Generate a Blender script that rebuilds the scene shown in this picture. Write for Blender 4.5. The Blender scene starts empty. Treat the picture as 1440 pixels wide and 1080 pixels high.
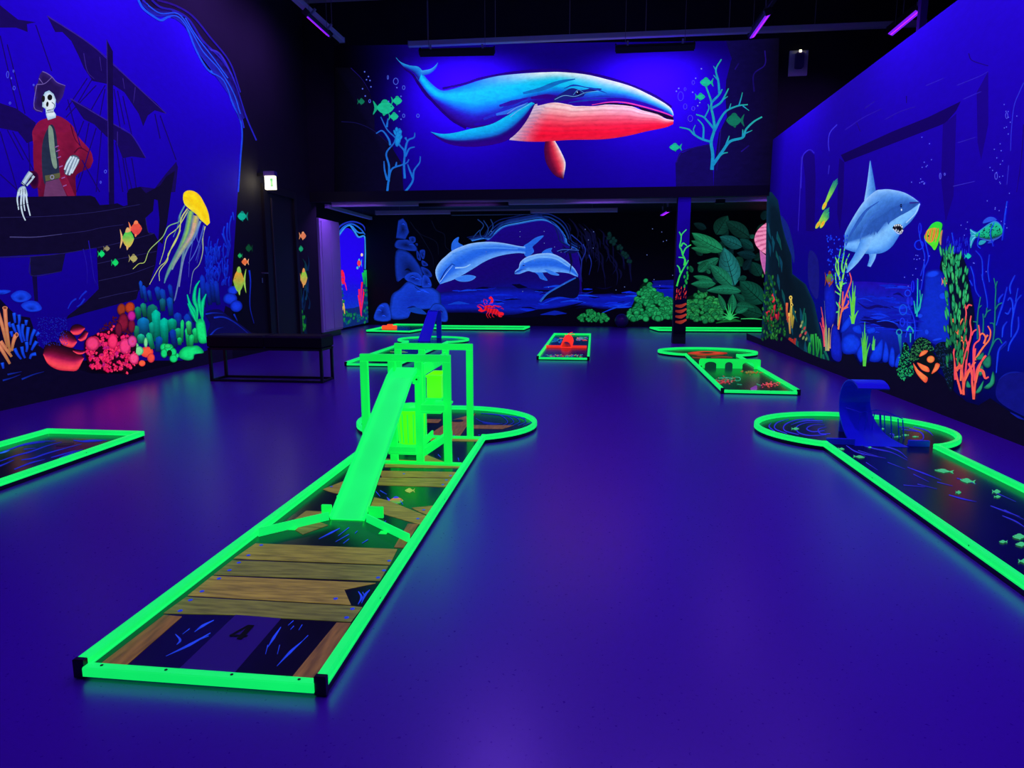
import bpy, math, random
from mathutils import Vector, Matrix
from mathutils.geometry import tessellate_polygon

# ---------------------------------------------------------------- camera
F, H, VX, VY = 930.0, 1.2, 828.0, 392.0
PITCH = math.atan((540 - VY) / F)
YAW = math.atan((VX - 720) * math.cos(PITCH) / F)
scene = bpy.context.scene
col = scene.collection
cam_d = bpy.data.cameras.new('camera')
cam_d.sensor_width = 36.0
cam_d.lens = F / 1440.0 * 36.0
cam_d.clip_start = 0.05
cam = bpy.data.objects.new('camera', cam_d)
cam.location = (0, 0, H)
cam.rotation_euler = (math.pi / 2 - PITCH, 0, YAW)
col.objects.link(cam)
scene.camera = cam

# ---------------------------------------------------------------- world, exposure, lamp colour
world = bpy.data.worlds.new('world'); scene.world = world
world.use_nodes = True
world.node_tree.nodes['Background'].inputs[0].default_value = (0.10, 0.06, 0.35, 1)
world.node_tree.nodes['Background'].inputs[1].default_value = 0.0
scene.view_settings.view_transform = 'Standard'
scene.view_settings.look = 'None'
scene.view_settings.exposure = 0.0
scene.view_settings.gamma = 1.0
scene.view_settings.use_curve_mapping = False
UV = (0.27, 0.09, 1.0)          # colour of the black-light bars
WALLPOW, FLOORPOW = 37.0, 34.0  # watts of the wall washers and of the bars over the floor
GLOW = 0.90                     # how strongly fluorescent paint glows under the bars

# ---------------------------------------------------------------- pixel -> direction -> point on a real surface
fwd = Vector((-math.sin(YAW) * math.cos(PITCH), math.cos(YAW) * math.cos(PITCH), -math.sin(PITCH)))
rgt = Vector((math.cos(YAW), math.sin(YAW), 0)); upv = rgt.cross(fwd)
EYE = Vector((0, 0, H))
def ray(x, y): return fwd * F + rgt * (x - 720) + upv * (540 - y)
def onZ(x, y, z=0.0): d = ray(x, y); return EYE + d * ((z - H) / d.z)
def onX(x, y, v): d = ray(x, y); return EYE + d * (v / d.x)
def onY(x, y, v): d = ray(x, y); return EYE + d * (v / d.y)

XL, XLR, XR, YW, YB = -5.35, -5.78, 3.16, 12.6, 17.0
ZS, ZC, ZRW = 2.82, 6.2, 3.605      # soffit of the low room, ceiling, top of the right partition

# ---------------------------------------------------------------- materials
def lin(c):
    return tuple(((v / 255.0) / 12.92 if v / 255.0 <= 0.04045 else ((v / 255.0 + 0.055) / 1.055) ** 2.4) for v in c)
MATS = {}
def mat(name, base, rough=0.6, emit=None, es=0.0, spec=0.5, noise=0.0, nscale=8.0, metal=0.0, rnoise=0.0, stretch=(1, 1, 1), bump=0.0):
    m = bpy.data.materials.new(name); m.use_nodes = True
    nt = m.node_tree; b = nt.nodes['Principled BSDF']
    b.inputs['Base Color'].default_value = (*base, 1)
    b.inputs['Roughness'].default_value = rough
    b.inputs['Metallic'].default_value = metal
    b.inputs['Specular IOR Level'].default_value = spec
    if emit:
        b.inputs['Emission Color'].default_value = (*emit, 1); b.inputs['Emission Strength'].default_value = es
    if noise or rnoise or bump:
        tc = nt.nodes.new('ShaderNodeTexCoord'); mp = nt.nodes.new('ShaderNodeMapping'); mp.inputs['Scale'].default_value = stretch
        nz = nt.nodes.new('ShaderNodeTexNoise'); nz.inputs['Scale'].default_value = nscale; nz.inputs['Detail'].default_value = 5
        nt.links.new(tc.outputs['Object'], mp.inputs[0]); nt.links.new(mp.outputs[0], nz.inputs['Vector'])
        if noise:
            mr = nt.nodes.new('ShaderNodeMapRange'); mr.inputs[1].default_value = 0.3; mr.inputs[2].default_value = 0.7
            mr.inputs[3].default_value = 1 - noise; mr.inputs[4].default_value = 1 + noise
            nt.links.new(nz.outputs['Fac'], mr.inputs[0])
            vm = nt.nodes.new('ShaderNodeVectorMath'); vm.operation = 'SCALE'; vm.inputs[0].default_value = base
            nt.links.new(mr.outputs[0], vm.inputs['Scale']); nt.links.new(vm.outputs[0], b.inputs['Base Color'])
            if emit:
                ve = nt.nodes.new('ShaderNodeVectorMath'); ve.operation = 'SCALE'; ve.inputs[0].default_value = emit
                nt.links.new(mr.outputs[0], ve.inputs['Scale']); nt.links.new(ve.outputs[0], b.inputs['Emission Color'])
        if rnoise:
            m2 = nt.nodes.new('ShaderNodeMapRange'); m2.inputs[1].default_value = 0.3; m2.inputs[2].default_value = 0.7
            m2.inputs[3].default_value = rough - rnoise; m2.inputs[4].default_value = rough + rnoise
            nt.links.new(nz.outputs['Fac'], m2.inputs[0]); nt.links.new(m2.outputs[0], b.inputs['Roughness'])
        if bump:
            bp = nt.nodes.new('ShaderNodeBump'); bp.inputs['Strength'].default_value = bump; bp.inputs['Distance'].default_value = 0.01
            nt.links.new(nz.outputs['Fac'], bp.inputs['Height']); nt.links.new(bp.outputs[0], b.inputs['Normal'])
    MATS[name] = m
    return m
def paintmat(name, kb, ke, nz_amt=0.18):
    m = bpy.data.materials.new(name); m.use_nodes = True
    nt = m.node_tree; b = nt.nodes['Principled BSDF']; b.inputs['Roughness'].default_value = 0.75
    b.inputs['Specular IOR Level'].default_value = 0.15
    at = nt.nodes.new('ShaderNodeAttribute'); at.attribute_name = 'Col'
    tc = nt.nodes.new('ShaderNodeTexCoord')
    nz = nt.nodes.new('ShaderNodeTexNoise'); nz.inputs['Scale'].default_value = 9.0; nz.inputs['Detail'].default_value = 6; nz.inputs['Roughness'].default_value = 0.7
    mp = nt.nodes.new('ShaderNodeMapping'); mp.inputs['Scale'].default_value = (1, 1, 2.2)
    nt.links.new(tc.outputs['Object'], mp.inputs[0]); nt.links.new(mp.outputs[0], nz.inputs['Vector'])
    mr = nt.nodes.new('ShaderNodeMapRange'); mr.inputs[1].default_value = 0.3; mr.inputs[2].default_value = 0.7
    mr.inputs[3].default_value = 1 - nz_amt; mr.inputs[4].default_value = 1 + nz_amt
    nt.links.new(nz.outputs['Fac'], mr.inputs[0])
    s = nt.nodes.new('ShaderNodeVectorMath'); s.operation = 'SCALE'
    nt.links.new(at.outputs['Color'], s.inputs[0]); nt.links.new(mr.outputs[0], s.inputs['Scale'])
    s2 = nt.nodes.new('ShaderNodeVectorMath'); s2.operation = 'SCALE'; s2.inputs['Scale'].default_value = kb
    nt.links.new(s.outputs[0], s2.inputs[0]); nt.links.new(s2.outputs[0], b.inputs['Base Color'])
    nt.links.new(s.outputs[0], b.inputs['Emission Color']); b.inputs['Emission Strength'].default_value = ke
    try: m.cycles.emission_sampling = 'NONE'
    except Exception: pass
    MATS[name] = m
    return m
paintmat('fluorescent_paint', 0.30, 0.92)
paintmat('water_paint', 1.0, 0.05, 0.05)
paintmat('print_ink', 0.5, 0.75)
mat('floor_paint', (0.100, 0.008, 0.34), 0.30, noise=0.05, nscale=70, rnoise=0.03, spec=1.0, bump=0.03)
mat('black_wall', (0.008, 0.0075, 0.009), 0.8, noise=0.2, nscale=3)
mat('ceiling_grey', (0.62, 0.60, 0.60), 0.85, noise=0.08, nscale=2)
mat('black_metal', (0.008, 0.008, 0.008), 0.45)
mat('black_plastic', (0.006, 0.006, 0.007), 0.35)
mat('black_leather', (0.006, 0.005, 0.006), 0.5, spec=0.25, noise=0.15, nscale=20)
mat('white_enamel', (0.75, 0.73, 0.75), 0.4)
mat('white_panel', (0.60, 0.48, 0.66), 0.45, noise=0.04, nscale=3)
GC = lin((12, 243, 104))
mat('fluorescent_green', (0.03, 0.75, 0.06), 0.4, emit=GC, es=GLOW, noise=0.05, nscale=6)
mat('fluorescent_green_board', (0.03, 0.75, 0.05), 0.45, emit=lin((8, 228, 78)), es=GLOW, noise=0.06, nscale=5)
mat('fluorescent_lime', (0.3, 0.8, 0.05), 0.25, emit=lin((75, 240, 10)), es=GLOW, noise=0.15, nscale=9)
mat('fluorescent_red', (0.8, 0.05, 0.03), 0.4, emit=lin((238, 45, 30)), es=GLOW)
mat('fluorescent_orange', (0.8, 0.2, 0.03), 0.4, emit=lin((255, 80, 30)), es=GLOW)
mat('blue_acrylic', (0.02, 0.035, 0.75), 0.3, emit=lin((10, 30, 190)), es=0.09)
mat('dark_board', (0.010, 0.011, 0.020), 0.22, noise=0.3, nscale=5)
mat('tee_violet', (0.06, 0.03, 0.20), 0.5)
mat('post_violet', (0.30, 0.05, 0.75), 0.5)
mat('violet_tube', (0.2, 0.02, 0.6), 0.3, emit=(0.20, 0.012, 1.0), es=1.1)
mat('pink_led', (0.8, 0.05, 0.6), 0.3, emit=(1.0, 0.03, 0.75), es=1.2)
mat('sign_glow', (0.8, 0.8, 0.7), 0.4, emit=(1.0, 0.95, 0.62), es=2.6)
mat('sign_green', (0.02, 0.25, 0.08), 0.4, emit=(0.10, 0.38, 0.10), es=0.6)
mat('sign_case', (0.4, 0.38, 0.5), 0.5)
mat('door_paint', (0.016, 0.012, 0.009), 0.55)
mat('door_strip', (0.07, 0.055, 0.045), 0.5)
mat('steel', (0.35, 0.33, 0.36), 0.35, metal=0.8)
mat('screw_blue', (0.05, 0.08, 0.6), 0.3, emit=lin((40, 70, 210)), es=0.4)
mat('purple_ball', (0.06, 0.012, 0.16), 0.4)
for k, c in (('wood_olive', (118, 110, 44)), ('wood_tan', (124, 106, 46)), ('wood_brown', (108, 74, 36)), ('wood_green', (96, 96, 42))):
    mat(k, (lin(c)[0] * .6, lin(c)[1] * .6, lin(c)[2] * .25), 0.5, emit=lin(c), es=0.80, noise=0.42, nscale=7, stretch=(1.2, 9, 1) if k != 'wood_brown' else (9, 1.2, 1))

# ---------------------------------------------------------------- mesh helpers
class MB:
    def __init__(s): s.v = []; s.f = []
    def quadgrid(s, rows):
        b = len(s.v); n = len(rows[0])
        for r in rows: s.v += [tuple(p) for p in r]
        for i in range(len(rows) - 1):
            for j in range(n - 1):
                a = b + i * n + j; s.f.append((a, a + 1, a + n + 1, a + n))
    def box(s, x0, x1, y0, y1, z0, z1, bev=0.0):
        if bev <= 0:
            b = len(s.v)
            s.v += [(x0, y0, z0), (x1, y0, z0), (x1, y1, z0), (x0, y1, z0), (x0, y0, z1), (x1, y0, z1), (x1, y1, z1), (x0, y1, z1)]
            s.f += [tuple(b + i for i in q) for q in ((0, 3, 2, 1), (4, 5, 6, 7), (0, 1, 5, 4), (1, 2, 6, 5), (2, 3, 7, 6), (3, 0, 4, 7))]
        else:
            def rect(i, z):
                return [(x0 + i + bev * 0, y0 + i, z), (x1 - i, y0 + i, z), (x1 - i, y1 - i, z), (x0 + i, y1 - i, z)]
            b = len(s.v)
            for i, z in ((bev, z0), (0, z0 + bev), (0, z1 - bev), (bev, z1)): s.v += rect(i, z)
            s.f.append((b + 3, b + 2, b + 1, b)); s.f.append((b + 12, b + 13, b + 14, b + 15))
            for k in range(3):
                for j in range(4):
                    a = b + 4 * k; s.f.append((a + j, a + (j + 1) % 4, a + 4 + (j + 1) % 4, a + 4 + j))
        return s
    def bar(s, p, q, w, h, up=(0, 0, 1)):
        p, q = Vector(p), Vector(q); d = (q - p).normalized(); u = Vector(up)
        a = d.cross(u)
        if a.length < 1e-4: a = d.cross(Vector((1, 0, 0)))
        a.normalize(); c = a.cross(d).normalized()
        b = len(s.v)
        for e in (p, q):
            for i, j in ((-1, -1), (1, -1), (1, 1), (-1, 1)): s.v.append(tuple(e + a * (w / 2 * i) + c * (h / 2 * j)))
        s.f += [tuple(b + i for i in t) for t in ((3, 2, 1, 0), (4, 5, 6, 7), (0, 1, 5, 4), (1, 2, 6, 5), (2, 3, 7, 6), (3, 0, 4, 7))]
        return s
    def tube(s, pts, r, n=8):
        pts = [Vector(p) for p in pts]; b = len(s.v); up = Vector((0, 0, 1))
        for i, p in enumerate(pts):
            d = (pts[min(i + 1, len(pts) - 1)] - pts[max(i - 1, 0)]).normalized()
            a = d.cross(up)
            if a.length < 1e-3: a = d.cross(Vector((1, 0, 0)))
            a.normalize(); c = d.cross(a)
            for k in range(n):
                t = 2 * math.pi * k / n; s.v.append(tuple(p + a * (r * math.cos(t)) + c * (r * math.sin(t))))
        for i in range(len(pts) - 1):
            for k in range(n):
                a0 = b + i * n + k; a1 = b + i * n + (k + 1) % n; s.f.append((a0, a1, a1 + n, a0 + n))
        s.f.append(tuple(b + k for k in range(n - 1, -1, -1))); e = b + (len(pts) - 1) * n; s.f.append(tuple(e + k for k in range(n)))
        return s
    def lathe(s, prof, c=(0, 0, 0), n=20):
        b = len(s.v)
        for r, z in prof:
            for k in range(n):
                t = 2 * math.pi * k / n; s.v.append((c[0] + r * math.cos(t), c[1] + r * math.sin(t), c[2] + z))
        for i in range(len(prof) - 1):
            for k in range(n):
                a = b + i * n + k; d = b + i * n + (k + 1) % n; s.f.append((a, d, d + n, a + n))
        s.f.append(tuple(b + k for k in range(n - 1, -1, -1))); e = b + (len(prof) - 1) * n; s.f.append(tuple(e + k for k in range(n)))
        return s
    def prism(s, pts, z0, z1):
        """flat polygon (list of (x,y)) given thickness"""
        b = len(s.v); n = len(pts)
        s.v += [(p[0], p[1], z0) for p in pts] + [(p[0], p[1], z1) for p in pts]
        for t in tessellate_polygon([[Vector((p[0], p[1], 0)) for p in pts]]):
            s.f.append((b + t[2], b + t[1], b + t[0])); s.f.append((b + n + t[0], b + n + t[1], b + n + t[2]))
        for i in range(n):
            j = (i + 1) % n; s.f.append((b + i, b + j, b + n + j, b + n + i))
        return s
    def build(s, name, m, parent=None, smooth=False):
        me = bpy.data.meshes.new(name); me.from_pydata(s.v, [], s.f)
        me.materials.append(MATS[m]); me.validate(); me.update()
        import bmesh
        bm = bmesh.new(); bm.from_mesh(me); bmesh.ops.recalc_face_normals(bm, faces=bm.faces); bm.to_mesh(me); bm.free()
        if smooth:
            for p in me.polygons: p.use_smooth = True
        o = bpy.data.objects.new(name, me); col.objects.link(o)
        if parent: o.parent = parent
        return o
def sweep(path, prof, name, m, parent, side=1, closed=False):
    """extrude a rail profile [(u outward, z)] along a 2D path with mitred corners"""
    P = [Vector((p[0], p[1])) for p in path]; n = len(P); rows = []
    for i in range(n):
        a = P[i - 1] if (i > 0 or closed) else None; c = P[(i + 1) % n] if (i < n - 1 or closed) else None
        ns = []
        if a is not None: d = (P[i] - a).normalized(); ns.append(Vector((d.y, -d.x)))
        if c is not None: d = (c - P[i]).normalized(); ns.append(Vector((d.y, -d.x)))
        if len(ns) == 2:
            m_ = (ns[0] + ns[1]).normalized(); k = 1 / max(0.35, m_.dot(ns[0])); nn = m_ * k
        else: nn = ns[0]
        rows.append([(P[i].x + nn.x * u * side, P[i].y + nn.y * u * side, z) for u, z in prof])
    mb = MB(); b = 0; q = len(prof)
    for r in rows: mb.v += r
    R = n if closed else n - 1
    for i in range(R):
        i2 = (i + 1) % n
        for j in range(q):
            j2 = (j + 1) % q; mb.f.append((i * q + j, i * q + j2, i2 * q + j2, i2 * q + j))
    if not closed:
        mb.f.append(tuple(range(q))); mb.f.append(tuple((n - 1) * q + k for k in range(q - 1, -1, -1)))
    return mb.build(name, m, parent)
def tag(o, label=None, cat=None, group=None, kind=None):
    if label: o['label'] = label
    if cat: o['category'] = cat
    if group: o['group'] = group
    if kind: o['kind'] = kind
    return o
def thing(name, label, cat, loc=(0, 0, 0), rz=0.0, group=None):
    o = bpy.data.objects.new(name, None); o.empty_display_size = 0.1; col.objects.link(o)
    o.location = loc; o.rotation_euler = (0, 0, rz)
    return tag(o, label, cat, group)

# ---------------------------------------------------------------- painting flat shapes on real surfaces
def catmull(pts, n=6, closed=False):
    P = [Vector((p[0], p[1])) for p in pts]; out = []; m = len(P)
    if m < 3: return [tuple(p) for p in P]
    R = range(m) if closed else range(m - 1)
    for i in R:
        p1, p2 = P[i], P[(i + 1) % m]
        p0 = P[(i - 1) % m] if (closed or i > 0) else p1 + (p1 - p2)
        p3 = P[(i + 2) % m] if (closed or i < m - 2) else p2 + (p2 - p1)
        for k in range(n):
            t = k / n; t2 = t * t; t3 = t2 * t
            v = 0.5 * ((2 * p1) + (p2 - p0) * t + (2 * p0 - 5 * p1 + 4 * p2 - p3) * t2 + (3 * p1 - p0 - 3 * p2 + p3) * t3)
            out.append((v.x, v.y))
    if not closed: out.append(tuple(P[-1]))
    return out
def resample(pts, n):
    d = [0]
    for a, b in zip(pts, pts[1:]): d.append(d[-1] + math.hypot(b[0] - a[0], b[1] - a[1]))
    out = []; k = 0
    for i in range(n):
        t = d[-1] * i / (n - 1)
        while k < len(d) - 2 and d[k + 1] < t: k += 1
        w = (t - d[k]) / max(1e-9, d[k + 1] - d[k])
        out.append((pts[k][0] + (pts[k + 1][0] - pts[k][0]) * w, pts[k][1] + (pts[k + 1][1] - pts[k][1]) * w))
    return out
def mix(a, b, t): t = max(0, min(1, t)); return tuple(a[i] + (b[i] - a[i]) * t for i in range(3))
def ramp(t, stops):
    for (t0, c0), (t1, c1) in zip(stops, stops[1:]):
        if t <= t1: return mix(c0, c1, (t - t0) / max(1e-6, t1 - t0))
    return stops[-1][1]
def inpoly(x, y, P):
    r = False; j = len(P) - 1
    for i in range(len(P)):
        if (P[i][1] > y) != (P[j][1] > y) and x < (P[j][0] - P[i][0]) * (y - P[i][1]) / (P[j][1] - P[i][1]) + P[i][0]: r = not r
        j = i
    return r
LAYER = {}
class Paint:
    """a painted figure: shapes traced as directions, laid on the surface they are painted on"""
    def __init__(s, surf, name, parent, zoom=(0, 0, 1), label=None, m='fluorescent_paint', inv=None, off=None):
        s.surf = surf; s.z = zoom; s.v = []; s.c = []; s.f = []; s.inv = inv
        s.me = bpy.data.meshes.new(name); s.me.materials.append(MATS[m])
        s.o = bpy.data.objects.new(name, s.me); col.objects.link(s.o); s.o.parent = parent
        if label: s.o['label'] = label
        k = surf.__name__; LAYER[k] = LAYER.get(k, 0) + 1; s.off = 0.0010 + 0.00022 * LAYER[k] if off is None else off
    def at(s, zoom): s.z = zoom; return s
    def _add(s, pts, cols):
        b = len(s.v); x0, y0, k = s.z
        for p in pts:
            w = s.surf(x0 + p[0] / k, y0 + p[1] / k, s.off)
            if s.inv is not None: w = s.inv @ w
            s.v.append(tuple(w))
        s.c += [lin(c) for c in cols]; s.off += 0.00003
        return b
    def poly(s, pts, c, smooth=True, cf=None, n=5):
        if smooth: pts = catmull(pts, n, True)
        b = s._add(pts, [cf(*p) if cf else c for p in pts])
        for t in tessellate_polygon([[Vector((p[0], p[1], 0)) for p in pts]]): s.f.append(tuple(b + i for i in t))
        return s
    def puff(s, pts, edge, mid, centre=None, smooth=True, shift=(0, 0), k=0.6):
        if smooth: pts = catmull(pts, 4, True)
        cx = sum(p[0] for p in pts) / len(pts) + shift[0]; cy = sum(p[1] for p in pts) / len(pts) + shift[1]
        n = len(pts); r2 = [(cx + (p[0] - cx) * k, cy + (p[1] - cy) * k) for p in pts]
        b = s._add(pts + r2 + [(cx, cy)], [edge] * n + [mid] * n + [centre or mid])
        for i in range(n):
            j = (i + 1) % n; s.f += [(b + i, b + j, b + n + j, b + n + i), (b + n + i, b + n + j, b + 2 * n)]
        return s
    def blob(s, cx, cy, rx, ry, rot, edge, mid, centre=None, n=14, shift=(0, 0)):
        ca, sa = math.cos(rot), math.sin(rot)
        pts = [(cx + ca * rx * math.cos(t) - sa * ry * math.sin(t), cy + sa * rx * math.cos(t) + ca * ry * math.sin(t)) for t in (2 * math.pi * i / n for i in range(n))]
        return s.puff(pts, edge, mid, centre, False, shift)
    def ring(s, cx, cy, rx, ry, w, c, n=18):
        pts = []
        for r in (0, 1):
            pts += [(cx + (rx - r * w) * math.cos(2 * math.pi * i / n), cy + (ry - r * w) * math.sin(2 * math.pi * i / n)) for i in range(n)]
        b = s._add(pts, [c] * (2 * n))
        for i in range(n): j = (i + 1) % n; s.f.append((b + i, b + j, b + n + j, b + n + i))
        return s
    def loft(s, A, B, cf, nu=24, nv=8):
        A = resample(catmull(A, 6), nu); B = resample(catmull(B, 6), nu); pts = []; cs = []
        for i in range(nu):
            for j in range(nv):
                u, v = i / (nu - 1), j / (nv - 1)
                pts.append((A[i][0] + (B[i][0] - A[i][0]) * v, A[i][1] + (B[i][1] - A[i][1]) * v)); cs.append(cf(u, v))
        b = s._add(pts, cs)
        for i in range(nu - 1):
            for j in range(nv - 1): a = b + i * nv + j; s.f.append((a, a + 1, a + nv + 1, a + nv))
        return s
    def stroke(s, pts, w0, w1, c0, c1=None, rim=None, n=5, mid=None):
        c1 = c1 or c0; P = catmull(pts, n); m = len(P); out = []; cs = []
        for i, p in enumerate(P):
            a = P[max(0, i - 1)]; b_ = P[min(m - 1, i + 1)]; dx, dy = b_[0] - a[0], b_[1] - a[1]; L = math.hypot(dx, dy) or 1
            t = i / (m - 1); w = (w0 + (w1 - w0) * t) / 2
            if mid: w = (w0 + (mid - w0) * 2 * t if t < .5 else mid + (w1 - mid) * (2 * t - 1)) / 2
            nx, ny = -dy / L * w, dx / L * w; c = mix(c0, c1, t)
            out += [(p[0] - nx, p[1] - ny), p, (p[0] + nx, p[1] + ny)]; cs += [rim or c, c, rim or c]
        b = s._add(out, cs)
        for i in range(m - 1):
            a = b + 3 * i; s.f += [(a, a + 1, a + 4, a + 3), (a + 1, a + 2, a + 5, a + 4)]
        return s
    def finger(s, x0, y0, x1, y1, w, c, d=None, fade=.35):
        """upright sponge finger: round bright top (x0, y0), darker foot (x1, y1)"""
        d = d or tuple(v * fade for v in c); dx, dy = x1 - x0, y1 - y0; L = math.hypot(dx, dy) or 1; ux, uy = dx / L, dy / L; nx, ny = -uy, ux
        A, B = [], []
        for i in range(11):
            t = i / 10; r = w / 2; a = t * L
            ww = math.sqrt(max(0, r * r - (r - a) ** 2)) if a < r else r * (1 - .25 * (a - r) / max(1, L - r))
            A.append((x0 + ux * a + nx * ww, y0 + uy * a + ny * ww)); B.append((x0 + ux * a - nx * ww, y0 + uy * a - ny * ww))
        return s.loft(A, B, lambda u, v: mix(mix(c, d, max(0, u - .25) * 1.25), d, .55 * abs(v - .45) * 2 * (.4 + .6 * u)), 12, 5)
    def leaf(s, p, q, w, c0, c1, rib=None, bend=0.0):
        dx, dy = q[0] - p[0], q[1] - p[1]; L = math.hypot(dx, dy); nx, ny = -dy / L, dx / L; A, B, M = [], [], []
        for i in range(9):
            t = i / 8; ww = w / 2 * math.sin(math.pi * t ** 0.85) ** 0.8 if 0 < t < 1 else 0
            bx = p[0] + dx * t + nx * bend * math.sin(math.pi * t); by = p[1] + dy * t + ny * bend * math.sin(math.pi * t)
            A.append((bx + nx * ww, by + ny * ww)); B.append((bx - nx * ww, by - ny * ww)); M.append((bx, by))
        s.loft(A, B, lambda u, v: mix(c1, c0, abs(v - .35) * 1.5 * (0.6 + 0.4 * u)), 16, 7)
        if rib:
            s.stroke(M[:8], w * .05, w * .02, rib)
            for i in (2, 3, 4, 5):
                for AA in (A, B):
                    s.stroke([M[i], ((M[i][0] + AA[i + 1][0]) / 2, (M[i][1] + AA[i + 1][1]) / 2), AA[min(8, i + 2)]], w * .025, w * .01, rib)
        return s
    def fish(s, cx, cy, L, hgt, d, body, tail, belly=None, rot=0.0):
        """d = 1 faces right, -1 faces left"""
        ca, sa = math.cos(rot), math.sin(rot); belly = belly or body
        def T(pts): return [(cx + (x * d * L) * ca - y * hgt * sa, cy + (x * d * L) * sa + y * hgt * ca) for x, y in pts]
        s.poly(T([(-.28, -.08), (-.5, -.55), (-.43, 0), (-.5, .55), (-.28, .08)]), tail, True, n=3)
        s.loft(T([(-.33, -.06), (-.15, -.35), (.1, -.5), (.35, -.3), (.5, 0)]), T([(-.33, .06), (-.15, .35), (.1, .5), (.35, .3), (.5, 0)]), lambda u, v: mix(body, belly, v), 12, 5)
        s.poly(T([(-.12, -.36), (-.02, -.62), (.15, -.6), (.2, -.4)]), tail, True, n=3)
        s.poly(T([(-.05, .4), (.0, .64), (.12, .46)]), tail, True, n=3)
        s.blob(*T([(.36, -.1)])[0], L * .025, L * .025, 0, (10, 10, 20), (10, 10, 20), n=8)
        return s
    def done(s):
        s.me.from_pydata(s.v, [], s.f); a = s.me.color_attributes.new('Col', 'FLOAT_COLOR', 'POINT')
        flat = []
        for c in s.c: flat += [c[0], c[1], c[2], 1.0]
        a.data.foreach_set('color', flat); s.me.update()
        return s.o
def s_left(x, y, o): p = onX(x, y, XL); p.x += o; return p
def s_alcove(x, y, o): p = onX(x, y, XLR); p.x += o; return p
def s_right(x, y, o): p = onX(x, y, XR); p.x -= o; return p
def s_whale(x, y, o): p = onY(x, y, YW); p.y -= o; return p
def s_back(x, y, o): p = onY(x, y, YB); p.y -= o; return p
PILY = 12.6
def s_pillar(x, y, o): p = onY(x, y, PILY); p.y -= o; return p
def Z(x0, y0, k, pts): return [(x0 + p[0] / k, y0 + p[1] / k) for p in pts]

# ================================================================ THE SETTING
fl_ = tag(MB().box(-5.9, 8.0, -3.0, 17.15, -0.12, 0).build('floor', 'floor_paint'), 'violet blue painted concrete floor of the hall', kind='structure')
tag(MB().box(-5.9, 8.0, -3.0, 12.75, ZC, ZC + .15).build('ceiling', 'ceiling_grey'), 'grey high ceiling of the hall', kind='structure')
tag(MB().box(-5.9, 8.0, 12.75, 17.15, ZS, ZS + .15).build('ceiling_lower', 'black_wall'), 'low black ceiling of the rear room', kind='structure')
wl = MB(); wl.box(XL - .4, XL, -3.0, 12.85, 0, ZC)
wall_left = tag(wl.build('wall_left', 'black_wall'), 'left wall painted with a sunken ship and reef', kind='structure')
wall_alcove = tag(MB().box(XLR - .12, XLR, 12.85, 17.15, 0, ZS).build('wall_alcove', 'black_wall'), 'left wall of the rear room with a reef window painting', kind='structure')
wall_back = tag(MB().box(XLR, 8.0, YB, YB + .15, 0, ZS).build('wall_back', 'black_wall'), 'rear wall painted with dolphins and jungle', kind='structure')
wall_upper = tag(MB().box(XL, 8.0, YW, YW + .15, ZS - .06, ZC).build('wall_upper', 'black_wall'), 'upper wall above the rear room painted with a whale', kind='structure')
wall_right = tag(MB().box(XR, XR + .14, -3.0, 12.55, 0, ZRW).build('wall_right', 'black_wall'), 'right partition wall painted with a shark', kind='structure')
tag(MB().box(8.0, 8.15, -3.0, 17.15, 0, ZC).build('wall_outer', 'black_wall'), 'black outer wall beyond the partition', kind='structure')
tag(MB().box(-5.9, 8.0, -3.15, -3.0, 0, ZC).build('wall_front', 'black_wall'), 'black wall behind the viewer', kind='structure')
pil = MB().box(1.58, 1.81, PILY, PILY + .2, 0.0, ZS - .165)
pillar = tag(pil.build('pillar', 'black_wall'), 'square pillar under the upper wall painted with seaweed', kind='structure')
tag(MB().box(XL, 8.0, YW - .03, YW + .02, ZS - .165, ZS + .02).build('trim_1', 'black_metal'), 'black edge trim under the whale wall', kind='structure')

# ---- door in the left wall
dy0, dy1, dz = 10.62, 11.86, 2.74
d1 = tag(MB().box(XL + .002, XL + .012, dy0 + .14, dy1 - .1, 0.01, dz - .12).build('door_1', 'door_paint'), 'dark brown door under the exit sign', kind='structure')
fr = MB(); fr.box(XL + .002, XL + .05, dy0, dy0 + .14, 0, dz); fr.box(XL + .002, XL + .05, dy1 - .1, dy1, 0, dz); fr.box(XL + .002, XL + .05, dy0 + .14, dy1 - .1, dz - .12, dz)
fr.build('door_frame', 'door_paint', d1)
MB().box(XL + .012, XL + .03, dy0 + .30, dy0 + .325, .05, dz - .2).build('door_edge_strip', 'door_strip', d1)
h_ = onX(371, 384, XL + .05)
MB().tube([(XL + .012, h_.y, h_.z), (XL + .06, h_.y, h_.z), (XL + .06, h_.y + .12, h_.z)], .011).build('door_handle', 'steel', d1)
MB().box(XL + .012, XL + .02, h_.y - .015, h_.y + .015, h_.z - .16, h_.z - .08).build('lock_plate', 'steel', d1)

# ================================================================ MURAL ON THE LEFT WALL
za, zb, zc, zd, ze = (0, 0, 4), (0, 240, 6), (0, 380, 6), (180, 240, 6), (180, 380, 6)
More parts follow.
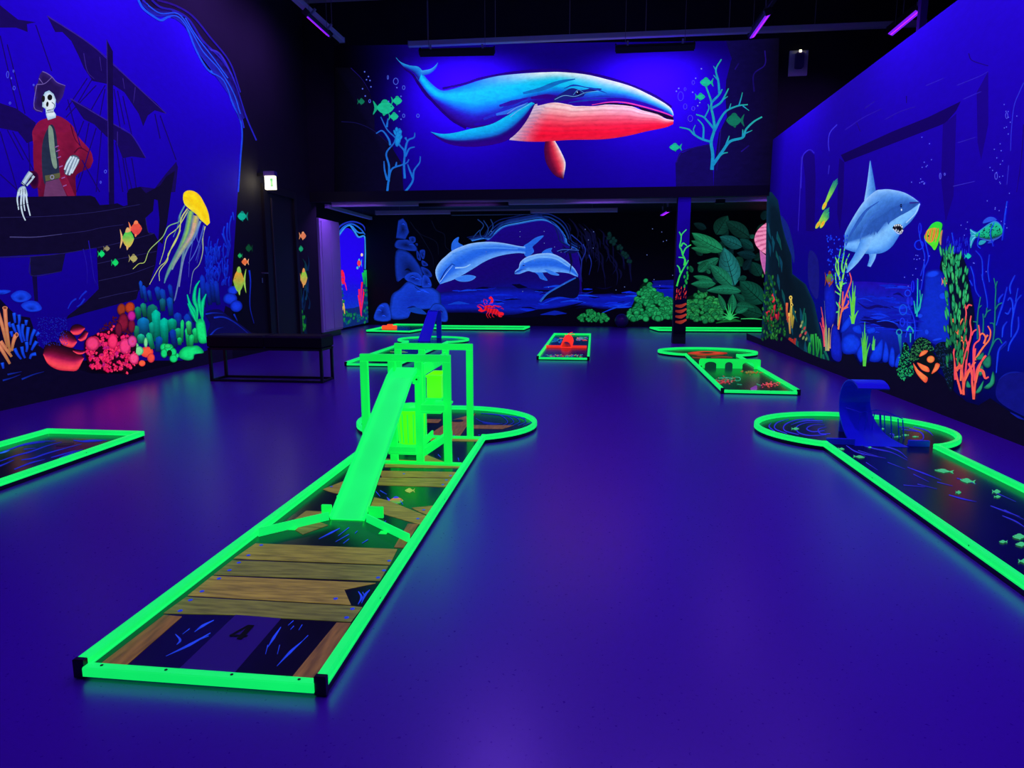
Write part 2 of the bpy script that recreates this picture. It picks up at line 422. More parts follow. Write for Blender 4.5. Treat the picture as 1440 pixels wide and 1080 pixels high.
# water
w = Paint(s_left, 'painted_water', wall_left, m='water_paint')
edge = [(193, -30), (197, 2), (206, 14), (224, 22), (240, 25), (252, 29), (264, 45), (275, 71), (294, 101), (315, 116), (327, 147), (339, 178), (338, 215), (335, 260), (331, 320), (326, 400), (324, 470), (322, 507)]
edge = resample(catmull(edge, 6), 40)
rows = []
for i, (ex, ey) in enumerate(edge):
    rows.append([(-330 + (ex + 330) * j / 24, ey) for j in range(25)])
b = w._add([p for r in rows for p in r], [mix((70, 8, 242), (56, 8, 190), (p[1] - 150) / 300) for r in rows for p in r])
for i in range(len(rows) - 1):
    for j in range(24): a = b + i * 25 + j; w.f.append((a, a + 1, a + 26, a + 25))
w.done()
DK, DK2, LN = (13, 8, 40), (22, 10, 62), (48, 42, 105)
rg = Paint(s_left, 'painted_rigging', wall_left, za)
for a in [[(200, 140), (290, 400)], [(40, 250), (140, 640)], [(0, 200), (70, 500), (120, 700)], [(490, 440), (370, 620)], [(540, 480), (370, 660)], [(590, 480), (500, 640)], [(520, 440), (430, 590)], [(590, 500), (560, 660)], [(640, 500), (705, 900), (740, 1060)], [(660, 510), (700, 700)], [(690, 540), (740, 760)], [(900, 650), (990, 900)], [(870, 640), (900, 780)],
          [(470, 680), (360, 960)], [(500, 690), (440, 1000)], [(540, 720), (470, 950), (430, 1080)], [(570, 740), (540, 1080)], [(0, 740), (100, 1080)], [(40, 730), (130, 900)], [(70, 740), (190, 960)], [(690, 890), (720, 1080)], [(740, 890), (770, 1080)], [(650, 800), (690, 1080)], [(0, 980), (110, 1080)], [(460, 900), (560, 1080)], [(380, 560), (450, 820)], [(160, 800), (170, 1000)]]:
    rg.stroke(a, 6, 6, (22, 4, 100))
rg.done()
ship = Paint(s_left, 'painted_sunken_ship', wall_left, za, 'dark silhouette of a sunken sailing ship')
def sail(pts): ship.puff(pts, (24, 8, 92), (19, 6, 70), k=.75, smooth=False)
for s_ in ([(265, 90), (350, 140), (520, 260), (640, 370), (760, 480), (880, 580), (935, 640), (870, 620), (830, 650), (805, 710), (780, 640), (740, 580), (700, 520), (640, 480), (520, 455), (470, 380), (440, 310), (400, 230), (350, 180), (310, 180)],
           [(395, 555), (500, 610), (620, 690), (740, 760), (820, 890), (740, 880), (690, 890), (650, 790), (600, 770), (530, 700), (470, 670), (430, 610)],
           [(-250, 560), (0, 580), (90, 610), (200, 690), (190, 790), (150, 805), (100, 740), (0, 720), (-250, 700)],
           [(-250, -60), (0, 30), (100, 110), (200, 125), (150, 135), (155, 180), (90, 155), (0, 155), (-250, 150)],
           [(990, 910), (1000, 940), (985, 1080), (720, 1090), (790, 1050), (870, 1060), (930, 980)]):
    ship.poly(s_, (21, 7, 82), False)
ship.stroke([(265, 90), (520, 258), (760, 478), (935, 640)], 7, 4, (52, 30, 140)).stroke([(395, 555), (620, 688), (740, 760), (820, 890)], 6, 3, (52, 30, 140))
for a in ([(470, 300), (490, 400), (530, 445)], [(560, 320), (570, 400)], [(690, 440), (700, 500)], [(760, 490), (750, 580)], [(660, 740), (660, 820)]): ship.stroke(a, 4, 2, (55, 35, 135))
ship.poly([(598, 220), (634, 290), (636, 600), (642, 1150), (612, 1150), (604, 600)], (16, 6, 62), False).stroke([(600, 225), (603, 500), (612, 1080)], 5, 5, (45, 30, 120))
ship.at(zb)
ship.poly([(-400, 230), (0, 225), (760, 210), (800, 225), (840, 290), (920, 285), (990, 275), (1040, 300), (1075, 290), (1070, 190), (1090, 155), (1180, 135), (1230, 190), (1350, 125), (1400, 50), (1475, 0), (1440, 200), (1410, 430), (1370, 620), (1335, 590), (1345, 420), (1330, 250), (1300, 240), (1290, 340), (1225, 400), (1250, 520), (1300, 530), (1335, 590), (1310, 800), (1250, 980), (1170, 1010), (1150, 1085), (980, 1130), (720, 1200), (560, 1250), (570, 1225), (720, 1110), (830, 1000), (820, 800), (815, 650), (550, 695), (0, 725), (-400, 730)], DK, False)
ship.poly([(250, 730), (550, 700), (520, 850), (260, 890)], (16, 12, 52), False).poly([(270, 890), (310, 885), (320, 1100), (290, 1100)], (14, 5, 60), False)
for a in ([(80, 560), (300, 560), (520, 535), (720, 510), (860, 480), (1040, 455)], [(0, 395), (400, 385), (800, 350), (1180, 285)], [(820, 650), (1000, 610), (1300, 530)], [(820, 785), (1050, 735), (1320, 680)], [(830, 930), (1100, 870), (1300, 800)], [(830, 1080), (1000, 1040), (1160, 1010)], [(0, 730), (400, 715), (815, 650)], [(255, 735), (265, 885), (515, 850)], [(1225, 400), (1250, 520), (1300, 530)]):
    ship.stroke(a, 5, 4, (38, 34, 84), (34, 30, 90))
ship.stroke([(80, 560), (300, 560), (520, 535)], 9, 4, (70, 66, 120))
for a in ([(745, 590), (770, 750), (790, 900), (830, 980)], [(700, 660), (730, 800), (735, 960)], [(760, 700), (800, 960)]): ship.stroke(a, 8, 3, (30, 18, 150))
ship.done()
# skeleton figure
pr = Paint(s_left, 'painted_pirate', wall_left, (0, 0, 1), 'skeleton pirate in a red coat and cocked hat')
pr.loft([(45, 188), (53, 173), (66, 167), (82, 164), (98, 173), (110, 192), (127, 212), (131, 226)], [(54, 277), (62, 277), (72, 277), (84, 277), (96, 277), (107, 276), (106, 248), (127, 236)], lambda u, v: mix((148, 24, 62), (92, 10, 42), v * .8 + .35 * abs(math.sin(u * 9))), 30, 7)
pr.poly([(45, 186), (53, 172), (66, 166), (82, 163), (100, 175), (103, 184), (80, 186), (66, 182), (50, 190)], (128, 18, 58), True)
pr.poly([(47, 200), (58, 205), (60, 240), (55, 262), (48, 244)], (120, 16, 52), True)
pr.poly([(59, 205), (70, 176), (78, 185), (82, 225), (82, 256), (62, 258)], (34, 44, 66), True)
pr.poly([(68, 178), (74, 182), (77, 210), (80, 235), (74, 233), (69, 205)], (122, 150, 128), True)
pr.poly([(64, 256), (83, 251), (94, 277), (61, 277)], (102, 54, 96), False).poly([(82, 250), (92, 245), (106, 277), (96, 277)], (128, 20, 56), False)
pr.poly([(63, 247), (84, 243), (84, 250), (64, 255)], (88, 92, 58), False).ring(73, 249, 3, 3.2, 1, (150, 150, 190))
for y in (207, 213, 222, 235, 251, 262): pr.stroke([(77 + (y - 205) * .2, y), (82 + (y - 205) * .2, y - 2)], 1.6, 1.2, (150, 90, 160))
pr.stroke([(99, 175), (105, 195), (115, 208)], 1.4, .8, (70, 5, 35)).stroke([(104, 215), (112, 208), (124, 214)], 2.2, 1.4, (75, 8, 38)).stroke([(57, 268), (50, 262), (40, 258)], 1, 1, (80, 10, 60))
pr.at(za)
pr.puff([(190, 490), (210, 468), (222, 420), (237, 400), (262, 410), (290, 432), (318, 462), (368, 482), (352, 545), (325, 585), (305, 545), (270, 505), (240, 540), (232, 600), (240, 630), (205, 628), (184, 612), (200, 550)], (52, 30, 108), (34, 18, 78), k=.7, smooth=False)
for a in ([(205, 475), (250, 470), (290, 435)], [(237, 402), (262, 412), (290, 432), (318, 462), (366, 482)], [(205, 478), (190, 600), (235, 630)], [(218, 440), (240, 470)]): pr.stroke(a, 5, 3, (112, 92, 165))
pr.puff([(238, 545), (252, 518), (275, 508), (300, 528), (313, 560), (311, 600), (298, 622), (314, 645), (312, 662), (268, 676), (258, 648), (254, 612), (236, 600)], (150, 190, 215), (214, 232, 235), (230, 240, 235), smooth=False, k=.75)
for q in ((242, 556, 10, 19, .1), (279, 548, 14, 17, 0), (265, 586, 7, 15, .1)): pr.blob(*q, (14, 14, 18), (22, 20, 16))
for q in ([(262, 622), (300, 612)], [(258, 636), (305, 628)], [(290, 575), (305, 590), (300, 612)]): pr.stroke(q, 4, 3, (40, 50, 70))
pr.poly([(262, 624), (300, 615), (300, 628), (262, 636)], (196, 214, 224), False)
for x in range(266, 300, 7): pr.stroke([(x, 620), (x, 634)], 1.6, 1.6, (40, 50, 70))
BN = (196, 218, 228)
pr.puff([(360, 960), (372, 905), (405, 872), (440, 882), (444, 912), (420, 950), (395, 985), (368, 982)], (60, 70, 90), (120, 140, 160))
for a in ([(400, 880), (375, 920), (362, 955)], [(415, 880), (392, 925), (370, 980)], [(428, 885), (410, 930), (388, 985)], [(440, 895), (425, 930), (402, 975)]): pr.stroke(a, 11, 9, BN)
pr.puff([(150, 990), (165, 965), (195, 962), (215, 990), (210, 1050), (180, 1056)], (70, 8, 50), (40, 4, 40))
pr.at(zb).stroke([(258, 15), (225, 60), (190, 115)], 44, 36, (206, 224, 230), (186, 208, 220), rim=(120, 150, 170)).stroke([(285, 45), (255, 85), (220, 125)], 22, 18, (180, 204, 216))
pr.stroke([(265, 60), (215, 120)], 7, 5, (40, 40, 60)).stroke([(180, 95), (225, 135)], 6, 5, (20, 16, 30)).stroke([(178, 108), (215, 140)], 6, 5, (20, 16, 30))
pr.puff([(165, 140), (205, 130), (222, 165), (230, 215), (185, 205), (145, 215), (145, 175)], (130, 160, 175), (190, 212, 220))
for a in ([(155, 180), (143, 240), (155, 330)], [(180, 185), (175, 290), (190, 370), (212, 420)], [(200, 185), (198, 270), (208, 340)], [(215, 190), (228, 280), (252, 380)]): pr.stroke(a, 17, 9, BN)
for a in ([(172, 160), (165, 200)], [(190, 150), (188, 205)], [(207, 150), (212, 200)], [(145, 300), (235, 278)]): pr.stroke(a, 5, 4, (30, 34, 60))
pr.done()
# jellyfish
jf = Paint(s_left, 'painted_jellyfish', wall_left, zd, 'large yellow jellyfish with trailing tentacles')
YG, GP, PK, BL = (190, 205, 110), (90, 160, 140), (170, 130, 160), (70, 90, 190)
for a, c0, c1, w0 in (([(480, 290), (440, 370), (430, 430), (340, 470), (290, 560), (180, 670), (140, 770), (90, 785), (40, 830)], GP, (205, 215, 90), 10), ([(500, 320), (450, 400), (430, 520), (370, 640), (320, 760), (260, 820), (180, 960)], (210, 210, 120), (190, 205, 90), 10),
                       ([(510, 330), (420, 480), (330, 560), (300, 680), (265, 790)], YG, (170, 190, 90), 9), ([(440, 500), (400, 600), (340, 700), (330, 760), (265, 850), (265, 930)], YG, YG, 10), ([(560, 400), (520, 560), (470, 680), (440, 860), (400, 1060), (385, 1100)], GP, (90, 100, 170), 20),
                       ([(600, 440), (560, 560), (500, 660), (460, 780), (430, 980)], (90, 140, 180), (120, 130, 170), 20), ([(650, 470), (630, 560), (630, 680), (600, 790), (550, 850), (530, 960), (520, 1040)], YG, (80, 100, 170), 9), ([(640, 460), (600, 600), (560, 700), (510, 780)], BL, BL, 12),
                       ([(610, 440), (580, 560), (600, 640), (570, 760)], BL, (60, 80, 190), 8), ([(590, 440), (550, 580), (520, 740), (510, 900)], (60, 90, 180), (60, 60, 170), 8), ([(480, 280), (430, 380), (420, 460), (380, 560)], BL, GP, 7), ([(640, 500), (610, 640), (580, 780)], (60, 90, 170), (60, 70, 170), 6)):
    jf.stroke(a, w0, w0 * .45, c0, c1)
jf.stroke([(530, 340), (500, 500), (450, 640), (400, 740), (350, 830), (320, 900), (305, 950)], 55, 8, (150, 210, 70), (90, 150, 160), rim=(50, 90, 150), mid=46)
jf.stroke([(575, 380), (545, 520), (500, 600), (440, 690), (390, 780), (370, 835)], 60, 12, (215, 195, 90), (120, 170, 160), rim=(110, 120, 150), mid=44)
jf.stroke([(560, 440), (535, 540), (495, 610)], 26, 10, (215, 170, 130), (190, 150, 170))
jf.stroke([(610, 425), (570, 520), (530, 600)], 18, 6, (120, 160, 180), (90, 100, 180))
jf.loft([(462, 230), (468, 190), (500, 168), (550, 172), (600, 205), (640, 270), (675, 350), (690, 440)], [(462, 240), (475, 282), (510, 318), (545, 345), (580, 375), (610, 415), (640, 440), (666, 464)], lambda u, v: ramp(v, [(0, (255, 205, 30)), (.25, (255, 225, 15)), (.55, (252, 208, 12)), (.85, (255, 226, 30)), (1, (230, 215, 60))]), 30, 8)
jf.done()
bq = Paint(s_left, 'painted_bubbles', wall_left, za)
for q in ((42, 420, 8, 20), (75, 400, 5, 8), (78, 495, 8, 12), (55, 580, 6, 8), (592, 965, 8, 10), (565, 1025, 5, 8), (188, 478, 5, 6), (62, 440, 4, 6)): bq.ring(*q, 3, (80, 90, 225))
bq.done()
# fish of the left wall
for nm, z_, a in (('painted_fish', zb, (1140, 490, 115, 110, 1, (240, 90, 60), (245, 130, 80), (225, 70, 70))), ('painted_fish', zb, (1070, 575, 120, 150, 1, (60, 205, 80), (230, 180, 110), (225, 190, 80))), ('painted_fish', zb, (897, 657, 55, 40, 1, (150, 140, 100), (120, 110, 80))), ('painted_fish', zb, (852, 703, 60, 50, 1, (20, 225, 110), (10, 180, 90))), ('painted_fish', zb, (967, 776, 62, 52, 1, (20, 215, 100), (10, 180, 90))), ('painted_fish', zb, (1120, 740, 75, 60, 1, (185, 175, 100), (150, 140, 90)))):
    Paint(s_left, nm, wall_left, z_).fish(*a).done()
# corals and sponges along the bottom of the left wall
rnd = random.Random(4)
sb = Paint(s_left, 'painted_seabed', wall_left, zc)
sb.poly([(-400, 250), (0, 245), (130, 380), (250, 400), (330, 640), (560, 800), (760, 870), (1100, 880), (1440, 800), (1830, 640), (1900, 300), (1960, 330), (1960, 760), (1440, 880), (470, 1100), (-400, 1350)], (9, 5, 34), False)
for a in ([(-50, 190), (60, 180)], [(20, 930), (90, 910), (170, 880)], [(180, 920), (280, 880), (370, 855)], [(60, 880), (180, 855)]): sb.stroke(a, 14, 5, (14, 40, 150), (16, 22, 110))
for i in range(240):
    x, y = rnd.uniform(310, 560), rnd.uniform(400, 640); sb.blob(x, y, 4, 4, 0, (20, 30, 150), (24, 40, 170), n=6)
sb.done()
pc = Paint(s_left, 'painted_plate_coral', wall_left, zc)
for p in ([(-60, 175), (30, 165), (90, 175), (40, 200), (-60, 200)], [(90, 210), (150, 172), (220, 180), (262, 225), (215, 262), (150, 270), (105, 250)], [(175, 290), (240, 258), (310, 268), (350, 320), (320, 345), (250, 350), (200, 330)]): pc.puff(p, (16, 46, 190), (20, 66, 225), (10, 30, 150), shift=(0, 18))
for a in ([(570, 325), (600, 270), (640, 240)], [(665, 245), (690, 210), (728, 175)], [(645, 310), (680, 285), (710, 240)]): pc.stroke(a, 8, 16, (20, 40, 190))
pc.done()
fc = Paint(s_left, 'painted_blue_finger_coral', wall_left, zc)
for a in ([(115, 360), (120, 410), (125, 445)], [(158, 375), (160, 420), (155, 460)], [(100, 450), (120, 500), (135, 530)], [(148, 460), (165, 540), (185, 610)], [(190, 455), (185, 520), (205, 600)], [(235, 480), (225, 560), (225, 600)], [(290, 500), (265, 560), (250, 630)], [(325, 525), (300, 555)], [(70, 440), (85, 480)], [(120, 660), (145, 710), (175, 750)], [(180, 645), (190, 700), (208, 742)], [(220, 605), (225, 650), (218, 690)], [(305, 600), (280, 640), (262, 675)], [(300, 705), (262, 715), (248, 748)], [(218, 420), (215, 465)], [(90, 515), (100, 560)], [(15, 780), (25, 830)]):
    fc.stroke(a, 32, 17, (20, 92, 250), (14, 50, 190), rim=(10, 40, 170))
fc.done()
oc = Paint(s_left, 'painted_tube_sponge', wall_left, zc, 'pale orange tube sponges')
for a in ([(-30, 330), (10, 450), (40, 570), (60, 650)], [(38, 320), (48, 450), (66, 600), (80, 690)], [(130, 545), (110, 600), (95, 680)], [(0, 600), (50, 670), (95, 730)], [(-20, 620), (40, 720), (80, 790)]): oc.stroke(a, 36, 20, (244, 150, 110), (150, 120, 60), rim=(190, 100, 70))
for q in ((38, 318, 22, 14), (137, 545, 15, 20)): oc.blob(*q, 0, (250, 160, 110), (120, 60, 40))
oc.done()
for p, q in (([(360, 695), (380, 630), (450, 605), (560, 640), (660, 680), (706, 735)], [(362, 715), (400, 790), (480, 838), (580, 850), (650, 842), (704, 745)]), ([(497, 565), (520, 515), (570, 510), (620, 550), (645, 590)], [(500, 590), (520, 625), (560, 645), (610, 652), (645, 610)]), ([(588, 500), (610, 465), (660, 455), (712, 480)], [(592, 520), (620, 545), (670, 540), (712, 495)]), ([(655, 575), (680, 545), (710, 510), (738, 520)], [(655, 585), (680, 600), (720, 580), (740, 530)]), ([(610, 672), (650, 670), (690, 675), (718, 672)], [(612, 685), (650, 708), (690, 708), (720, 690)])):
    Paint(s_left, 'painted_cushion_star', wall_left, zc).loft(p, q, lambda u, v: ramp(v, [(0, (14, 4, 20)), (.32, (70, 10, 30)), (.55, (150, 20, 70)), (.72, (250, 60, 90)), (.95, (255, 80, 80)), (1, (190, 30, 60))]), 20, 10).done()
pk = Paint(s_left, 'painted_pink_coral', wall_left, zc, 'hot pink lumpy coral')
PP = [(705, 610), (800, 540), (940, 500), (1080, 560), (1140, 600), (1140, 700), (1150, 780), (1060, 850), (900, 850), (750, 810)]
for i in range(300):
    x, y = rnd.uniform(840, 1120), rnd.uniform(380, 560)
    if inpoly(x, y, [(820, 520), (960, 370), (1000, 420), (1120, 430), (1120, 560), (900, 540)]): pk.blob(x, y, 6, 6, 0, (60, 10, 20), (80, 14, 24), n=6)
def lump(P_, x, y, r, c, d):
    n_ = 13; ph = rnd.uniform(0, 6)
    P_.puff([(x + r * (1 + .28 * math.sin(3 * t + ph) + .16 * math.sin(7 * t)) * math.cos(t) * .8, y + r * (1 + .25 * math.sin(2 * t + ph)) * math.sin(t)) for t in (2 * math.pi * k_ / n_ for k_ in range(n_))], d, c, c, shift=(0, -r * .25), k=.68)
pk.poly(PP, (34, 3, 18))
spots = [(rnd.uniform(700, 1150), rnd.uniform(500, 850)) for i in range(150)]
for x, y in sorted(spots, key=lambda q: q[1]):
    if inpoly(x, y, PP): t_ = (y - 500) / 350; lump(pk, x, y, rnd.uniform(11, 27), ramp(rnd.random(), [(0, (225, 20, 84)), (.6, (255, 40, 100)), (1, (190, 24, 120))]), (110, 6, 44))
for q in ((1030, 440, 45, 80, 0, (60, 8, 30), (130, 20, 50)), (990, 500, 30, 60, 0, (60, 8, 30), (110, 16, 50)), (1100, 470, 30, 60, 0, (60, 8, 30), (120, 20, 50)), (1100, 385, 35, 45, 0, (90, 10, 70), (200, 30, 150)), (770, 620, 60, 62, 0, (150, 14, 60), (245, 60, 120)), (940, 600, 42, 65, 0, (190, 20, 70), (255, 50, 110)), (1045, 640, 50, 70, 0, (160, 20, 80), (250, 60, 130)), (1105, 600, 40, 50, 0, (140, 20, 90), (230, 70, 150)), (1120, 745, 42, 48, 0, (190, 20, 90), (255, 80, 140))): pk.blob(*q, shift=(0, -8))
for x, y in spots[:80]:
    if inpoly(x, y, PP): lump(pk, x + 9, y + 12, rnd.uniform(4, 10), (255, 70, 110), (200, 20, 70))
for x, y in ((815, 540), (835, 600), (905, 525), (945, 475), (930, 500), (870, 720), (800, 700), (955, 840), (1060, 866), (1015, 800), (925, 700)): lump(pk, x, y, 13, (255, 60, 100), (180, 14, 60))
pk.done()
ob = Paint(s_left, 'painted_orange_coral', wall_left, zc)
for q in ((1020, 330, 36, 50, .1, (90, 26, 14), (150, 52, 26)), (1092, 315, 42, 48, .3, (100, 26, 14), (190, 62, 26)), (1235, 690, 55, 46, 0, (220, 40, 50), (255, 90, 60)), (1270, 740, 32, 40, 0, (190, 30, 60), (245, 80, 60)), (1195, 785, 28, 26, 0, (230, 50, 50), (255, 100, 60))): ob.blob(*q, shift=(0, -8))
ob.done()
gc = Paint(s_left, 'painted_sponge_colony', wall_left, ze, 'turquoise and green finger sponges')
TQ, GR, BU = (0, 200, 165), (20, 225, 120), (14, 70, 200)
def cap(x0, y0, x1, y1, w_, c, d=None):
    gc.finger(x0, y0 - 4, x1, y1 + w_ * .3, w_ * 1.08, c, d)
for q in ((100, 90, 115, 230, 26, BU), (125, 130, 150, 260, 30, BU), (240, 140, 260, 240, 44, BU), (280, 160, 310, 290, 42, BU), (345, 120, 375, 270, 32, (14, 60, 190)), (170, 170, 190, 250, 30, BU), (345, 230, 360, 370, 46, (10, 80, 200)), (410, 360, 430, 480, 60, (14, 60, 190)), (490, 370, 540, 520, 60, (12, 60, 190)), (520, 340, 560, 420, 46, (12, 50, 170)), (620, 40, 640, 300, 40, (14, 50, 200)), (660, 100, 690, 280, 40, (12, 46, 190)), (735, 90, 760, 280, 40, (12, 46, 190)), (700, 60, 720, 260, 36, (12, 46, 190)),
          (75, 310, 90, 400, 50, (20, 140, 110)), (120, 280, 140, 380, 44, (20, 150, 120)), (205, 290, 190, 430, 80, (16, 130, 110)), (285, 240, 290, 330, 46, (16, 110, 140)), (125, 400, 125, 520, 96, (10, 130, 205)), (65, 470, 70, 570, 44, (20, 150, 110)), (230, 335, 240, 580, 68, TQ), (300, 405, 305, 600, 70, TQ), (195, 440, 200, 560, 44, (10, 180, 150)), (365, 410, 370, 500, 74, (0, 190, 150)), (105, 540, 105, 600, 60, (30, 205, 160)), (165, 530, 205, 650, 48, (20, 205, 140)), (260, 560, 250, 670, 56, (10, 90, 190)), (420, 490, 420, 560, 60, (20, 200, 130)), (370, 500, 390, 640, 50, (12, 60, 180)), (455, 420, 450, 600, 28, GR), (490, 490, 505, 640, 30, GR), (505, 430, 515, 530, 44, (50, 225, 120)), (560, 490, 570, 600, 44, GR), (535, 545, 525, 650, 40, GR), (430, 570, 432, 620, 36, GR)):
    cap(*q)
for pts in ([(570, 440), (600, 410), (640, 430), (660, 560), (660, 610), (600, 610), (575, 520)], [(430, 690), (470, 650), (530, 640), (590, 640), (635, 695), (560, 710), (545, 750), (490, 760), (430, 735)]): gc.puff(pts, (10, 150, 80), (20, 230, 120))
for a in ([(600, 88), (565, 150), (555, 250), (580, 330), (575, 440)], [(600, 150), (595, 250), (605, 330), (630, 440)], [(495, 205), (520, 290), (555, 350), (570, 430)], [(655, 200), (625, 280), (625, 400)], [(500, 280), (540, 360), (570, 430)]): gc.stroke(a, 8, 14, (0, 215, 160), (20, 225, 120), rim=(0, 150, 110), mid=34)
for q in ((55, 640, 32, 30), (85, 680, 42, 40), (145, 610, 16, 44)): gc.blob(*q, 0, (60, 150, 100), (130, 230, 150))
for q in ((300, 650, 34, 34, GR), (340, 660, 40, 40, GR), (375, 690, 30, 34, GR), (300, 700, 28, 40, GR), (380, 745, 34, 34, GR), (412, 720, 14, 20, GR), (330, 640, 30, 20, (40, 215, 110))): gc.blob(q[0], q[1], q[2], q[3], 0, (10, 130, 60), q[4])
gc.blob(345, 700, 22, 28, 0, (8, 30, 24), (8, 30, 24))
gc.done()
bc = Paint(s_left, 'painted_blue_thicket', wall_left, zd)
for i in range(70):
    x = rnd.uniform(650, 850); y = rnd.uniform(680, 980); L = rnd.uniform(40, 130)
    bc.stroke([(x, y), (x + rnd.uniform(-14, 14), y - L / 2), (x + rnd.uniform(-24, 24), y - L)], 13, 7, (12, 26, 150), (14, 50, 215))
for a in ([(810, 470), (800, 520), (820, 600), (835, 660)], [(835, 440), (830, 540), (845, 640)], [(870, 380), (850, 480), (860, 600)], [(790, 530), (820, 610)], [(690, 640), (700, 720)], [(650, 640), (660, 720)], [(760, 640), (770, 720)], [(880, 350), (890, 420)], [(720, 650), (740, 720)]): bc.stroke(a, 10, 10, (18, 60, 220), (14, 30, 160))
bc.done()
# rocks and cave edge right of the water
rk = Paint(s_left, 'painted_cave_rim', wall_left, za, 'blue cave rim')
R1, R2 = (26, 90, 235), (36, 22, 150)
for a, c in (([(775, 0), (800, 45), (850, 85), (905, 115), (945, 95), (1000, 98), (1050, 160), (1100, 280), (1165, 390), (1255, 455), (1310, 590), (1345, 660), (1360, 750), (1350, 900), (1338, 1080)], R1), ([(800, 0), (850, 50), (920, 80), (1000, 70), (1080, 180), (1150, 290), (1220, 370), (1290, 480), (1345, 620), (1370, 720)], (40, 34, 190)), ([(850, 0), (900, 40), (980, 60), (1060, 110), (1140, 230), (1240, 330), (1310, 440), (1380, 650), (1440, 790)], R2), ([(880, 0), (980, 30), (1080, 90), (1180, 210), (1290, 350), (1350, 520)], (40, 14, 120)), ([(1110, 200), (1160, 270), (1230, 300), (1290, 400), (1330, 520)], (60, 40, 180)), ([(1180, 400), (1260, 450), (1310, 560), (1350, 640)], (26, 110, 250)), ([(820, 20), (870, 70), (940, 85)], (24, 70, 220))):
    rk.stroke(a, 12, 8, c, mix(c, (30, 40, 200), .5))
rk.loft([(790, 0), (850, 40), (950, 60), (1050, 110), (1140, 240), (1240, 340), (1310, 450), (1380, 660)], [(800, 30), (870, 90), (960, 96), (1050, 165), (1110, 290), (1190, 400), (1300, 560), (1350, 680)], lambda u, v: mix(mix((20, 6, 70), (30, 34, 176), v), (44, 30, 190), .35 * (math.sin(u * 60 + v * 14) > .3)), 60, 9)
for a in ([(830, 30), (900, 75), (1000, 78), (1070, 170), (1140, 290), (1230, 390), (1310, 520), (1350, 640)], [(1040, 100), (1100, 200), (1200, 330), (1280, 440)], [(905, 112), (945, 92), (1000, 95), (1055, 165), (1100, 280), (1165, 390), (1255, 452), (1310, 590)]): rk.stroke(a, 7, 6, (30, 80, 225))
rk.done()
rr = Paint(s_left, 'painted_boulder', wall_left, ze)
rr.poly([(650, 360), (760, 330), (860, 400), (1000, 500), (1050, 570), (690, 570), (690, 450)], (10, 8, 70))
for a in ([(650, 370), (720, 360), (800, 365)], [(720, 400), (800, 395), (880, 430), (960, 490), (1040, 560)], [(690, 550), (740, 500), (800, 480)], [(860, 560), (920, 540), (960, 565)], [(1020, 0), (1030, 100), (1025, 300), (1060, 450)], [(890, 370), (920, 430)]): rr.stroke(a, 14, 6, (16, 44, 190), (12, 20, 110))
for q in ((880, 170, 44, 38), (858, 240, 60, 48), (910, 303, 52, 50)): rr.blob(*q, 0, (10, 24, 130), (18, 52, 215), (20, 60, 225), n=18)
rr.done()
zf = (180, 240, 6)
for a in ((965, 385, 90, 70, -1, (10, 170, 140), (10, 120, 110)), (942, 718, 40, 36, -1, (30, 170, 100), (20, 130, 80)), (985, 770, 62, 50, -1, (230, 110, 60), (240, 170, 120)), (1018, 655, 60, 56, -1, (10, 70, 40), (10, 60, 40)), (938, 930, 110, 190, -1, (230, 150, 50), (150, 200, 80), (120, 190, 70))):
    Paint(s_left, 'painted_fish', wall_left, zf).fish(*a).done()
for q in ((955, 190), (990, 215), (760, 290), (650, 165), (700, 245), (950, 660), (720, 655)): pass
zg = (380, 300, 6)
g1 = Paint(s_left, 'painted_kelp_curtain', wall_left, zg)
for i in range(60):
    x = rnd.uniform(135, 330); y = rnd.uniform(360, 1000); c = ramp(rnd.random(), [(0, (6, 20, 50)), (.6, (8, 40, 90)), (1, (10, 60, 60))])
    if abs(x - 235) > 50 or y > 600: g1.stroke([(x, y + 120), (x + rnd.uniform(-15, 15), y + 60), (x + rnd.uniform(-20, 20), y)], 18, 5, c, mix(c, (0, 0, 10), .3))
for i in range(70):
    x, y = rnd.uniform(165, 290), rnd.uniform(760, 990)
    if y > 760 + abs(x - 215) * 1.5: g1.blob(x, y, 13, 22, rnd.uniform(-.4, .4), (6, 50, 20), (20, 120, 46), n=8)
g1.done()
for a in ((270, 190, 60, 56, 1, (220, 120, 80), (230, 150, 100)), (252, 300, 46, 44, 1, (20, 150, 100), (20, 120, 90)), (275, 545, 70, 130, 1, (130, 205, 60), (225, 150, 80), (225, 150, 80))):
    Paint(s_left, 'painted_fish', wall_left, zg).fish(*a).done()
# ---- alcove: a window onto a reef
ra = Paint(s_alcove, 'painted_reef_window', wall_alcove, zg, 'bright blue reef opening framed by cyan rock')
ra.poly([(535, 985), (540, 300), (575, 190), (640, 118), (700, 140), (740, 200), (795, 190), (808, 320), (808, 500), (850, 640), (855, 915)], (14, 40, 110), False)
ra.loft([(545, 280), (585, 190), (640, 125), (690, 145), (735, 205), (795, 200)], [(600, 800), (650, 805), (680, 800), (700, 800), (730, 790), (775, 780)], lambda u, v: ramp(v, [(0, (34, 6, 240)), (.6, (36, 4, 250)), (.75, (24, 20, 220)), (1, (16, 50, 200))]), 20, 10)
for a, c in (([(535, 420), (535, 300), (575, 195), (635, 115), (680, 100)], (50, 160, 245)), ([(680, 105), (710, 150), (745, 200), (795, 195), (802, 300), (800, 470)], (50, 150, 240)), ([(560, 190), (620, 115), (690, 90), (760, 130), (800, 180)], (30, 90, 220)), ([(690, 110), (740, 160), (790, 165)], (40, 120, 230)), ([(540, 170), (600, 100), (690, 70), (780, 100), (815, 180)], (30, 50, 190)), ([(530, 430), (525, 600), (530, 760)], (20, 110, 200))): ra.stroke(a, 16, 9, c)
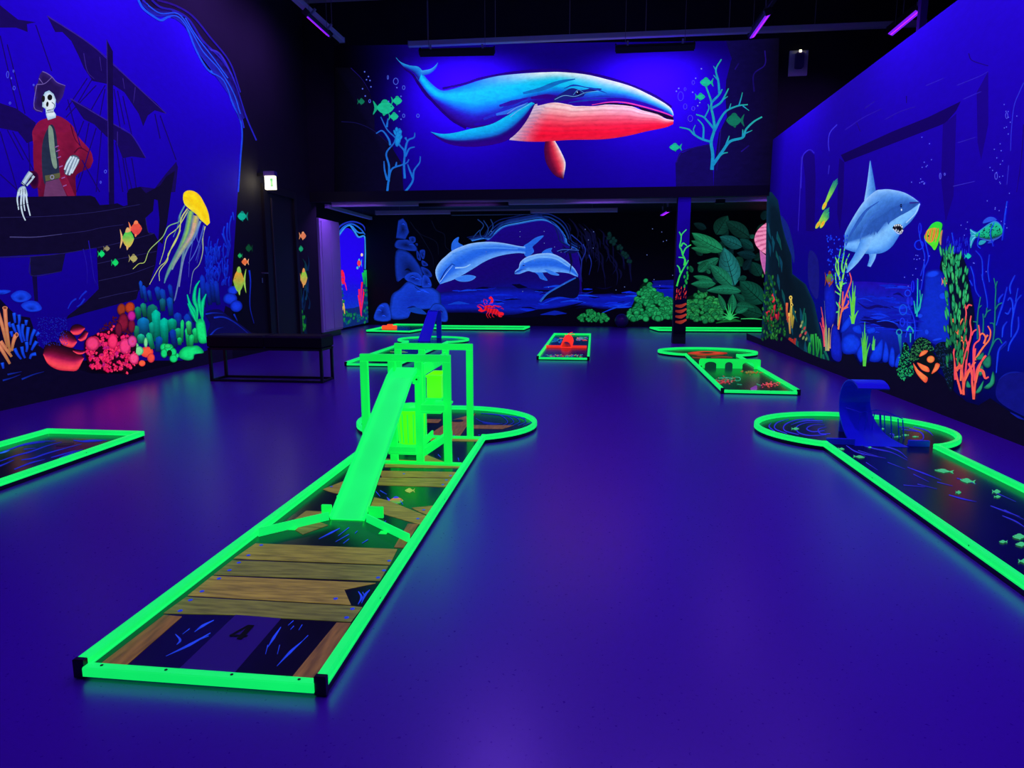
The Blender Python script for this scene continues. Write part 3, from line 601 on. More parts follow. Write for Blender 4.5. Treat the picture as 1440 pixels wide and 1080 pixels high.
for i in range(120):
    x, y = rnd.uniform(535, 610), rnd.uniform(250, 640)
    if x < 560 + (y - 250) * .14: ra.blob(x, y, 6, 10, 0, (16, 80, 170), (30, 130, 220), n=6)
for i in range(160):
    x, y = rnd.uniform(540, 855), rnd.uniform(640, 930)
    if x < 620 or x > 790 or y > 810: ra.blob(x, y, 10, 16, rnd.uniform(-.4, .4), (8, 60, 60), (18, 130, 80) if rnd.random() < .6 else (10, 80, 130), n=7)
ra.done()
rc = Paint(s_alcove, 'painted_red_coral', wall_alcove, zg)
rc.blob(605, 510, 16, 34, 0, (200, 10, 40), (255, 30, 60)).blob(606, 570, 20, 30, 0, (200, 10, 40), (250, 30, 70))
for a in ([(605, 480), (605, 540), (600, 590)], [(600, 520), (582, 560), (590, 600)], [(605, 560), (630, 590), (645, 650)], [(615, 500), (625, 550), (618, 600)], [(775, 580), (765, 700), (770, 870)], [(750, 640), (750, 740)], [(790, 640), (780, 740), (770, 820)], [(745, 690), (760, 800), (765, 860)]): rc.stroke(a, 15, 6, (255, 30, 60), (235, 30, 110))
for i in range(5): rc.stroke([(530, 800 + i * 26), (560, 815 + i * 26), (570, 850 + i * 18)], 14, 8, (225, 40, 40))
rc.done()
yc = Paint(s_alcove, 'painted_yellow_tube_sponge', wall_alcove, zg)
for a in ([(585, 700), (590, 800), (605, 900)], [(575, 740), (575, 830), (590, 900)], [(615, 760), (605, 820), (600, 880)], [(600, 730), (620, 780), (628, 850)]): yc.stroke(a, 20, 8, (240, 200, 110), (200, 170, 60))
for a in ([(560, 640), (575, 690), (570, 740)], [(590, 650), (600, 700)], [(800, 480), (815, 560), (810, 620)], [(785, 500), (795, 600)]): yc.stroke(a, 26, 12, (20, 200, 90), (10, 130, 80))
yc.done()
Paint(s_alcove, 'painted_fish', wall_alcove, zg).fish(752, 420, 40, 60, -1, (240, 60, 80), (60, 200, 220)).blob(772, 350, 10, 14, 0, (240, 200, 170), (250, 220, 190)).blob(735, 460, 9, 12, 0, (60, 200, 220), (60, 200, 220)).blob(568, 455, 9, 11, 0, (200, 220, 220), (220, 240, 240)).done()

# ================================================================ MURAL ON THE WHALE WALL
zA, zB = (480, 40, 4.5), (780, 40, 4.5)
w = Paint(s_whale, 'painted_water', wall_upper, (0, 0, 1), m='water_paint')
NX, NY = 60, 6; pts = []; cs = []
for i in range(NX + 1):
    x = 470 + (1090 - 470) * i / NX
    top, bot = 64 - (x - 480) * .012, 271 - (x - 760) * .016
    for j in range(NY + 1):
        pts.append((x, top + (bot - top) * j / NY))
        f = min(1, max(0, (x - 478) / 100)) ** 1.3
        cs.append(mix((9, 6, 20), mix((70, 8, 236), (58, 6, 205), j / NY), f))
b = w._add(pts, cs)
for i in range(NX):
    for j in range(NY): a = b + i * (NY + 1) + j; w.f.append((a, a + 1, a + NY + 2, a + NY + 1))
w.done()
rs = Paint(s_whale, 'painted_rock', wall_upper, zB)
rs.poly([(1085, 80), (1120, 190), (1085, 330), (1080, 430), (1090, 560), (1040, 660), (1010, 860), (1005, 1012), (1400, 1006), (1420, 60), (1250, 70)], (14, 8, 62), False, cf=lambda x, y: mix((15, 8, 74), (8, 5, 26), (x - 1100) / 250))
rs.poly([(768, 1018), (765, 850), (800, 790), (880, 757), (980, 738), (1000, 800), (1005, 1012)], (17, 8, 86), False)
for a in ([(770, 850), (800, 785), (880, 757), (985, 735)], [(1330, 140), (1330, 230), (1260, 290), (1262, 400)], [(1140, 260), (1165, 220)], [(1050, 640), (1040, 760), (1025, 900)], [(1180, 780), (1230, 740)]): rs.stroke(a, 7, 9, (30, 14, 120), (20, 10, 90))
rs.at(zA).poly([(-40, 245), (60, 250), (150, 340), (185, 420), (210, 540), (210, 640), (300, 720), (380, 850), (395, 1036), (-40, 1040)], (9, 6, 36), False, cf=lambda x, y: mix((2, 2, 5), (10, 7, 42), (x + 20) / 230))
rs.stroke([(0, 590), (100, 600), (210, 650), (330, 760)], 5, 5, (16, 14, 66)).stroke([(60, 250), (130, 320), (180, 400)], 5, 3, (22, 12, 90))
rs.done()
wh = Paint(s_whale, 'painted_whale', wall_upper, zA, 'large cyan backed whale with a red belly')
DB = (40, 2, 150)
TOPc = [(500, 270), (560, 340), (630, 392), (700, 385), (780, 360), (900, 322), (1000, 300), (1150, 285), (1300, 277), (1400, 277), (1550, 292), (1690, 325), (1830, 365), (1950, 420), (2040, 470), (2090, 510), (2102, 548)]
BOTc = [(462, 320), (530, 425), (610, 492), (690, 562), (790, 622), (850, 630), (950, 610), (1060, 570), (1150, 520), (1240, 480), (1350, 462), (1480, 488), (1590, 485), (1700, 470), (1800, 476), (1910, 502), (2030, 537), (2100, 562)]
def whc(u, v):
    hi = max(0, min(1, (u - .22) / .25))
    top = mix((20, 130, 205), (235, 246, 246), hi)
    c = ramp(v, [(0, top), (.10, mix((10, 150, 215), (170, 225, 235), hi)), (.26, (8, 200, 240)), (.46, (4, 186, 236)), (.62, (14, 116, 220)), (.78, (36, 20, 170)), (1, (36, 0, 110))])
    if u > .55: c = mix(c, ramp(v, [(0, (240, 248, 248)), (.2, (190, 232, 244)), (.4, (50, 170, 228)), (.6, (24, 84, 190)), (.8, (50, 10, 190)), (1, (40, 0, 130))]), (u - .55) * 4)
    n = .5 + .5 * math.sin(u * 90 + v * 7) * math.sin(v * 13 + u * 31)
    return mix(c, (40, 214, 244), .25 * n if .12 < v < .5 else 0)
wh.stroke([(640, 380), (780, 350), (900, 312), (1150, 274), (1400, 266), (1690, 315), (1950, 410), (2090, 500)], 16, 20, (30, 2, 120))
wh.loft(TOPc, BOTc, whc, 80, 18)
for a, c in (([(840, 610), (950, 590), (1060, 545), (1150, 500)], (34, 4, 150)), ([(900, 575), (1000, 530), (1060, 490), (1150, 450), (1300, 420)], (30, 40, 180)), ([(1000, 490), (1080, 470), (1180, 440)], (40, 20, 150)), ([(980, 545), (1080, 520), (1180, 470)], (40, 110, 210)), ([(1150, 410), (1260, 385), (1380, 340), (1480, 320)], (16, 110, 190)), ([(1200, 440), (1300, 430), (1420, 440)], (46, 4, 130))): wh.stroke(a, 14, 6, c, mid=30)
wh.stroke([(1240, 480), (1350, 455), (1480, 470), (1600, 470), (1760, 455), (1900, 475), (2040, 520)], 20, 8, (44, 2, 150), mid=44)
wh.done()
be = Paint(s_whale, 'painted_belly', wh.o, zA)
def bec(u, v):
    c = ramp(v, [(0, (255, 232, 224)), (.14, (255, 200, 196)), (.38, (250, 100, 116)), (.6, (255, 34, 66)), (.85, (250, 14, 48)), (1, (225, 30, 60))])
    c = mix((205, 190, 205), c, u / .16) if u < .16 else c
    return mix(c, (170, 30, 60), .25 * (math.sin(v * 46) > .55)) if u > .1 else mix(c, (110, 100, 150), .3 * (math.sin(v * 70) > .2))
be.loft([(1225, 480), (1310, 465), (1440, 480), (1480, 492), (1590, 487), (1700, 482), (1830, 492), (1900, 517), (2000, 542), (2050, 570), (2103, 580)], [(1062, 706), (1180, 716), (1300, 716), (1440, 706), (1650, 702), (1800, 682), (1930, 652), (2050, 627), (2100, 606)], bec, 60, 26)
be.done()
mo = Paint(s_whale, 'painted_mouth', wh.o, zA)
mo.poly([(1585, 484), (1700, 470), (1820, 478), (1930, 508), (2040, 540), (2100, 562), (2103, 580), (2060, 572), (2000, 543), (1900, 517), (1880, 500), (1800, 488), (1700, 480)], (22, 2, 40), False)
mo.stroke([(1585, 484), (1700, 466), (1800, 470), (1910, 495), (2030, 530), (2098, 556)], 4, 7, (235, 60, 160), mid=9)
mo.done()
fl2 = Paint(s_whale, 'painted_flipper', wh.o, zA)
fl2.loft([(565, 655), (640, 668), (720, 660), (820, 636), (950, 606), (1050, 552), (1140, 502), (1200, 468), (1222, 474)], [(565, 656), (620, 702), (700, 737), (820, 749), (950, 737), (1050, 707), (1120, 652), (1180, 572), (1224, 482)], lambda u, v: ramp(v, [(0, (10, 196, 226)), (.35, (8, 160, 215)), (.55, (16, 100, 190)), (.66, (30, 2, 110)), (1, (44, 0, 120))]), 36, 12)
for a in ([(1050, 540), (1110, 500), (1170, 478)], [(1070, 560), (1120, 520), (1190, 480)]): fl2.stroke(a, 4, 3, (120, 160, 225))
fl2.done()
f3 = Paint(s_whale, 'painted_fin', wh.o, zA)
f3.loft([(1290, 715), (1283, 780), (1300, 860), (1350, 930), (1400, 952)], [(1352, 712), (1390, 780), (1418, 848), (1412, 910), (1404, 952)], lambda u, v: ramp(v, [(0, (60, 4, 60)), (.3, (110, 10, 50)), (.6, (215, 40, 66)), (.82, (250, 120, 120)), (1, (235, 235, 240))]) if u < .8 else mix(ramp(v, [(0, (60, 4, 60)), (.6, (180, 30, 56)), (1, (220, 200, 210))]), (30, 4, 40), (u - .8) * 4), 18, 8)
f3.done()
tl = Paint(s_whale, 'painted_tail_fluke', wh.o, zA)
tl.loft([(345, 182), (375, 212), (430, 234), (485, 242), (515, 270)], [(348, 190), (380, 238), (430, 262), (465, 290), (490, 330)], lambda u, v: ramp(v, [(0, (40, 160, 225)), (.5, (20, 110, 210)), (1, (30, 4, 120))]), 16, 6)
tl.loft([(505, 268), (560, 258), (590, 240), (612, 215)], [(512, 298), (560, 286), (597, 254), (613, 216)], lambda u, v: ramp(v, [(0, (60, 170, 230)), (1, (20, 90, 200))]), 12, 5)
tl.stroke([(350, 195), (400, 255), (450, 290), (490, 350), (560, 440), (690, 570), (790, 630)], 4, 16, (26, 0, 100), mid=18)
tl.done()
ey = Paint(s_whale, 'painted_eye', wh.o, zB)
ey.poly([(0, 440), (60, 400), (110, 378), (170, 390), (240, 378), (300, 385), (200, 410), (180, 430), (130, 440), (60, 455), (0, 465)], (24, 30, 120))
ey.stroke([(0, 450), (60, 425), (130, 430), (200, 405), (290, 395)], 3, 2, (120, 190, 230)).stroke([(118, 420), (150, 388), (186, 408)], 3, 2, (80, 165, 225)).blob(148, 408, 15, 12, 0, (10, 8, 60), (14, 10, 50)).blob(143, 403, 4, 4, 0, (180, 200, 240), (180, 200, 240))
for a in ([(60, 380), (120, 360), (200, 372)], [(180, 370), (260, 385), (330, 410)], [(200, 440), (300, 430), (420, 440)], [(90, 470), (200, 455), (330, 450)]): ey.stroke(a, 4, 3, (20, 60, 170), mid=12)
ey.done()
cl = Paint(s_whale, 'painted_coral', wall_upper, zA, 'blue branching coral left of the whale')
for a in ([(290, 1040), (300, 960), (320, 890), (380, 865), (415, 850), (428, 828)], [(300, 970), (302, 870), (285, 790), (330, 730), (345, 690)], [(402, 950), (397, 860), (400, 780), (370, 740), (345, 695), (290, 640), (250, 560)], [(288, 625), (295, 570)], [(400, 790), (420, 712), (460, 690), (465, 660)], [(405, 810), (430, 762), (465, 750)], [(400, 1040), (450, 970), (460, 900), (495, 850), (500, 810)], [(455, 950), (430, 890), (420, 860)], [(310, 740), (300, 700), (260, 648), (220, 665)], [(292, 960), (275, 900), (270, 840)], [(345, 875), (350, 845)], [(405, 690), (415, 710)]):
    cl.stroke(a, 14, 7, (22, 110, 205), (30, 90, 190))
for q in ((360, 690, 20, 60, .15), (350, 640, 10, 16, 0), (372, 655, 12, 14, .5), (340, 660, 8, 20, -.4), (375, 690, 10, 16, .5)): cl.blob(*q, (16, 100, 190), (24, 140, 215))
cl.done()
cr = Paint(s_whale, 'painted_coral', wall_upper, zB, 'teal branching coral right of the whale')
for a, wd in (([(995, 895), (1000, 800), (990, 720), (1010, 640), (1005, 570), (990, 500), (990, 460), (955, 362)], 22), ([(990, 470), (1040, 420), (1060, 385)], 16), ([(1042, 412), (1035, 330), (1020, 260), (1055, 195)], 15), ([(1035, 330), (1005, 295)], 9), ([(1020, 265), (1005, 238)], 8), ([(995, 505), (1050, 470), (1080, 420), (1100, 380)], 15), ([(1060, 455), (1095, 430)], 9), ([(1010, 650), (1050, 570), (1090, 520), (1160, 490), (1222, 482)], 16), ([(1165, 490), (1180, 440), (1188, 405)], 9), ([(1105, 510), (1115, 475)], 9), ([(1190, 490), (1230, 520)], 8), ([(1000, 865), (1060, 780), (1110, 715), (1190, 690), (1210, 640), (1260, 590), (1312, 560)], 20), ([(1190, 690), (1190, 640)], 12), ([(1205, 665), (1250, 645)], 9), ([(1085, 735), (1105, 680)], 13), ([(1015, 840), (1060, 795), (1095, 785)], 12), ([(990, 718), (930, 700), (880, 670), (850, 640), (790, 625)], 15), ([(885, 668), (878, 640), (890, 612)], 9), ([(940, 700), (940, 620), (905, 575)], 13), ([(1005, 632), (970, 590), (940, 560), (895, 545)], 15), ([(945, 570), (975, 510), (970, 480)], 10)):
    cr.stroke(a, wd, wd * .45, (20, 140, 190), (34, 170, 150))
cr.done()
FT = (24, 190, 140)
for z_, a in ((zA, (268, 502, 135, 82, 1)), (zA, (350, 458, 70, 48, 1)), (zA, (330, 558, 64, 44, 1)), (zA, (125, 463, 46, 34, 1)), (zB, (962, 342, 86, 50, -1)), (zB, (920, 433, 64, 38, 1)), (zB, (1142, 582, 116, 74, -1)), (zB, (765, 752, 80, 42, -1))):
    dim = .6 if a[0] in (1142, 125) else 1
    Paint(s_whale, 'painted_fish', wall_upper, z_).fish(*a, tuple(v * dim for v in FT), tuple(v * dim * .9 for v in FT)).done()
bb = Paint(s_whale, 'painted_bubbles', wall_upper, zA)
for q in ((345, 335, 17, 22), (395, 375, 10, 14), (485, 553, 10, 13), (295, 310, 6, 14), (395, 553, 9, 13), (180, 460, 8, 12)): bb.ring(*q, 4, (70, 90, 215))
for q in ((148, 275), (172, 305), (160, 325), (182, 330), (135, 382), (188, 370), (152, 428), (378, 430), (300, 462), (368, 525), (378, 575), (352, 375)): bb.blob(*q, 5, 5, 0, (70, 80, 200), (80, 100, 220), n=8)
bb.at(zB)
for q in ((797, 430, 19, 31), (877, 343, 10, 15), (826, 495, 13, 19), (877, 508, 12, 15), (858, 570, 17, 22), (825, 385, 8, 12)): bb.ring(*q, 4, (74, 60, 220))
for q in ((928, 256), (892, 316), (770, 398), (785, 380), (905, 490), (918, 470), (873, 404)): bb.blob(*q, 5, 5, 0, (90, 90, 220), (120, 130, 235), n=8)
bb.done()

# ================================================================ MURAL ON THE REAR WALL
zC, zD, zE = (520, 280, 6), (740, 280, 6), (900, 280, 6)
rnd = random.Random(9)
w = Paint(s_back, 'painted_water', wall_back, zC, 'dark blue sea inside a cave arch')
def seac(u, v): return ramp(v, [(0, (24, 6, 128)), (.45, (22, 4, 110)), (.7, (18, 8, 110)), (.85, (10, 16, 150)), (1, (8, 8, 70))])
w.loft([(560, 760), (700, 560), (900, 400), (1000, 340), (1050, 290), (1130, 230), (1250, 205), (1440, 172), (1540, 205), (1610, 260), (1650, 320), (1672, 380), (1750, 420), (1775, 560)], [(560, 900), (640, 900), (720, 900), (800, 900), (900, 900), (1000, 900), (1100, 900), (1200, 900), (1300, 900), (1400, 900), (1500, 900), (1600, 900), (1700, 900), (1800, 900)], seac, 40, 14)
w.done()
sbd = Paint(s_back, 'painted_seabed', wall_back, zC, 'blue rippled sea floor')
sbd.loft([(560, 790), (800, 770), (1100, 740), (1440, 760), (1740, 800), (2000, 800), (2230, 790), (2420, 700), (2620, 690)], [(560, 960), (900, 960), (1200, 990), (1500, 950), (1750, 900), (1980, 930), (2200, 920), (2420, 900), (2620, 900)], lambda u, v: ramp(v, [(0, (12, 12, 100)), (.25, (12, 26, 190)), (.5, (10, 20, 150)), (.75, (12, 30, 190)), (1, (5, 4, 50))]), 60, 10)
for i in range(60):
    x = rnd.uniform(620, 2450); y = rnd.uniform(745, 930); L = rnd.uniform(60, 220); c = rnd.choice([(10, 40, 215), (14, 60, 225), (6, 6, 60), (5, 4, 44), (12, 22, 160)])
    sbd.stroke([(x, y), (x + L / 2, y + rnd.uniform(-14, 14)), (x + L, y + rnd.uniform(-10, 10))], 4, 3, c, mid=rnd.uniform(8, 20))
for a, c, m_ in (([(1100, 985), (1250, 985), (1420, 960), (1600, 930), (1800, 870)], (4, 3, 30), 60), ([(1440, 890), (1600, 830), (1740, 830), (1760, 850)], (14, 50, 215), 26), ([(1960, 960), (2060, 920), (2200, 870)], (16, 60, 220), 12), ([(660, 890), (750, 875), (840, 885)], (14, 60, 200), 26), ([(1200, 720), (1260, 735), (1330, 745)], (4, 3, 40), 40), ([(1430, 860), (1490, 800), (1560, 760), (1680, 690), (1735, 662)], (30, 80, 200), 18), ([(2090, 875), (2150, 865)], (5, 4, 40), 18), ([(1440, 975), (1560, 960), (1660, 965)], (10, 30, 160), 40)): sbd.stroke(a, 4, 4, c, mid=m_)
sbd.poly([(2380, 690), (2580, 680), (2580, 730), (2400, 720)], (10, 14, 120), False)
sbd.done()
ca = Paint(s_back, 'painted_cave_arch', wall_back, zC, 'dark cave arch with pale blue edges')
AR = [(860, 350), (960, 330), (1000, 338), (1050, 290), (1130, 230), (1250, 203), (1440, 172), (1540, 203), (1610, 260), (1650, 322), (1668, 380), (1750, 425)]
for dx, dy, c, wd in ((0, 0, (50, 130, 220), 9), (-8, -16, (26, 70, 170), 12), (14, -26, (18, 46, 120), 12), (-24, -30, (14, 36, 110), 10), (24, -48, (14, 30, 100), 9), (-40, -52, (10, 24, 84), 8), (4, 8, (30, 90, 200), 5)):
    ca.stroke([(x + dx * (1 if x > 1300 else 1) + (dx * .6 if x > 1400 else 0), y + dy * (1 if y < 300 else .5)) for x, y in AR], wd, wd, c)
for a in ([(910, 170), (960, 220), (930, 280), (950, 340)], [(960, 180), (1000, 250), (975, 320)], [(1020, 170), (1040, 230), (1000, 300)], [(860, 340), (900, 290), (930, 260)]): ca.stroke(a, 9, 5, (20, 44, 100), (26, 70, 150))
for i in range(46):
    x = rnd.uniform(1620, 2150); y = rnd.uniform(160, 420) + max(0, x - 1750) * .5; L = rnd.uniform(60, 220)
    ca.stroke([(x, y), (x + L * .3, y + L * .3), (x + L * .42 + rnd.uniform(-20, 20), y + L * .8), (x + L * .4 + rnd.uniform(-20, 20), y + L * 1.3)], 3, 2, (8, 8, 34), (11, 13, 58), mid=rnd.uniform(6, 22))
for i in range(26):
    x, y = 2010 + rnd.uniform(0, 190), 0; y = 300 + (x - 2010) * 1.15 + rnd.uniform(-20, 30); ca.blob(x, y, 16, 20, .6, (5, 18, 22), (9, 40, 42), n=8)
for a in ([(1750, 430), (1785, 520), (1780, 600), (1790, 700)], [(1800, 380), (1820, 440), (1790, 520), (1780, 640), (1750, 760)], [(1850, 470), (1870, 540), (1850, 640)], [(1700, 300), (1780, 370), (1800, 420)], [(1690, 420), (1740, 440)]): ca.stroke(a, 9, 5, (30, 50, 150), (16, 24, 110))
ca.poly([(1740, 665), (1770, 700), (1745, 830), (1600, 825), (1500, 840), (1440, 870), (1500, 800), (1600, 740)], (6, 6, 46)).stroke([(1440, 866), (1500, 798), (1600, 738), (1738, 664)], 12, 9, (34, 96, 200))
ca.poly([(1580, 440), (1620, 420), (1690, 415), (1765, 430), (1720, 458), (1640, 452)], (12, 16, 80)).stroke([(1580, 440), (1640, 425), (1765, 432)], 5, 4, (60, 110, 220)).stroke([(1640, 450), (1680, 430)], 4, 3, (40, 80, 190))
for a in ([(520, 180), (560, 260), (630, 300), (640, 400), (690, 440)], [(340, 190), (420, 290), (560, 360), (580, 470)], [(400, 260), (520, 460), (540, 560)]): ca.stroke(a, 7, 5, (8, 12, 34))
ca.done()
def dolphin(top, bot, extra, lines, label):
    d = Paint(s_back, 'painted_dolphin', wall_back, zC, label)
    for e in extra[0]: d.puff(e, (40, 110, 235), (34, 100, 225), k=.7)
    d.loft(top, bot, lambda u, v: ramp(v, [(0, (150, 195, 255)), (.14, (92, 158, 248)), (.4, (36, 104, 232)), (.62, (34, 100, 230)), (.82, (84, 150, 245)), (1, (100, 165, 250))]), 40, 12)
    for e in extra[1]: d.puff(e, (70, 140, 245), (52, 122, 240), k=.7)
    for a, wd, c in lines: d.stroke(a, wd, wd * .5, c)
    d.done()
dolphin([(592, 716), (562, 660), (555, 595), (590, 530), (640, 482), (690, 440), (760, 405), (850, 375), (950, 362), (1050, 362), (1150, 375), (1250, 395), (1312, 402)], [(592, 718), (640, 702), (700, 682), (780, 642), (880, 582), (960, 532), (1050, 492), (1150, 467), (1250, 455), (1312, 460)],
        ([[(695, 445), (690, 385), (712, 342), (752, 320), (747, 365), (790, 395), (740, 420)], [(1296, 400), (1340, 368), (1400, 325), (1468, 308), (1420, 360), (1372, 405), (1385, 445), (1330, 487), (1300, 458)]], [[(718, 672), (780, 646), (840, 640), (896, 655), (850, 690), (770, 696)]]),
        [([(598, 680), (640, 605), (690, 550)], 10, (10, 30, 120)), ([(592, 700), (650, 620), (700, 560)], 6, (150, 195, 255)), ([(720, 580), (800, 575), (850, 550)], 12, (150, 200, 255)), ([(690, 545), (720, 560)], 6, (8, 20, 90)), ([(700, 470), (850, 420), (1050, 410), (1250, 420)], 22, (70, 140, 245)), ([(620, 560), (680, 490), (760, 440)], 16, (80, 150, 248))], 'larger blue dolphin diving')
dolphin([(1222, 622), (1232, 600), (1258, 580), (1268, 535), (1320, 490), (1400, 465), (1460, 458), (1530, 458), (1610, 490), (1680, 540), (1730, 590), (1757, 640)], [(1224, 632), (1260, 632), (1300, 618), (1340, 606), (1390, 618), (1500, 617), (1600, 617), (1680, 627), (1730, 648), (1757, 655)],
        ([[(1452, 462), (1480, 428), (1537, 412), (1530, 438), (1545, 468)], [(1388, 612), (1420, 640), (1440, 672), (1500, 688), (1470, 645), (1450, 615)]], [[(1470, 590), (1510, 596), (1592, 632), (1586, 645), (1520, 632)]]),
        [([(1224, 622), (1270, 600), (1320, 590)], 6, (14, 40, 140)), ([(1290, 560), (1310, 562)], 8, (8, 20, 90)), ([(1300, 530), (1420, 490), (1560, 500), (1680, 570)], 20, (110, 175, 252))], 'smaller blue dolphin following')
lb = Paint(s_back, 'painted_lobster', wall_back, zC, 'bright red lobster')
RD, RD2 = (245, 26, 44), (170, 10, 30)
for a in ([(1040, 900), (1100, 905), (1125, 925)], [(1050, 895), (1090, 912), (1130, 930)], [(1000, 950), (985, 975), (1000, 1005)], [(1015, 955), (1005, 980), (1022, 1002)], [(1035, 955), (1035, 985), (1050, 998)], [(1050, 950), (1060, 970), (1075, 985)], [(975, 895), (960, 865), (965, 840)], [(985, 890), (990, 860), (970, 845)], [(960, 905), (930, 890), (905, 900)]): lb.stroke(a, 7, 4, RD, RD2)
lb.stroke([(1000, 905), (1020, 880), (1030, 860)], 16, 18, RD).poly([(1005, 830), (1025, 822), (1042, 850), (1035, 885), (1015, 890), (1025, 860), (1022, 845), (1008, 842)], RD)
lb.stroke([(975, 935), (945, 945), (925, 935)], 14, 16, RD).poly([(905, 905), (930, 908), (950, 930), (940, 948), (915, 940), (930, 925), (920, 915)], RD)
lb.loft([(962, 905), (1000, 895), (1040, 905), (1080, 935), (1100, 960)], [(965, 925), (985, 945), (1020, 960), (1060, 972), (1090, 975)], lambda u, v: mix(RD, RD2, .7 * (math.sin(u * 38) > .45) + .3 * v), 40, 5)
lb.poly([(1090, 955), (1125, 958), (1130, 975), (1110, 995), (1085, 988)], RD)
lb.done()
RKS = [[(220, 330), (240, 180), (280, 160), (312, 200), (333, 280), (300, 342)], [(280, 342), (330, 345), (392, 400), (385, 440), (220, 412), (225, 350)], [(330, 322), (380, 318), (386, 360), (350, 370)], [(385, 375), (405, 375), (400, 395)], [(220, 440), (330, 448), (420, 560), (452, 650), (440, 730), (300, 662), (225, 690)], [(395, 430), (425, 470), (430, 520), (400, 500)], [(420, 435), (466, 430), (460, 500), (440, 500)], [(438, 515), (478, 535), (492, 562), (445, 562)], [(430, 570), (490, 590), (525, 635), (515, 660), (460, 640)], [(288, 655), (340, 618), (410, 620), (452, 680), (440, 735), (330, 700)], [(450, 640), (500, 660), (522, 740), (440, 742)],
       [(170, 1005), (172, 870), (192, 800), (250, 760), (310, 700), (350, 700), (430, 745), (520, 745), (590, 790), (602, 850), (590, 910), (480, 930), (340, 940), (320, 1005)], [(480, 1010), (530, 890), (600, 884), (650, 940), (656, 1030), (580, 1030)], [(40, 1020), (55, 930), (100, 880), (160, 890), (178, 1022)]]
for i, r_ in enumerate(RKS):
    big = i >= 9
    e = (20, 62, 205) if big else (16, 48, 165); m_ = (15, 44, 178) if i == 11 else ((8, 22, 110) if big else (6, 14, 62))
    q = Paint(s_back, 'painted_boulder', wall_back, zC); q.puff(r_, tuple(v * .45 for v in e), e, tuple(v * 1.0 for v in m_), shift=(0, 6), k=.86, smooth=False if i in (0,) else True)
    xs_ = [p_[0] for p_ in r_]; ys_ = [p_[1] for p_ in r_]; W_, H_ = max(xs_) - min(xs_), max(ys_) - min(ys_)
    for k_ in range(3 if big else 1):
        x_, y_ = rnd.uniform(min(xs_) + W_ * .15, max(xs_) - W_ * .35), rnd.uniform(min(ys_) + H_ * .15, max(ys_) - H_ * .2)
        if inpoly(x_, y_, r_) and inpoly(x_ + W_ * .25, y_ + 8, r_): q.stroke([(x_, y_), (x_ + W_ * .12, y_ - H_ * .03), (x_ + W_ * .25, y_ + H_ * .04)], 3, 3, rnd.choice([tuple(v * .6 for v in m_), tuple(min(255, v * 1.25) for v in e)]), mid=H_ * .07)
    if i == 11: q.poly([(330, 942), (360, 915), (420, 920), (480, 970), (400, 965)], (14, 60, 170)).stroke([(250, 800), (330, 830), (430, 820)], 6, 3, (16, 60, 200)).stroke([(380, 740), (420, 770), (460, 780)], 5, 3, (5, 12, 80))
    q.done()
dots = Paint(s_back, 'painted_bubbles', wall_back, zC)
for i in range(34): dots.blob(rnd.uniform(900, 2560), rnd.uniform(240, 800), 4, 4, 0, (60, 80, 170), (110, 130, 200), n=6)
dots.done()
def bush(name, poly, zoom, cols, n, r, par=None, surf=s_back, label=None):
    p = Paint(surf, name, par or wall_back, zoom, label)
    xs = [q[0] for q in poly]; ys = [q[1] for q in poly]; P = []
    while len(P) < n:
        x, y = rnd.uniform(min(xs), max(xs)), rnd.uniform(min(ys), max(ys))
        if inpoly(x, y, poly): P.append((x, y))
    p.poly(poly, tuple(v * .22 for v in cols[0]), False)
    for x, y in sorted(P, key=lambda q: q[1]):
        c = mix(cols[0], cols[1], rnd.random()); rr_ = r * rnd.uniform(.65, 1.25)
        p.blob(x, y, rr_, rr_ * .85, rnd.uniform(-.4, .4), tuple(v * .32 for v in c), c, n=9, shift=(0, -rr_ * .25))
    p.done()
bush('painted_bush', [(430, 1010), (460, 985), (500, 950), (540, 930), (590, 965), (650, 970), (695, 1000), (690, 1035), (480, 1035)], zD, ((14, 110, 60), (30, 160, 80)), 90, 15, label='low green bush at the foot of the cave')
bush('painted_bush', [(860, 990), (890, 900), (940, 800), (960, 740), (1010, 680), (1060, 740), (1120, 800), (1180, 830), (1262, 870), (1262, 1010), (900, 1015)], zD, ((14, 120, 66), (34, 172, 96)), 200, 26, label='tall leafy green bush left of the pillar')
bush('painted_bush', [(390, 1015), (395, 830), (460, 800), (540, 770), (620, 820), (690, 860), (685, 1000), (600, 1035)], zE, ((14, 104, 60), (44, 160, 80)), 130, 26, label='leafy green bush right of the pillar')
for i in range(46):
    x_, y_ = rnd.uniform(450, 1060), rnd.uniform(150, 960); a_ = rnd.uniform(0, 6.3); c_ = rnd.choice([(8, 40, 38), (10, 52, 44), (7, 34, 40), (12, 62, 48)])
    if y_ > 520 - (x_ - 450) * .9 and not (x_ < 700 and y_ > 820): Paint(s_back, 'painted_leaf', wall_back, zE).leaf((x_, y_), (x_ + 120 * math.cos(a_), y_ + 90 * math.sin(a_)), rnd.uniform(50, 84), tuple(v * .5 for v in c_), c_, tuple(v * .3 for v in c_)).done()
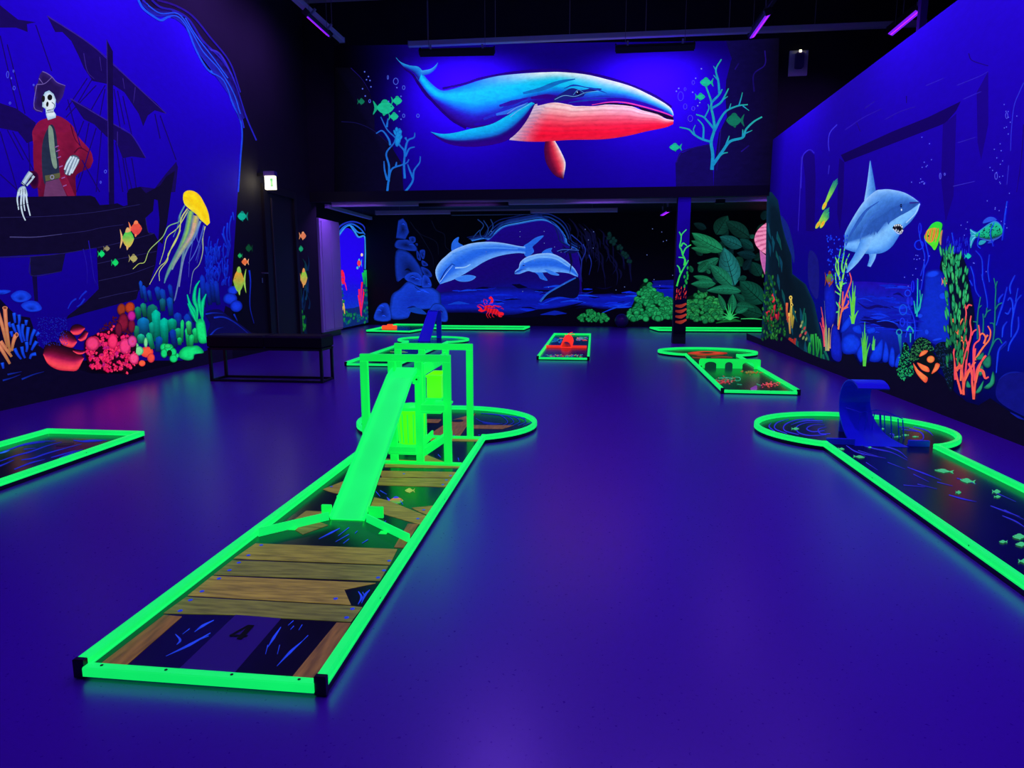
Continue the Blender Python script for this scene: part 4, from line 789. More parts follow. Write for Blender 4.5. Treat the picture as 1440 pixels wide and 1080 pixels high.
for p_, q_, wd, c, bd in (((640, 300), (740, 140), 130, (12, 58, 50), 0), ((920, 320), (720, 185), 120, (12, 54, 48), 0), ((560, 250), (450, 205), 60, (8, 34, 38), 0), ((980, 485), (815, 455), 75, (9, 44, 52), 0), ((870, 600), (940, 500), 70, (8, 36, 44), 0), ((1015, 650), (945, 530), 100, (10, 58, 52), 0), ((1040, 880), (840, 690), 170, (12, 78, 62), 0), ((1035, 980), (800, 900), 120, (10, 66, 50), 0), ((955, 415), (840, 335), 70, (10, 62, 60), 0), ((860, 405), (670, 318), 105, (20, 92, 92), 0), ((930, 330), (960, 300), 40, (16, 84, 70), 0), ((705, 440), (436, 285), 120, (28, 138, 92), -10), ((530, 400), (432, 352), 45, (24, 118, 78), 0), ((605, 445), (430, 412), 52, (26, 122, 80), 0), ((665, 500), (480, 540), 84, (24, 112, 84), -30), ((490, 615), (580, 522), 74, (20, 104, 74), 0), ((795, 735), (705, 408), 175, (30, 120, 120), 0), ((775, 735), (590, 555), 115, (26, 124, 92), 0), ((590, 630), (560, 590), 34, (20, 104, 74), 0), ((615, 690), (448, 650), 52, (26, 124, 82), 0), ((640, 715), (428, 716), 70, (24, 124, 86), 0), ((855, 778), (560, 775), 78, (26, 128, 94), 14), ((900, 660), (820, 680), 50, (12, 70, 60), 0), ((440, 620), (420, 560), 40, (14, 90, 60), 0), ((880, 860), (800, 800), 60, (14, 76, 60), 0),
                         ((720, 940), (660, 800), 52, (24, 116, 78), 0), ((775, 950), (780, 798), 72, (24, 122, 84), 0), ((800, 955), (925, 900), 62, (22, 118, 84), 0), ((810, 890), (965, 915), 56, (16, 96, 70), -12)):
    Paint(s_back, 'painted_leaf', wall_back, zE).leaf(p_, q_, wd, tuple(v * .5 for v in c), c, tuple(v * .35 for v in c), bd).done()
ag = Paint(s_back, 'painted_spiky_plant', wall_back, zE, 'bright green spiky plant in the jungle painting')
ag.stroke([(640, 1045), (760, 1020), (850, 1030)], 6, 6, (16, 90, 40), mid=34).stroke([(850, 1010), (950, 1008), (1030, 1016)], 5, 4, (50, 190, 100), mid=9)  # strokes along the foot paint a green glow from the floor
for t in ((690, 990), (680, 1000), (700, 960), (712, 900), (740, 880), (765, 880), (795, 930), (820, 965), (835, 1000), (700, 1020), (750, 930)): ag.stroke([(758, 1015), ((758 + t[0]) / 2, (1010 + t[1]) / 2 - 8), t], 16, 2, (50, 205, 100), (30, 160, 90))
ag.done()
pe = Paint(s_back, 'painted_pink_ear', wall_back, zE, 'pink ear and trunk of a figure half hidden')
pe.loft([(1100, 188), (1050, 210), (990, 265), (964, 330), (975, 385), (1010, 430), (1060, 465)], [(1100, 200), (1100, 240), (1100, 290), (1100, 340), (1100, 400), (1100, 450), (1085, 478)], lambda u, v: mix((250, 150, 195), (190, 80, 130), .8 * (math.sin(u * 52 + v * 9) > .45)), 60, 10)
pe.puff([(1008, 432), (1062, 478), (1090, 500), (1080, 600), (1055, 645), (1030, 580), (1015, 510)], (210, 110, 180), (190, 96, 170), smooth=False)
pe.done()

# ---- pillar painting
pp = Paint(s_pillar, 'painted_water', pillar, (0, 0, 1), m='water_paint')
pts = []; cs = []
for i in range(15):
    y = 276 + (470 - 276) * i / 14
    lx, rx = onY(960, y, PILY), None
    for x in (1.582, 1.808):
        pts.append((x, y)); cs.append(ramp(i / 14, [(0, (62, 8, 205)), (.45, (62, 8, 200)), (.62, (20, 6, 80)), (1, (8, 5, 26))]))
class _PB: pass
b = len(pp.v)
for (x, y), c in zip(pts, cs):
    z_ = onY(960, y, PILY).z; pp.v.append((x, PILY - .0012, z_)); pp.c.append(lin(c))
for i in range(14): a = b + 2 * i; pp.f.append((a, a + 1, a + 3, a + 2))
pp.done()
sw = Paint(s_pillar, 'painted_seaweed', pillar, zE, 'lime green branching seaweed on the pillar')
for a in ([(310, 735), (335, 650), (370, 580), (392, 545), (408, 515)], [(385, 550), (375, 500), (325, 490)], [(372, 560), (378, 510), (360, 470), (350, 430), (335, 400), (345, 350), (352, 300), (392, 256)], [(350, 310), (330, 275)], [(358, 470), (385, 415), (430, 385)], [(345, 400), (365, 372), (395, 392)], [(340, 620), (330, 580), (312, 558)]): sw.stroke(a, 14, 8, (50, 215, 80), (60, 205, 110))
for q in ((402, 580), (398, 622), (375, 655), (400, 668), (392, 705), (375, 735), (385, 690), (403, 645)): sw.blob(*q, 9, 16, .1, (14, 110, 40), (24, 160, 66), n=8)
sw.done()
rb = Paint(s_pillar, 'painted_red_sponge', pillar, zE, 'red ribbed sponge at the foot of the pillar')
for i in range(26):
    x, y = rnd.uniform(300, 392), rnd.uniform(755, 860); rb.stroke([(x, y), (x + 4, y - 22)], 7, 3, (150, 26, 26) if rnd.random() < .6 else (230, 60, 60))
for i, y in enumerate((905, 950, 995, 1040)): rb.stroke([(298, y - 6), (345, y - 2), (392, y - 24)], 16, 14, (120, 34, 26), (180, 56, 44), mid=30)
rb.done()
MB().box(1.577, 1.813, PILY - .003, PILY + .203, 0, .12).build('pillar_base', 'black_metal', pillar)

# ================================================================ MURAL ON THE RIGHT WALL
zF, zG, zH, zI, zJ, zK = (1060, 180, 6), (1060, 360, 6), (1240, 240, 7.2), (1240, 380, 7.2), (1080, 0, 4), (1200, 480, 6)
rnd = random.Random(21)
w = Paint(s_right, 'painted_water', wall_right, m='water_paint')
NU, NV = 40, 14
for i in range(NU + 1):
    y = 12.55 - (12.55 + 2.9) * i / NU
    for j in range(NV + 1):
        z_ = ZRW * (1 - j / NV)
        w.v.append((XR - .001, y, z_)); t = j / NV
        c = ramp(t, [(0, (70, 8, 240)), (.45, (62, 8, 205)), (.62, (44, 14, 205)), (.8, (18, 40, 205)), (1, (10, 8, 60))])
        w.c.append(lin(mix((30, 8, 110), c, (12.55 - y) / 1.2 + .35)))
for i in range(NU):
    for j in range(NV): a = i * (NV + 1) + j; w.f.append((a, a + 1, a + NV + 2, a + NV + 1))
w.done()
tp = Paint(s_right, 'painted_temple_ruin', wall_right, zJ, 'dark painted temple doorway around the shark', 'water_paint')
DV = (44, 2, 120)
tp.poly([(410, 872), (700, 740), (900, 660), (1085, 570), (1060, 622), (1000, 692), (800, 770), (432, 912)], DV, False)
for p_ in ([(195, 880), (230, 845), (262, 870), (268, 1000), (262, 1300), (215, 1300), (210, 1000)], [(402, 890), (430, 912), (425, 1100), (405, 1300), (390, 1200), (395, 1000)], [(985, 700), (1060, 640), (1055, 800), (1045, 1100), (1000, 1250), (975, 1000)], [(1175, 520), (1240, 400), (1240, 700), (1200, 900), (1180, 800)]): tp.poly(p_, (58, 6, 168), False)
tl_ = Paint(s_right, 'painted_temple_lines', wall_right, zJ)
for a, c in (([(185, 1060), (190, 930), (200, 870), (235, 842), (262, 862)], (58, 40, 235)), ([(390, 700), (350, 745), (340, 800), (345, 850)], (64, 50, 240)), ([(345, 930), (340, 980)], (54, 40, 215)), ([(435, 730), (540, 660), (640, 612)], (44, 20, 190)), ([(500, 690), (520, 740)], (34, 6, 140)), ([(660, 672), (740, 630), (830, 600)], (44, 20, 190)), ([(890, 482), (990, 440)], (50, 30, 210)), ([(1065, 480), (1140, 450), (1200, 425), (1240, 402)], (50, 30, 210)), ([(1100, 558), (1200, 515)], (50, 30, 210)), ([(1070, 803), (1170, 772)], (50, 30, 200)), ([(1042, 1048), (1165, 1020)], (54, 40, 200)), ([(1440, 465), (1415, 520), (1385, 600), (1370, 740), (1366, 850)], (50, 50, 230)), ([(1355, 930), (1345, 1040)], (50, 40, 215)), ([(1130, 300), (1150, 340), (1240, 370)], (30, 4, 130)), ([(780, 540), (780, 580)], (30, 4, 130)), ([(545, 610), (600, 570)], (40, 20, 180)), ([(1440, 700), (1425, 900), (1400, 1080)], (30, 4, 140)), ([(190, 880), (180, 1100), (170, 1300)], (50, 30, 200))): tl_.stroke(a, 6, 4, tuple(v * .9 for v in c))
tp.done(); tl_.done()
bs = Paint(s_right, 'painted_sea_floor', wall_right, zG, 'blue boulders and black sea floor')
bs.loft([(760, 225), (900, 215), (1050, 222), (1200, 230), (1330, 240)], [(740, 800), (900, 840), (1050, 860), (1200, 880), (1330, 860)], lambda u, v: ramp(v, [(0, (30, 8, 168)), (.18, (18, 26, 178)), (.6, (12, 32, 178)), (1, (8, 16, 110))]), 16, 10)
bs.at(zI).puff([(330, 760), (370, 560), (385, 400), (430, 200), (445, 30), (520, -5), (600, 10), (660, 150), (690, 360), (705, 600), (700, 780), (560, 760), (420, 700)], (12, 20, 150), (12, 40, 190), (12, 46, 200), k=.8).at(zG)
for i in range(60):
    x = rnd.uniform(860, 1260); y = rnd.uniform(230, 640); L = rnd.uniform(60, 200)
    bs.stroke([(x, y), (x + L / 2, y + rnd.uniform(-8, 14)), (x + L, y + rnd.uniform(-4, 24))], 5, 4, rnd.choice([(12, 34, 200), (14, 20, 170), (16, 50, 225), (10, 8, 110)]), mid=rnd.uniform(10, 30))
for a, c, m_ in (([(880, 390), (960, 440), (1050, 420), (1130, 440)], (16, 8, 110), 26), ([(900, 540), (1050, 560), (1180, 590), (1230, 620)], (10, 5, 80), 60), ([(1040, 555), (1130, 545), (1220, 575)], (20, 70, 240), 10)): bs.stroke(a, 5, 5, c, mid=m_)
bs.poly([(-60, 650), (60, 700), (220, 650), (420, 800), (560, 860), (720, 905), (760, 820), (830, 810), (900, 925), (960, 900), (1010, 895), (1080, 905), (1120, 890), (1200, 940), (1260, 900), (1330, 880), (1500, 930), (1640, 1050), (1700, 1150), (1800, 1230), (1900, 1260), (2000, 1200), (2280, 1390), (2600, 1560), (2600, 2200), (-60, 780)], (9, 5, 30), False)
for r_ in ([(745, 700), (830, 648), (912, 720), (880, 812), (760, 822)], [(735, 640), (760, 560), (820, 500), (835, 560), (770, 640)], [(830, 600), (900, 580), (915, 660), (850, 645)], [(950, 620), (1020, 598), (1032, 640), (970, 662)], [(980, 885), (1005, 800), (1050, 740), (1090, 690), (1095, 780), (1070, 885)], [(1090, 885), (1100, 780), (1115, 710), (1142, 800), (1135, 890)], [(1142, 905), (1160, 770), (1190, 790), (1188, 930)], [(1192, 930), (1210, 850), (1240, 820), (1232, 930)], [(870, 820), (915, 740), (925, 850), (905, 900)]):
    bs.puff(r_, (6, 20, 140), (12, 52, 220), (16, 66, 235), shift=(4, -8), k=.7)
for r_ in ([(660, 850), (655, 640), (690, 580), (735, 700), (740, 880)], [(600, 400), (605, 260), (670, 240), (700, 420), (680, 560), (620, 600)]): bs.puff(r_, (12, 16, 140), (14, 30, 190))
bs.at(zK)
for a, m_ in (([(1230, 330), (1290, 280), (1380, 262), (1470, 280)], 20), ([(1330, 600), (1400, 640), (1460, 665)], 20), ([(1215, 230), (1225, 100), (1290, 30), (1300, 0)], 14)): bs.stroke(a, 6, 4, (14, 26, 150), mid=m_)
bs.poly([(1215, 480), (1240, 320), (1380, 265), (1560, 300), (1560, 640), (1380, 600)], (14, 16, 120))
bs.done()
rkR = Paint(s_right, 'painted_mossy_rock', wall_right, zG, 'dark teal mossy rock slope')
rkR.puff([(112, -540), (150, -540), (205, -470), (228, -330), (262, -180), (318, -60), (326, 150), (440, 240), (512, 400), (560, 620), (640, 935), (420, 860), (220, 810), (62, 742), (75, 500), (100, 150)], (9, 44, 66), (6, 26, 40), (5, 18, 26), smooth=False, k=.8)
rkR.poly([(228, -340), (290, -260), (330, -110), (345, 0), (340, 60), (320, 0), (262, -180)], (16, 34, 120)).poly([(460, 200), (470, -40), (545, 40), (545, 340), (500, 330)], (20, 20, 120))
for i in range(70):
    x = rnd.uniform(120, 540); y = rnd.uniform(-480, 800)
    lim = 90 + max(0, (y + 540)) * .25 + max(0, y - 150) * .25
    if x < lim + 30: rkR.stroke([(x, y), (x + rnd.uniform(0, 18), y + 60), (x + rnd.uniform(6, 40), y + 140)], 5, 3, rnd.choice([(10, 62, 84), (12, 70, 88), (5, 22, 36), (12, 74, 74)]), mid=24)
rkR.done()
fo = Paint(s_right, 'painted_foliage', wall_right, zG, 'dark green foliage at the corner')
for i in range(190):
    x, y = rnd.uniform(75, 265), rnd.uniform(120, 705)
    if x < 150 + (y - 120) * .28: c = ramp(rnd.random(), [(0, (10, 56, 26)), (.6, (24, 96, 40)), (1, (50, 140, 50))]); fo.blob(x, y, 9, 19, rnd.uniform(-.5, .5), tuple(v * .35 for v in c), c, n=8)
fo.done()
rt = Paint(s_right, 'painted_red_tube_coral', wall_right, zG)
rt.blob(165, 355, 19, 40, 0, (170, 30, 40), (240, 60, 70))
for a in ([(130, 450), (122, 520), (130, 580)], [(150, 440), (150, 520), (155, 610)], [(175, 410), (175, 460), (170, 520)], [(228, 420), (215, 470), (205, 540)], [(190, 490), (195, 550)], [(112, 470), (118, 510)]): rt.stroke(a, 20, 10, (225, 46, 60), (120, 16, 34))
for a in ([(280, 780), (300, 720), (310, 690)], [(320, 780), (325, 700)], [(350, 810), (345, 750), (355, 695)]): rt.stroke(a, 34, 20, (140, 34, 30), (170, 44, 34))
for a in ([(690, 850), (670, 780), (655, 700)], [(730, 890), (715, 800), (690, 740)]): rt.stroke(a, 40, 16, (90, 20, 60), (120, 30, 60))
rt.done()
yt = Paint(s_right, 'painted_yellow_tube_sponge', wall_right, zG)
for a, c in (([(312, 350), (318, 420), (305, 500)], (232, 190, 80)), ([(325, 410), (318, 480), (322, 590)], (220, 190, 70)), ([(300, 480), (302, 560), (308, 655)], (240, 180, 80)), ([(347, 465), (335, 530), (325, 610)], (190, 170, 60)), ([(282, 395), (280, 470), (290, 560)], (225, 100, 60)), ([(295, 510), (280, 540)], (225, 100, 60))): yt.stroke(a, 20, 12, c, tuple(v * .7 for v in c))
for q in ((313, 352, 14, 18), (322, 412, 11, 14)): yt.blob(*q, 0, (240, 205, 90), (240, 205, 90)); yt.blob(q[0], q[1], 6, 8, 0, (60, 40, 20), (60, 40, 20))
yt.done()
gf = Paint(s_right, 'painted_green_fern', wall_right, zG)
for a in ([(470, 870), (480, 760), (490, 660)], [(505, 870), (505, 760), (500, 660)], [(540, 885), (530, 770), (525, 655)], [(520, 890), (550, 780), (540, 680)], [(570, 880), (570, 780), (555, 700)], [(475, 850), (465, 790), (475, 730)]): gf.stroke(a, 16, 20, (14, 120, 50), (50, 190, 70), rim=(10, 80, 40))
for a in ([(600, 800), (630, 870), (640, 940)], [(585, 830), (600, 900), (620, 930)], [(375, 840), (370, 770), (375, 720)], [(430, 640), (440, 540), (435, 480)], [(415, 620), (420, 520), (430, 440)]): gf.stroke(a, 20, 10, (12, 100, 80), (14, 84, 70))
for q in ((400, 590), (410, 640), (430, 610), (440, 650), (420, 690), (395, 670), (445, 700), (410, 560)): gf.blob(*q, 10, 20, .4, (60, 70, 40), rnd.choice([(170, 160, 110), (190, 60, 70), (120, 150, 90)]), n=8)
gf.done()
st = Paint(s_right, 'painted_pale_reeds', wall_right, zG)
for a, c in (([(600, 765), (585, 640), (560, 560)], (240, 70, 100)), ([(605, 740), (590, 560), (570, 430)], (240, 90, 100)), ([(620, 800), (612, 600), (600, 378)], (150, 170, 130)), ([(632, 800), (636, 600), (630, 405)], (190, 180, 100)), ([(648, 780), (655, 660), (672, 565)], (220, 160, 120)), ([(612, 800), (605, 650), (620, 520)], (170, 160, 110)), ([(590, 600), (575, 520)], (240, 70, 100)), ([(660, 540), (665, 440), (690, 290)], (180, 60, 120)), ([(660, 520), (655, 380), (665, 250)], (220, 80, 110))): st.stroke(a, 15, 5, c, tuple(v * .85 for v in c))
st.done()
ly = Paint(s_right, 'painted_lime_seaweed', wall_right, zG, 'lime green branching seaweed below the shark')
LM = (150, 230, 90)
for a, c in (([(715, 590), (720, 470), (735, 320), (740, 270)], (170, 170, 90)), ([(740, 300), (700, 240), (690, 140)], LM), ([(738, 280), (725, 180), (715, 60), (735, -60)], LM), ([(740, 260), (760, 150), (780, 50), (810, -20)], LM), ([(725, 180), (695, 100), (700, 40)], LM), ([(745, 240), (785, 225)], (80, 220, 110)), ([(760, 150), (745, 90), (760, 0), (770, -80)], (110, 220, 110)), ([(735, 330), (690, 300)], (120, 220, 110)), ([(720, 470), (690, 480), (685, 520)], (90, 210, 100)), ([(725, 430), (690, 380)], (90, 210, 100)), ([(715, 60), (690, 10)], LM), ([(780, 60), (790, 110)], LM)): ly.stroke(a, 15, 6, c, (90, 220, 110))
ly.done()
sc = Paint(s_right, 'painted_salmon_coral', wall_right, zG, 'thin salmon coral branch below the shark')
for a in ([(715, 620), (740, 480), (775, 350), (805, 270), (825, 200), (810, 140)], [(785, 320), (800, 355)], [(770, 440), (800, 400), (800, 375)], [(745, 470), (770, 430)], [(735, 440), (720, 390)], [(750, 420), (755, 300)], [(765, 445), (800, 430)]): sc.stroke(a, 14, 9, (240, 130, 70), (235, 80, 100))
sc.done()
def grass(x, y, tips, nm='painted_sea_grass', c=(70, 225, 80), zoom=zG):
    g = Paint(s_right, nm, wall_right, zoom)
    for t in tips: g.stroke([(x + (t[0] - x) * .1, y), (x + (t[0] - x) * .35, (y * .5 + t[1] * .5)), t], 16, 3, c, tuple(v * .9 for v in c), mid=16)
    g.done()
grass(838, 572, [(805, 290), (838, 210), (860, 250), (862, 340), (885, 460), (820, 350), (848, 300), (812, 500)], c=(110, 225, 70))
grass(935, 930, [(940, 555), (910, 690), (965, 675), (985, 735), (920, 640), (950, 650)], c=(90, 215, 70))
grass(1012, 795, [(1015, 675), (1028, 700), (1000, 745)], c=(90, 215, 90))
dt = Paint(s_right, 'painted_blue_speckle_weed', wall_right, zG)
for i in range(90): x, y = rnd.uniform(620, 800), rnd.uniform(-180, 240); dt.blob(x, y, 5, 9, 0, (20, 30, 200), (26, 70, 245), n=6)
dt.done()
Paint(s_right, 'painted_fish', wall_right, zG).fish(640, 195, 76, 110, 1, (40, 160, 70), (130, 60, 40), (170, 60, 40)).done()
for bx, by, tx, ty in ((540, 825, 640, 670), (578, 820, 640, 710), (595, 665, 710, 425)):
    q = Paint(s_right, 'painted_flame_fish', wall_right, zF)
    L = math.hypot(tx - bx, ty - by); ux, uy = (tx - bx) / L, (ty - by) / L
    for k in (-1.6, -.8, 0, .8, 1.6): q.stroke([(bx, by), (bx + ux * L * .5 - uy * k * 9, by + uy * L * .5 + ux * k * 9), (tx - uy * k * 11 - ux * abs(k) * 20, ty + ux * k * 11 - uy * abs(k) * 20)], 11, 3, (190, 220, 60), (40, 190, 120))
    q.blob(bx + ux * 12, by + uy * 12, 40, 15, math.atan2(uy, ux), (120, 220, 70), (240, 190, 50), (250, 150, 40)).done()
sh = Paint(s_right, 'painted_shark', wall_right, zF, 'pale blue great shark with open jaw')
DKB, MIDB, LTB = (48, 96, 190), (78, 150, 232), (150, 205, 255)
sh.loft([(1034, 530), (1012, 400), (988, 272)], [(935, 615), (958, 480), (984, 280)], lambda u, v: ramp(v, [(0, (60, 120, 205)), (.4, (80, 150, 228)), (1, (140, 195, 250))]), 14, 7)
sh.loft([(772, 890), (800, 830), (870, 710), (940, 612), (1030, 532), (1080, 520), (1150, 518), (1260, 540), (1340, 580), (1405, 630)], [(768, 1020), (850, 1046), (960, 1062), (1080, 1056), (1160, 1010), (1215, 935), (1262, 855), (1330, 790), (1388, 705), (1406, 636)],
        lambda u, v: mix(ramp(v, [(0, (150, 200, 250)), (.07, (110, 172, 240)), (.2, (72, 136, 218)), (.36, (52, 106, 192)), (.5, (40, 88, 172)), (.6, (46, 100, 190)), (.655, (130, 196, 252)), (.85, (118, 192, 255)), (1, (58, 124, 220))]), (64, 130, 225), .35 * max(0, .25 - u) * 4), 50, 20)
sh.poly([(1110, 720), (1200, 660), (1300, 635), (1400, 625), (1330, 690), (1240, 740), (1160, 790), (1140, 815), (1120, 790), (1050, 880), (1020, 860), (960, 900), (990, 800)], (42, 90, 176))
sh.stroke([(780, 1000), (820, 900), (900, 770), (960, 690), (1060, 620)], 6, 6, (44, 92, 185), mid=30).stroke([(900, 960), (920, 880), (990, 760), (1080, 690)], 5, 5, (54, 108, 200), mid=24)
for a in ([(990, 900), (1005, 860), (1000, 820)], [(1020, 900), (1035, 850)], [(1045, 890), (1055, 850)]): sh.stroke(a, 6, 3, (36, 80, 170))
sh.poly([(1175, 842), (1200, 815), (1240, 810), (1262, 840), (1262, 865), (1248, 888), (1220, 880), (1190, 856)], (12, 14, 24))
for x, y, d in ((1195, 818, 1), (1210, 814, 1), (1226, 812, 1), (1242, 815, 1), (1255, 828, 1), (1205, 866, -1), (1222, 876, -1), (1240, 884, -1), (1255, 872, -1)): sh.poly([(x - 7, y), (x + 7, y), (x + 2, y + d * 20)], (225, 235, 240), False)
sh.stroke([(1180, 850), (1215, 885), (1245, 892), (1266, 860)], 6, 6, (200, 200, 220))
sh.stroke([(1320, 632), (1370, 630), (1404, 628)], 16, 6, (48, 40, 140)).blob(1248, 655, 9, 15, 0, (8, 14, 50), (10, 14, 40)).blob(1252, 690, 6, 10, 0, (190, 220, 250), (200, 230, 255)).stroke([(1220, 670), (1248, 655), (1275, 650)], 5, 3, (40, 80, 170))
sh.stroke([(1405, 640), (1370, 720), (1290, 800)], 10, 10, (160, 210, 255))
sh.done()
for A_, B_ in (([(905, 945), (880, 1010), (850, 1075), (800, 1160), (785, 1220)], [(1000, 915), (985, 990), (940, 1060), (880, 1140), (795, 1222)]), ([(975, 1062), (980, 1100), (962, 1165)], [(1040, 1060), (1025, 1110), (990, 1172)])):
    Paint(s_right, 'painted_shark_fin', sh.o, zF).loft(A_, B_, lambda u, v: ramp(v, [(0, (70, 140, 230)), (.5, (104, 172, 240)), (1, (130, 195, 250))]), 14, 6).done()
lf = Paint(s_right, 'painted_lime_fish', wall_right, zH, 'lime striped fish right of the shark')
lf.poly([(585, 660), (622, 598), (612, 680), (606, 755), (590, 720)], (190, 150, 90)).stroke([(600, 650), (615, 610)], 10, 6, (230, 60, 90))
lf.loft([(436, 665), (470, 600), (515, 540), (570, 516), (620, 540), (608, 600)], [(440, 700), (480, 740), (512, 768), (540, 806), (570, 760), (590, 690)], lambda u, v: mix((40, 225, 60), (90, 235, 40), v), 20, 8)
lf.poly([(445, 650), (480, 592), (560, 580), (575, 620), (560, 680), (500, 730), (450, 700)], (220, 170, 50))
for k in range(7): lf.stroke([(462 + k * 20, 600 + (3 - k) * 6), (450 + k * 21, 650), (452 + k * 16, 705 + k * 3)], 8, 7, (40, 200, 50) if k % 2 else (235, 90, 60))
lf.blob(480, 662, 7, 8, 0, (10, 40, 10), (10, 30, 10)).done()
tf = Paint(s_right, 'painted_teal_fish', wall_right, zH, 'speckled teal fish near the right edge')
tf.poly([(903, 592), (935, 610), (975, 628), (985, 660), (950, 690), (925, 740), (908, 785), (900, 700), (910, 650)], (40, 160, 190))
for a in ([(970, 645), (930, 620), (905, 600)], [(965, 655), (920, 660)], [(960, 665), (925, 700), (908, 760)]): tf.stroke(a, 7, 4, (120, 220, 240))
tf.poly([(1035, 535), (1045, 500), (1090, 470), (1140, 472), (1172, 500), (1110, 515)], (40, 80, 215)).poly([(988, 740), (1010, 705), (1065, 712), (1040, 740), (1005, 752)], (40, 160, 180)).poly([(1080, 735), (1110, 705), (1145, 705), (1130, 730)], (30, 60, 200))
tf.loft([(955, 640), (1020, 588), (1100, 530), (1160, 508), (1212, 545), (1236, 605)], [(955, 668), (1020, 692), (1100, 714), (1180, 692), (1228, 650), (1237, 615)], lambda u, v: ramp(v, [(0, (50, 110, 220)), (.15, (30, 190, 150)), (.7, (20, 180, 120)), (.88, (14, 60, 60)), (1, (60, 100, 220))]), 24, 8)
for i in range(60):
    x, y = rnd.uniform(1010, 1220), rnd.uniform(540, 690)
    if inpoly(x, y, [(1000, 620), (1100, 545), (1160, 525), (1220, 600), (1180, 670), (1100, 690), (1020, 670)]): tf.blob(x, y, 5, 8, rnd.uniform(-.8, .8), (8, 60, 60), (8, 50, 60), n=6)
tf.stroke([(1110, 540), (1125, 610), (1120, 690)], 9, 7, (10, 50, 90)).blob(1205, 600, 7, 8, 0, (8, 20, 30), (8, 20, 30)).done()
for z_, a in ((zH, (880, 865, 70, 50, 1, (20, 200, 170), (20, 180, 160))), (zI, (715, 45, 66, 66, 1, (20, 200, 160), (20, 170, 150))), (zI, (645, 115, 62, 70, 1, (240, 160, 80), (240, 130, 90)))):
    Paint(s_right, 'painted_fish', wall_right, z_).fish(*a).done()
kp = Paint(s_right, 'painted_kelp_column', wall_right, zI, 'column of green kelp leaves')
kp.poly([(600, -60), (620, -130), (660, -170), (800, -160), (860, -60), (880, 60), (910, 200), (945, 420), (935, 640), (900, 800), (860, 980), (780, 960), (720, 800), (685, 600), (700, 360), (660, 60), (600, 0)], (5, 12, 40))
for i in range(150):
    y = rnd.uniform(-230, 950); t = (y + 230) / 1180; cx = 700 + 110 * t + 40 * math.sin(t * 5); wd = 165 - 30 * t if y > -40 else 150
    x = cx + rnd.uniform(-.8, .8) * wd; c = ramp(rnd.random(), [(0, (20, 120, 80)), (.5, (40, 180, 110)), (1, (70, 205, 110))])
    if y > 500: c = tuple(v * .75 for v in c)
    kp.blob(x, y, rnd.uniform(10, 14), rnd.uniform(38, 62), (x - cx) * .0015, tuple(v * .3 for v in c), c, n=9)
for i in range(36): x, y = rnd.uniform(660, 900), rnd.uniform(-330, -180); kp.stroke([(x, y + 30), (x + 3, y - 20)], 9, 5, (20, 30, 190), (30, 50, 220))
kp.done()
bt = Paint(s_right, 'painted_blue_tendrils', wall_right, zI, 'thin blue tendrils and ring sponges')
for a in ([(400, 60), (435, -60), (440, -160), (400, -300), (385, -400)], [(440, -20), (480, -120), (460, -240), (440, -320)], [(290, 380), (330, 480), (345, 580), (340, 700)], [(360, 100), (370, 250), (365, 400)], [(265, 300), (290, 400)], [(405, 200), (430, 40), (440, -60)], [(270, 500), (265, 600), (250, 680)], [(1020, 40), (1050, 170), (1075, 300), (1080, 380)], [(1100, -160), (1085, 0), (1100, 120)], [(960, -200), (1020, -120), (1030, 0), (1030, 100)], [(1360, 50), (1310, 160), (1315, 240)], [(1390, 180), (1365, 320)], [(1280, 170), (1240, 330), (1200, 450), (1170, 560)], [(1425, 250), (1370, 330), (1330, 520), (1320, 680)], [(1395, 470), (1390, 600), (1310, 740), (1290, 820)], [(1285, 310), (1310, 280), (1335, 330), (1340, 450)], [(1280, 520), (1240, 580), (1230, 680)], [(1270, 720), (1200, 800), (1180, 920), (1170, 1040)], [(1240, 240), (1200, 290), (1195, 330)], [(1000, 270), (960, 200), (940, 60), (910, -40)], [(1320, 380), (1290, 440), (1260, 430)], [(1140, -240), (1110, -380), (1150, -480)], [(1230, -300), (1260, -560), (1280, -700)], [(1000, -380), (980, -260), (1010, -220)], [(740, -260), (720, -380)], [(930, 160), (900, 100)]):
    bt.stroke(a, 13, 9, (22, 40, 205), (22, 70, 240), mid=18 if a[0][0] > 1150 else None)
for q, c in (((385, -255, 48, 52), (16, 50, 240)), ((395, -420, 18, 60), (26, 40, 220)), ((272, 232, 34, 36), (20, 60, 240)), ((322, 165, 17, 62), (24, 40, 230)), ((225, 400, 42, 56), (20, 80, 215)), ((217, 525, 28, 46), (24, 50, 230)), ((275, 310, 14, 40), (30, 40, 220)), ((312, 315, 12, 44), (30, 40, 220)), ((185, 628, 32, 34), (30, 140, 180))): bt.ring(*q, 11, c)
for q in ((525, 40, 75, 36), (400, 462, 30, 24), (465, 625, 24, 34), (575, 700, 60, 14), (630, 260, 48, 40)): bt.blob(*q, -.2, (12, 26, 170), (20, 66, 235))
bt.stroke([(190, 660), (195, 740), (205, 840)], 38, 14, (24, 130, 170), (16, 70, 120))
for a in ([(365, 470), (370, 300), (375, 90)], [(365, 430), (400, 360), (395, 200)], [(380, 400), (405, 320), (420, 240)], [(355, 440), (345, 380), (335, 310)], [(265, 610), (290, 570), (325, 610), (325, 640)], [(300, 640), (300, 730)]): bt.stroke(a, 18, 6, (30, 180, 180), (40, 190, 160))
bt.done()
gb = Paint(s_right, 'painted_dark_green_branches', wall_right, zI)
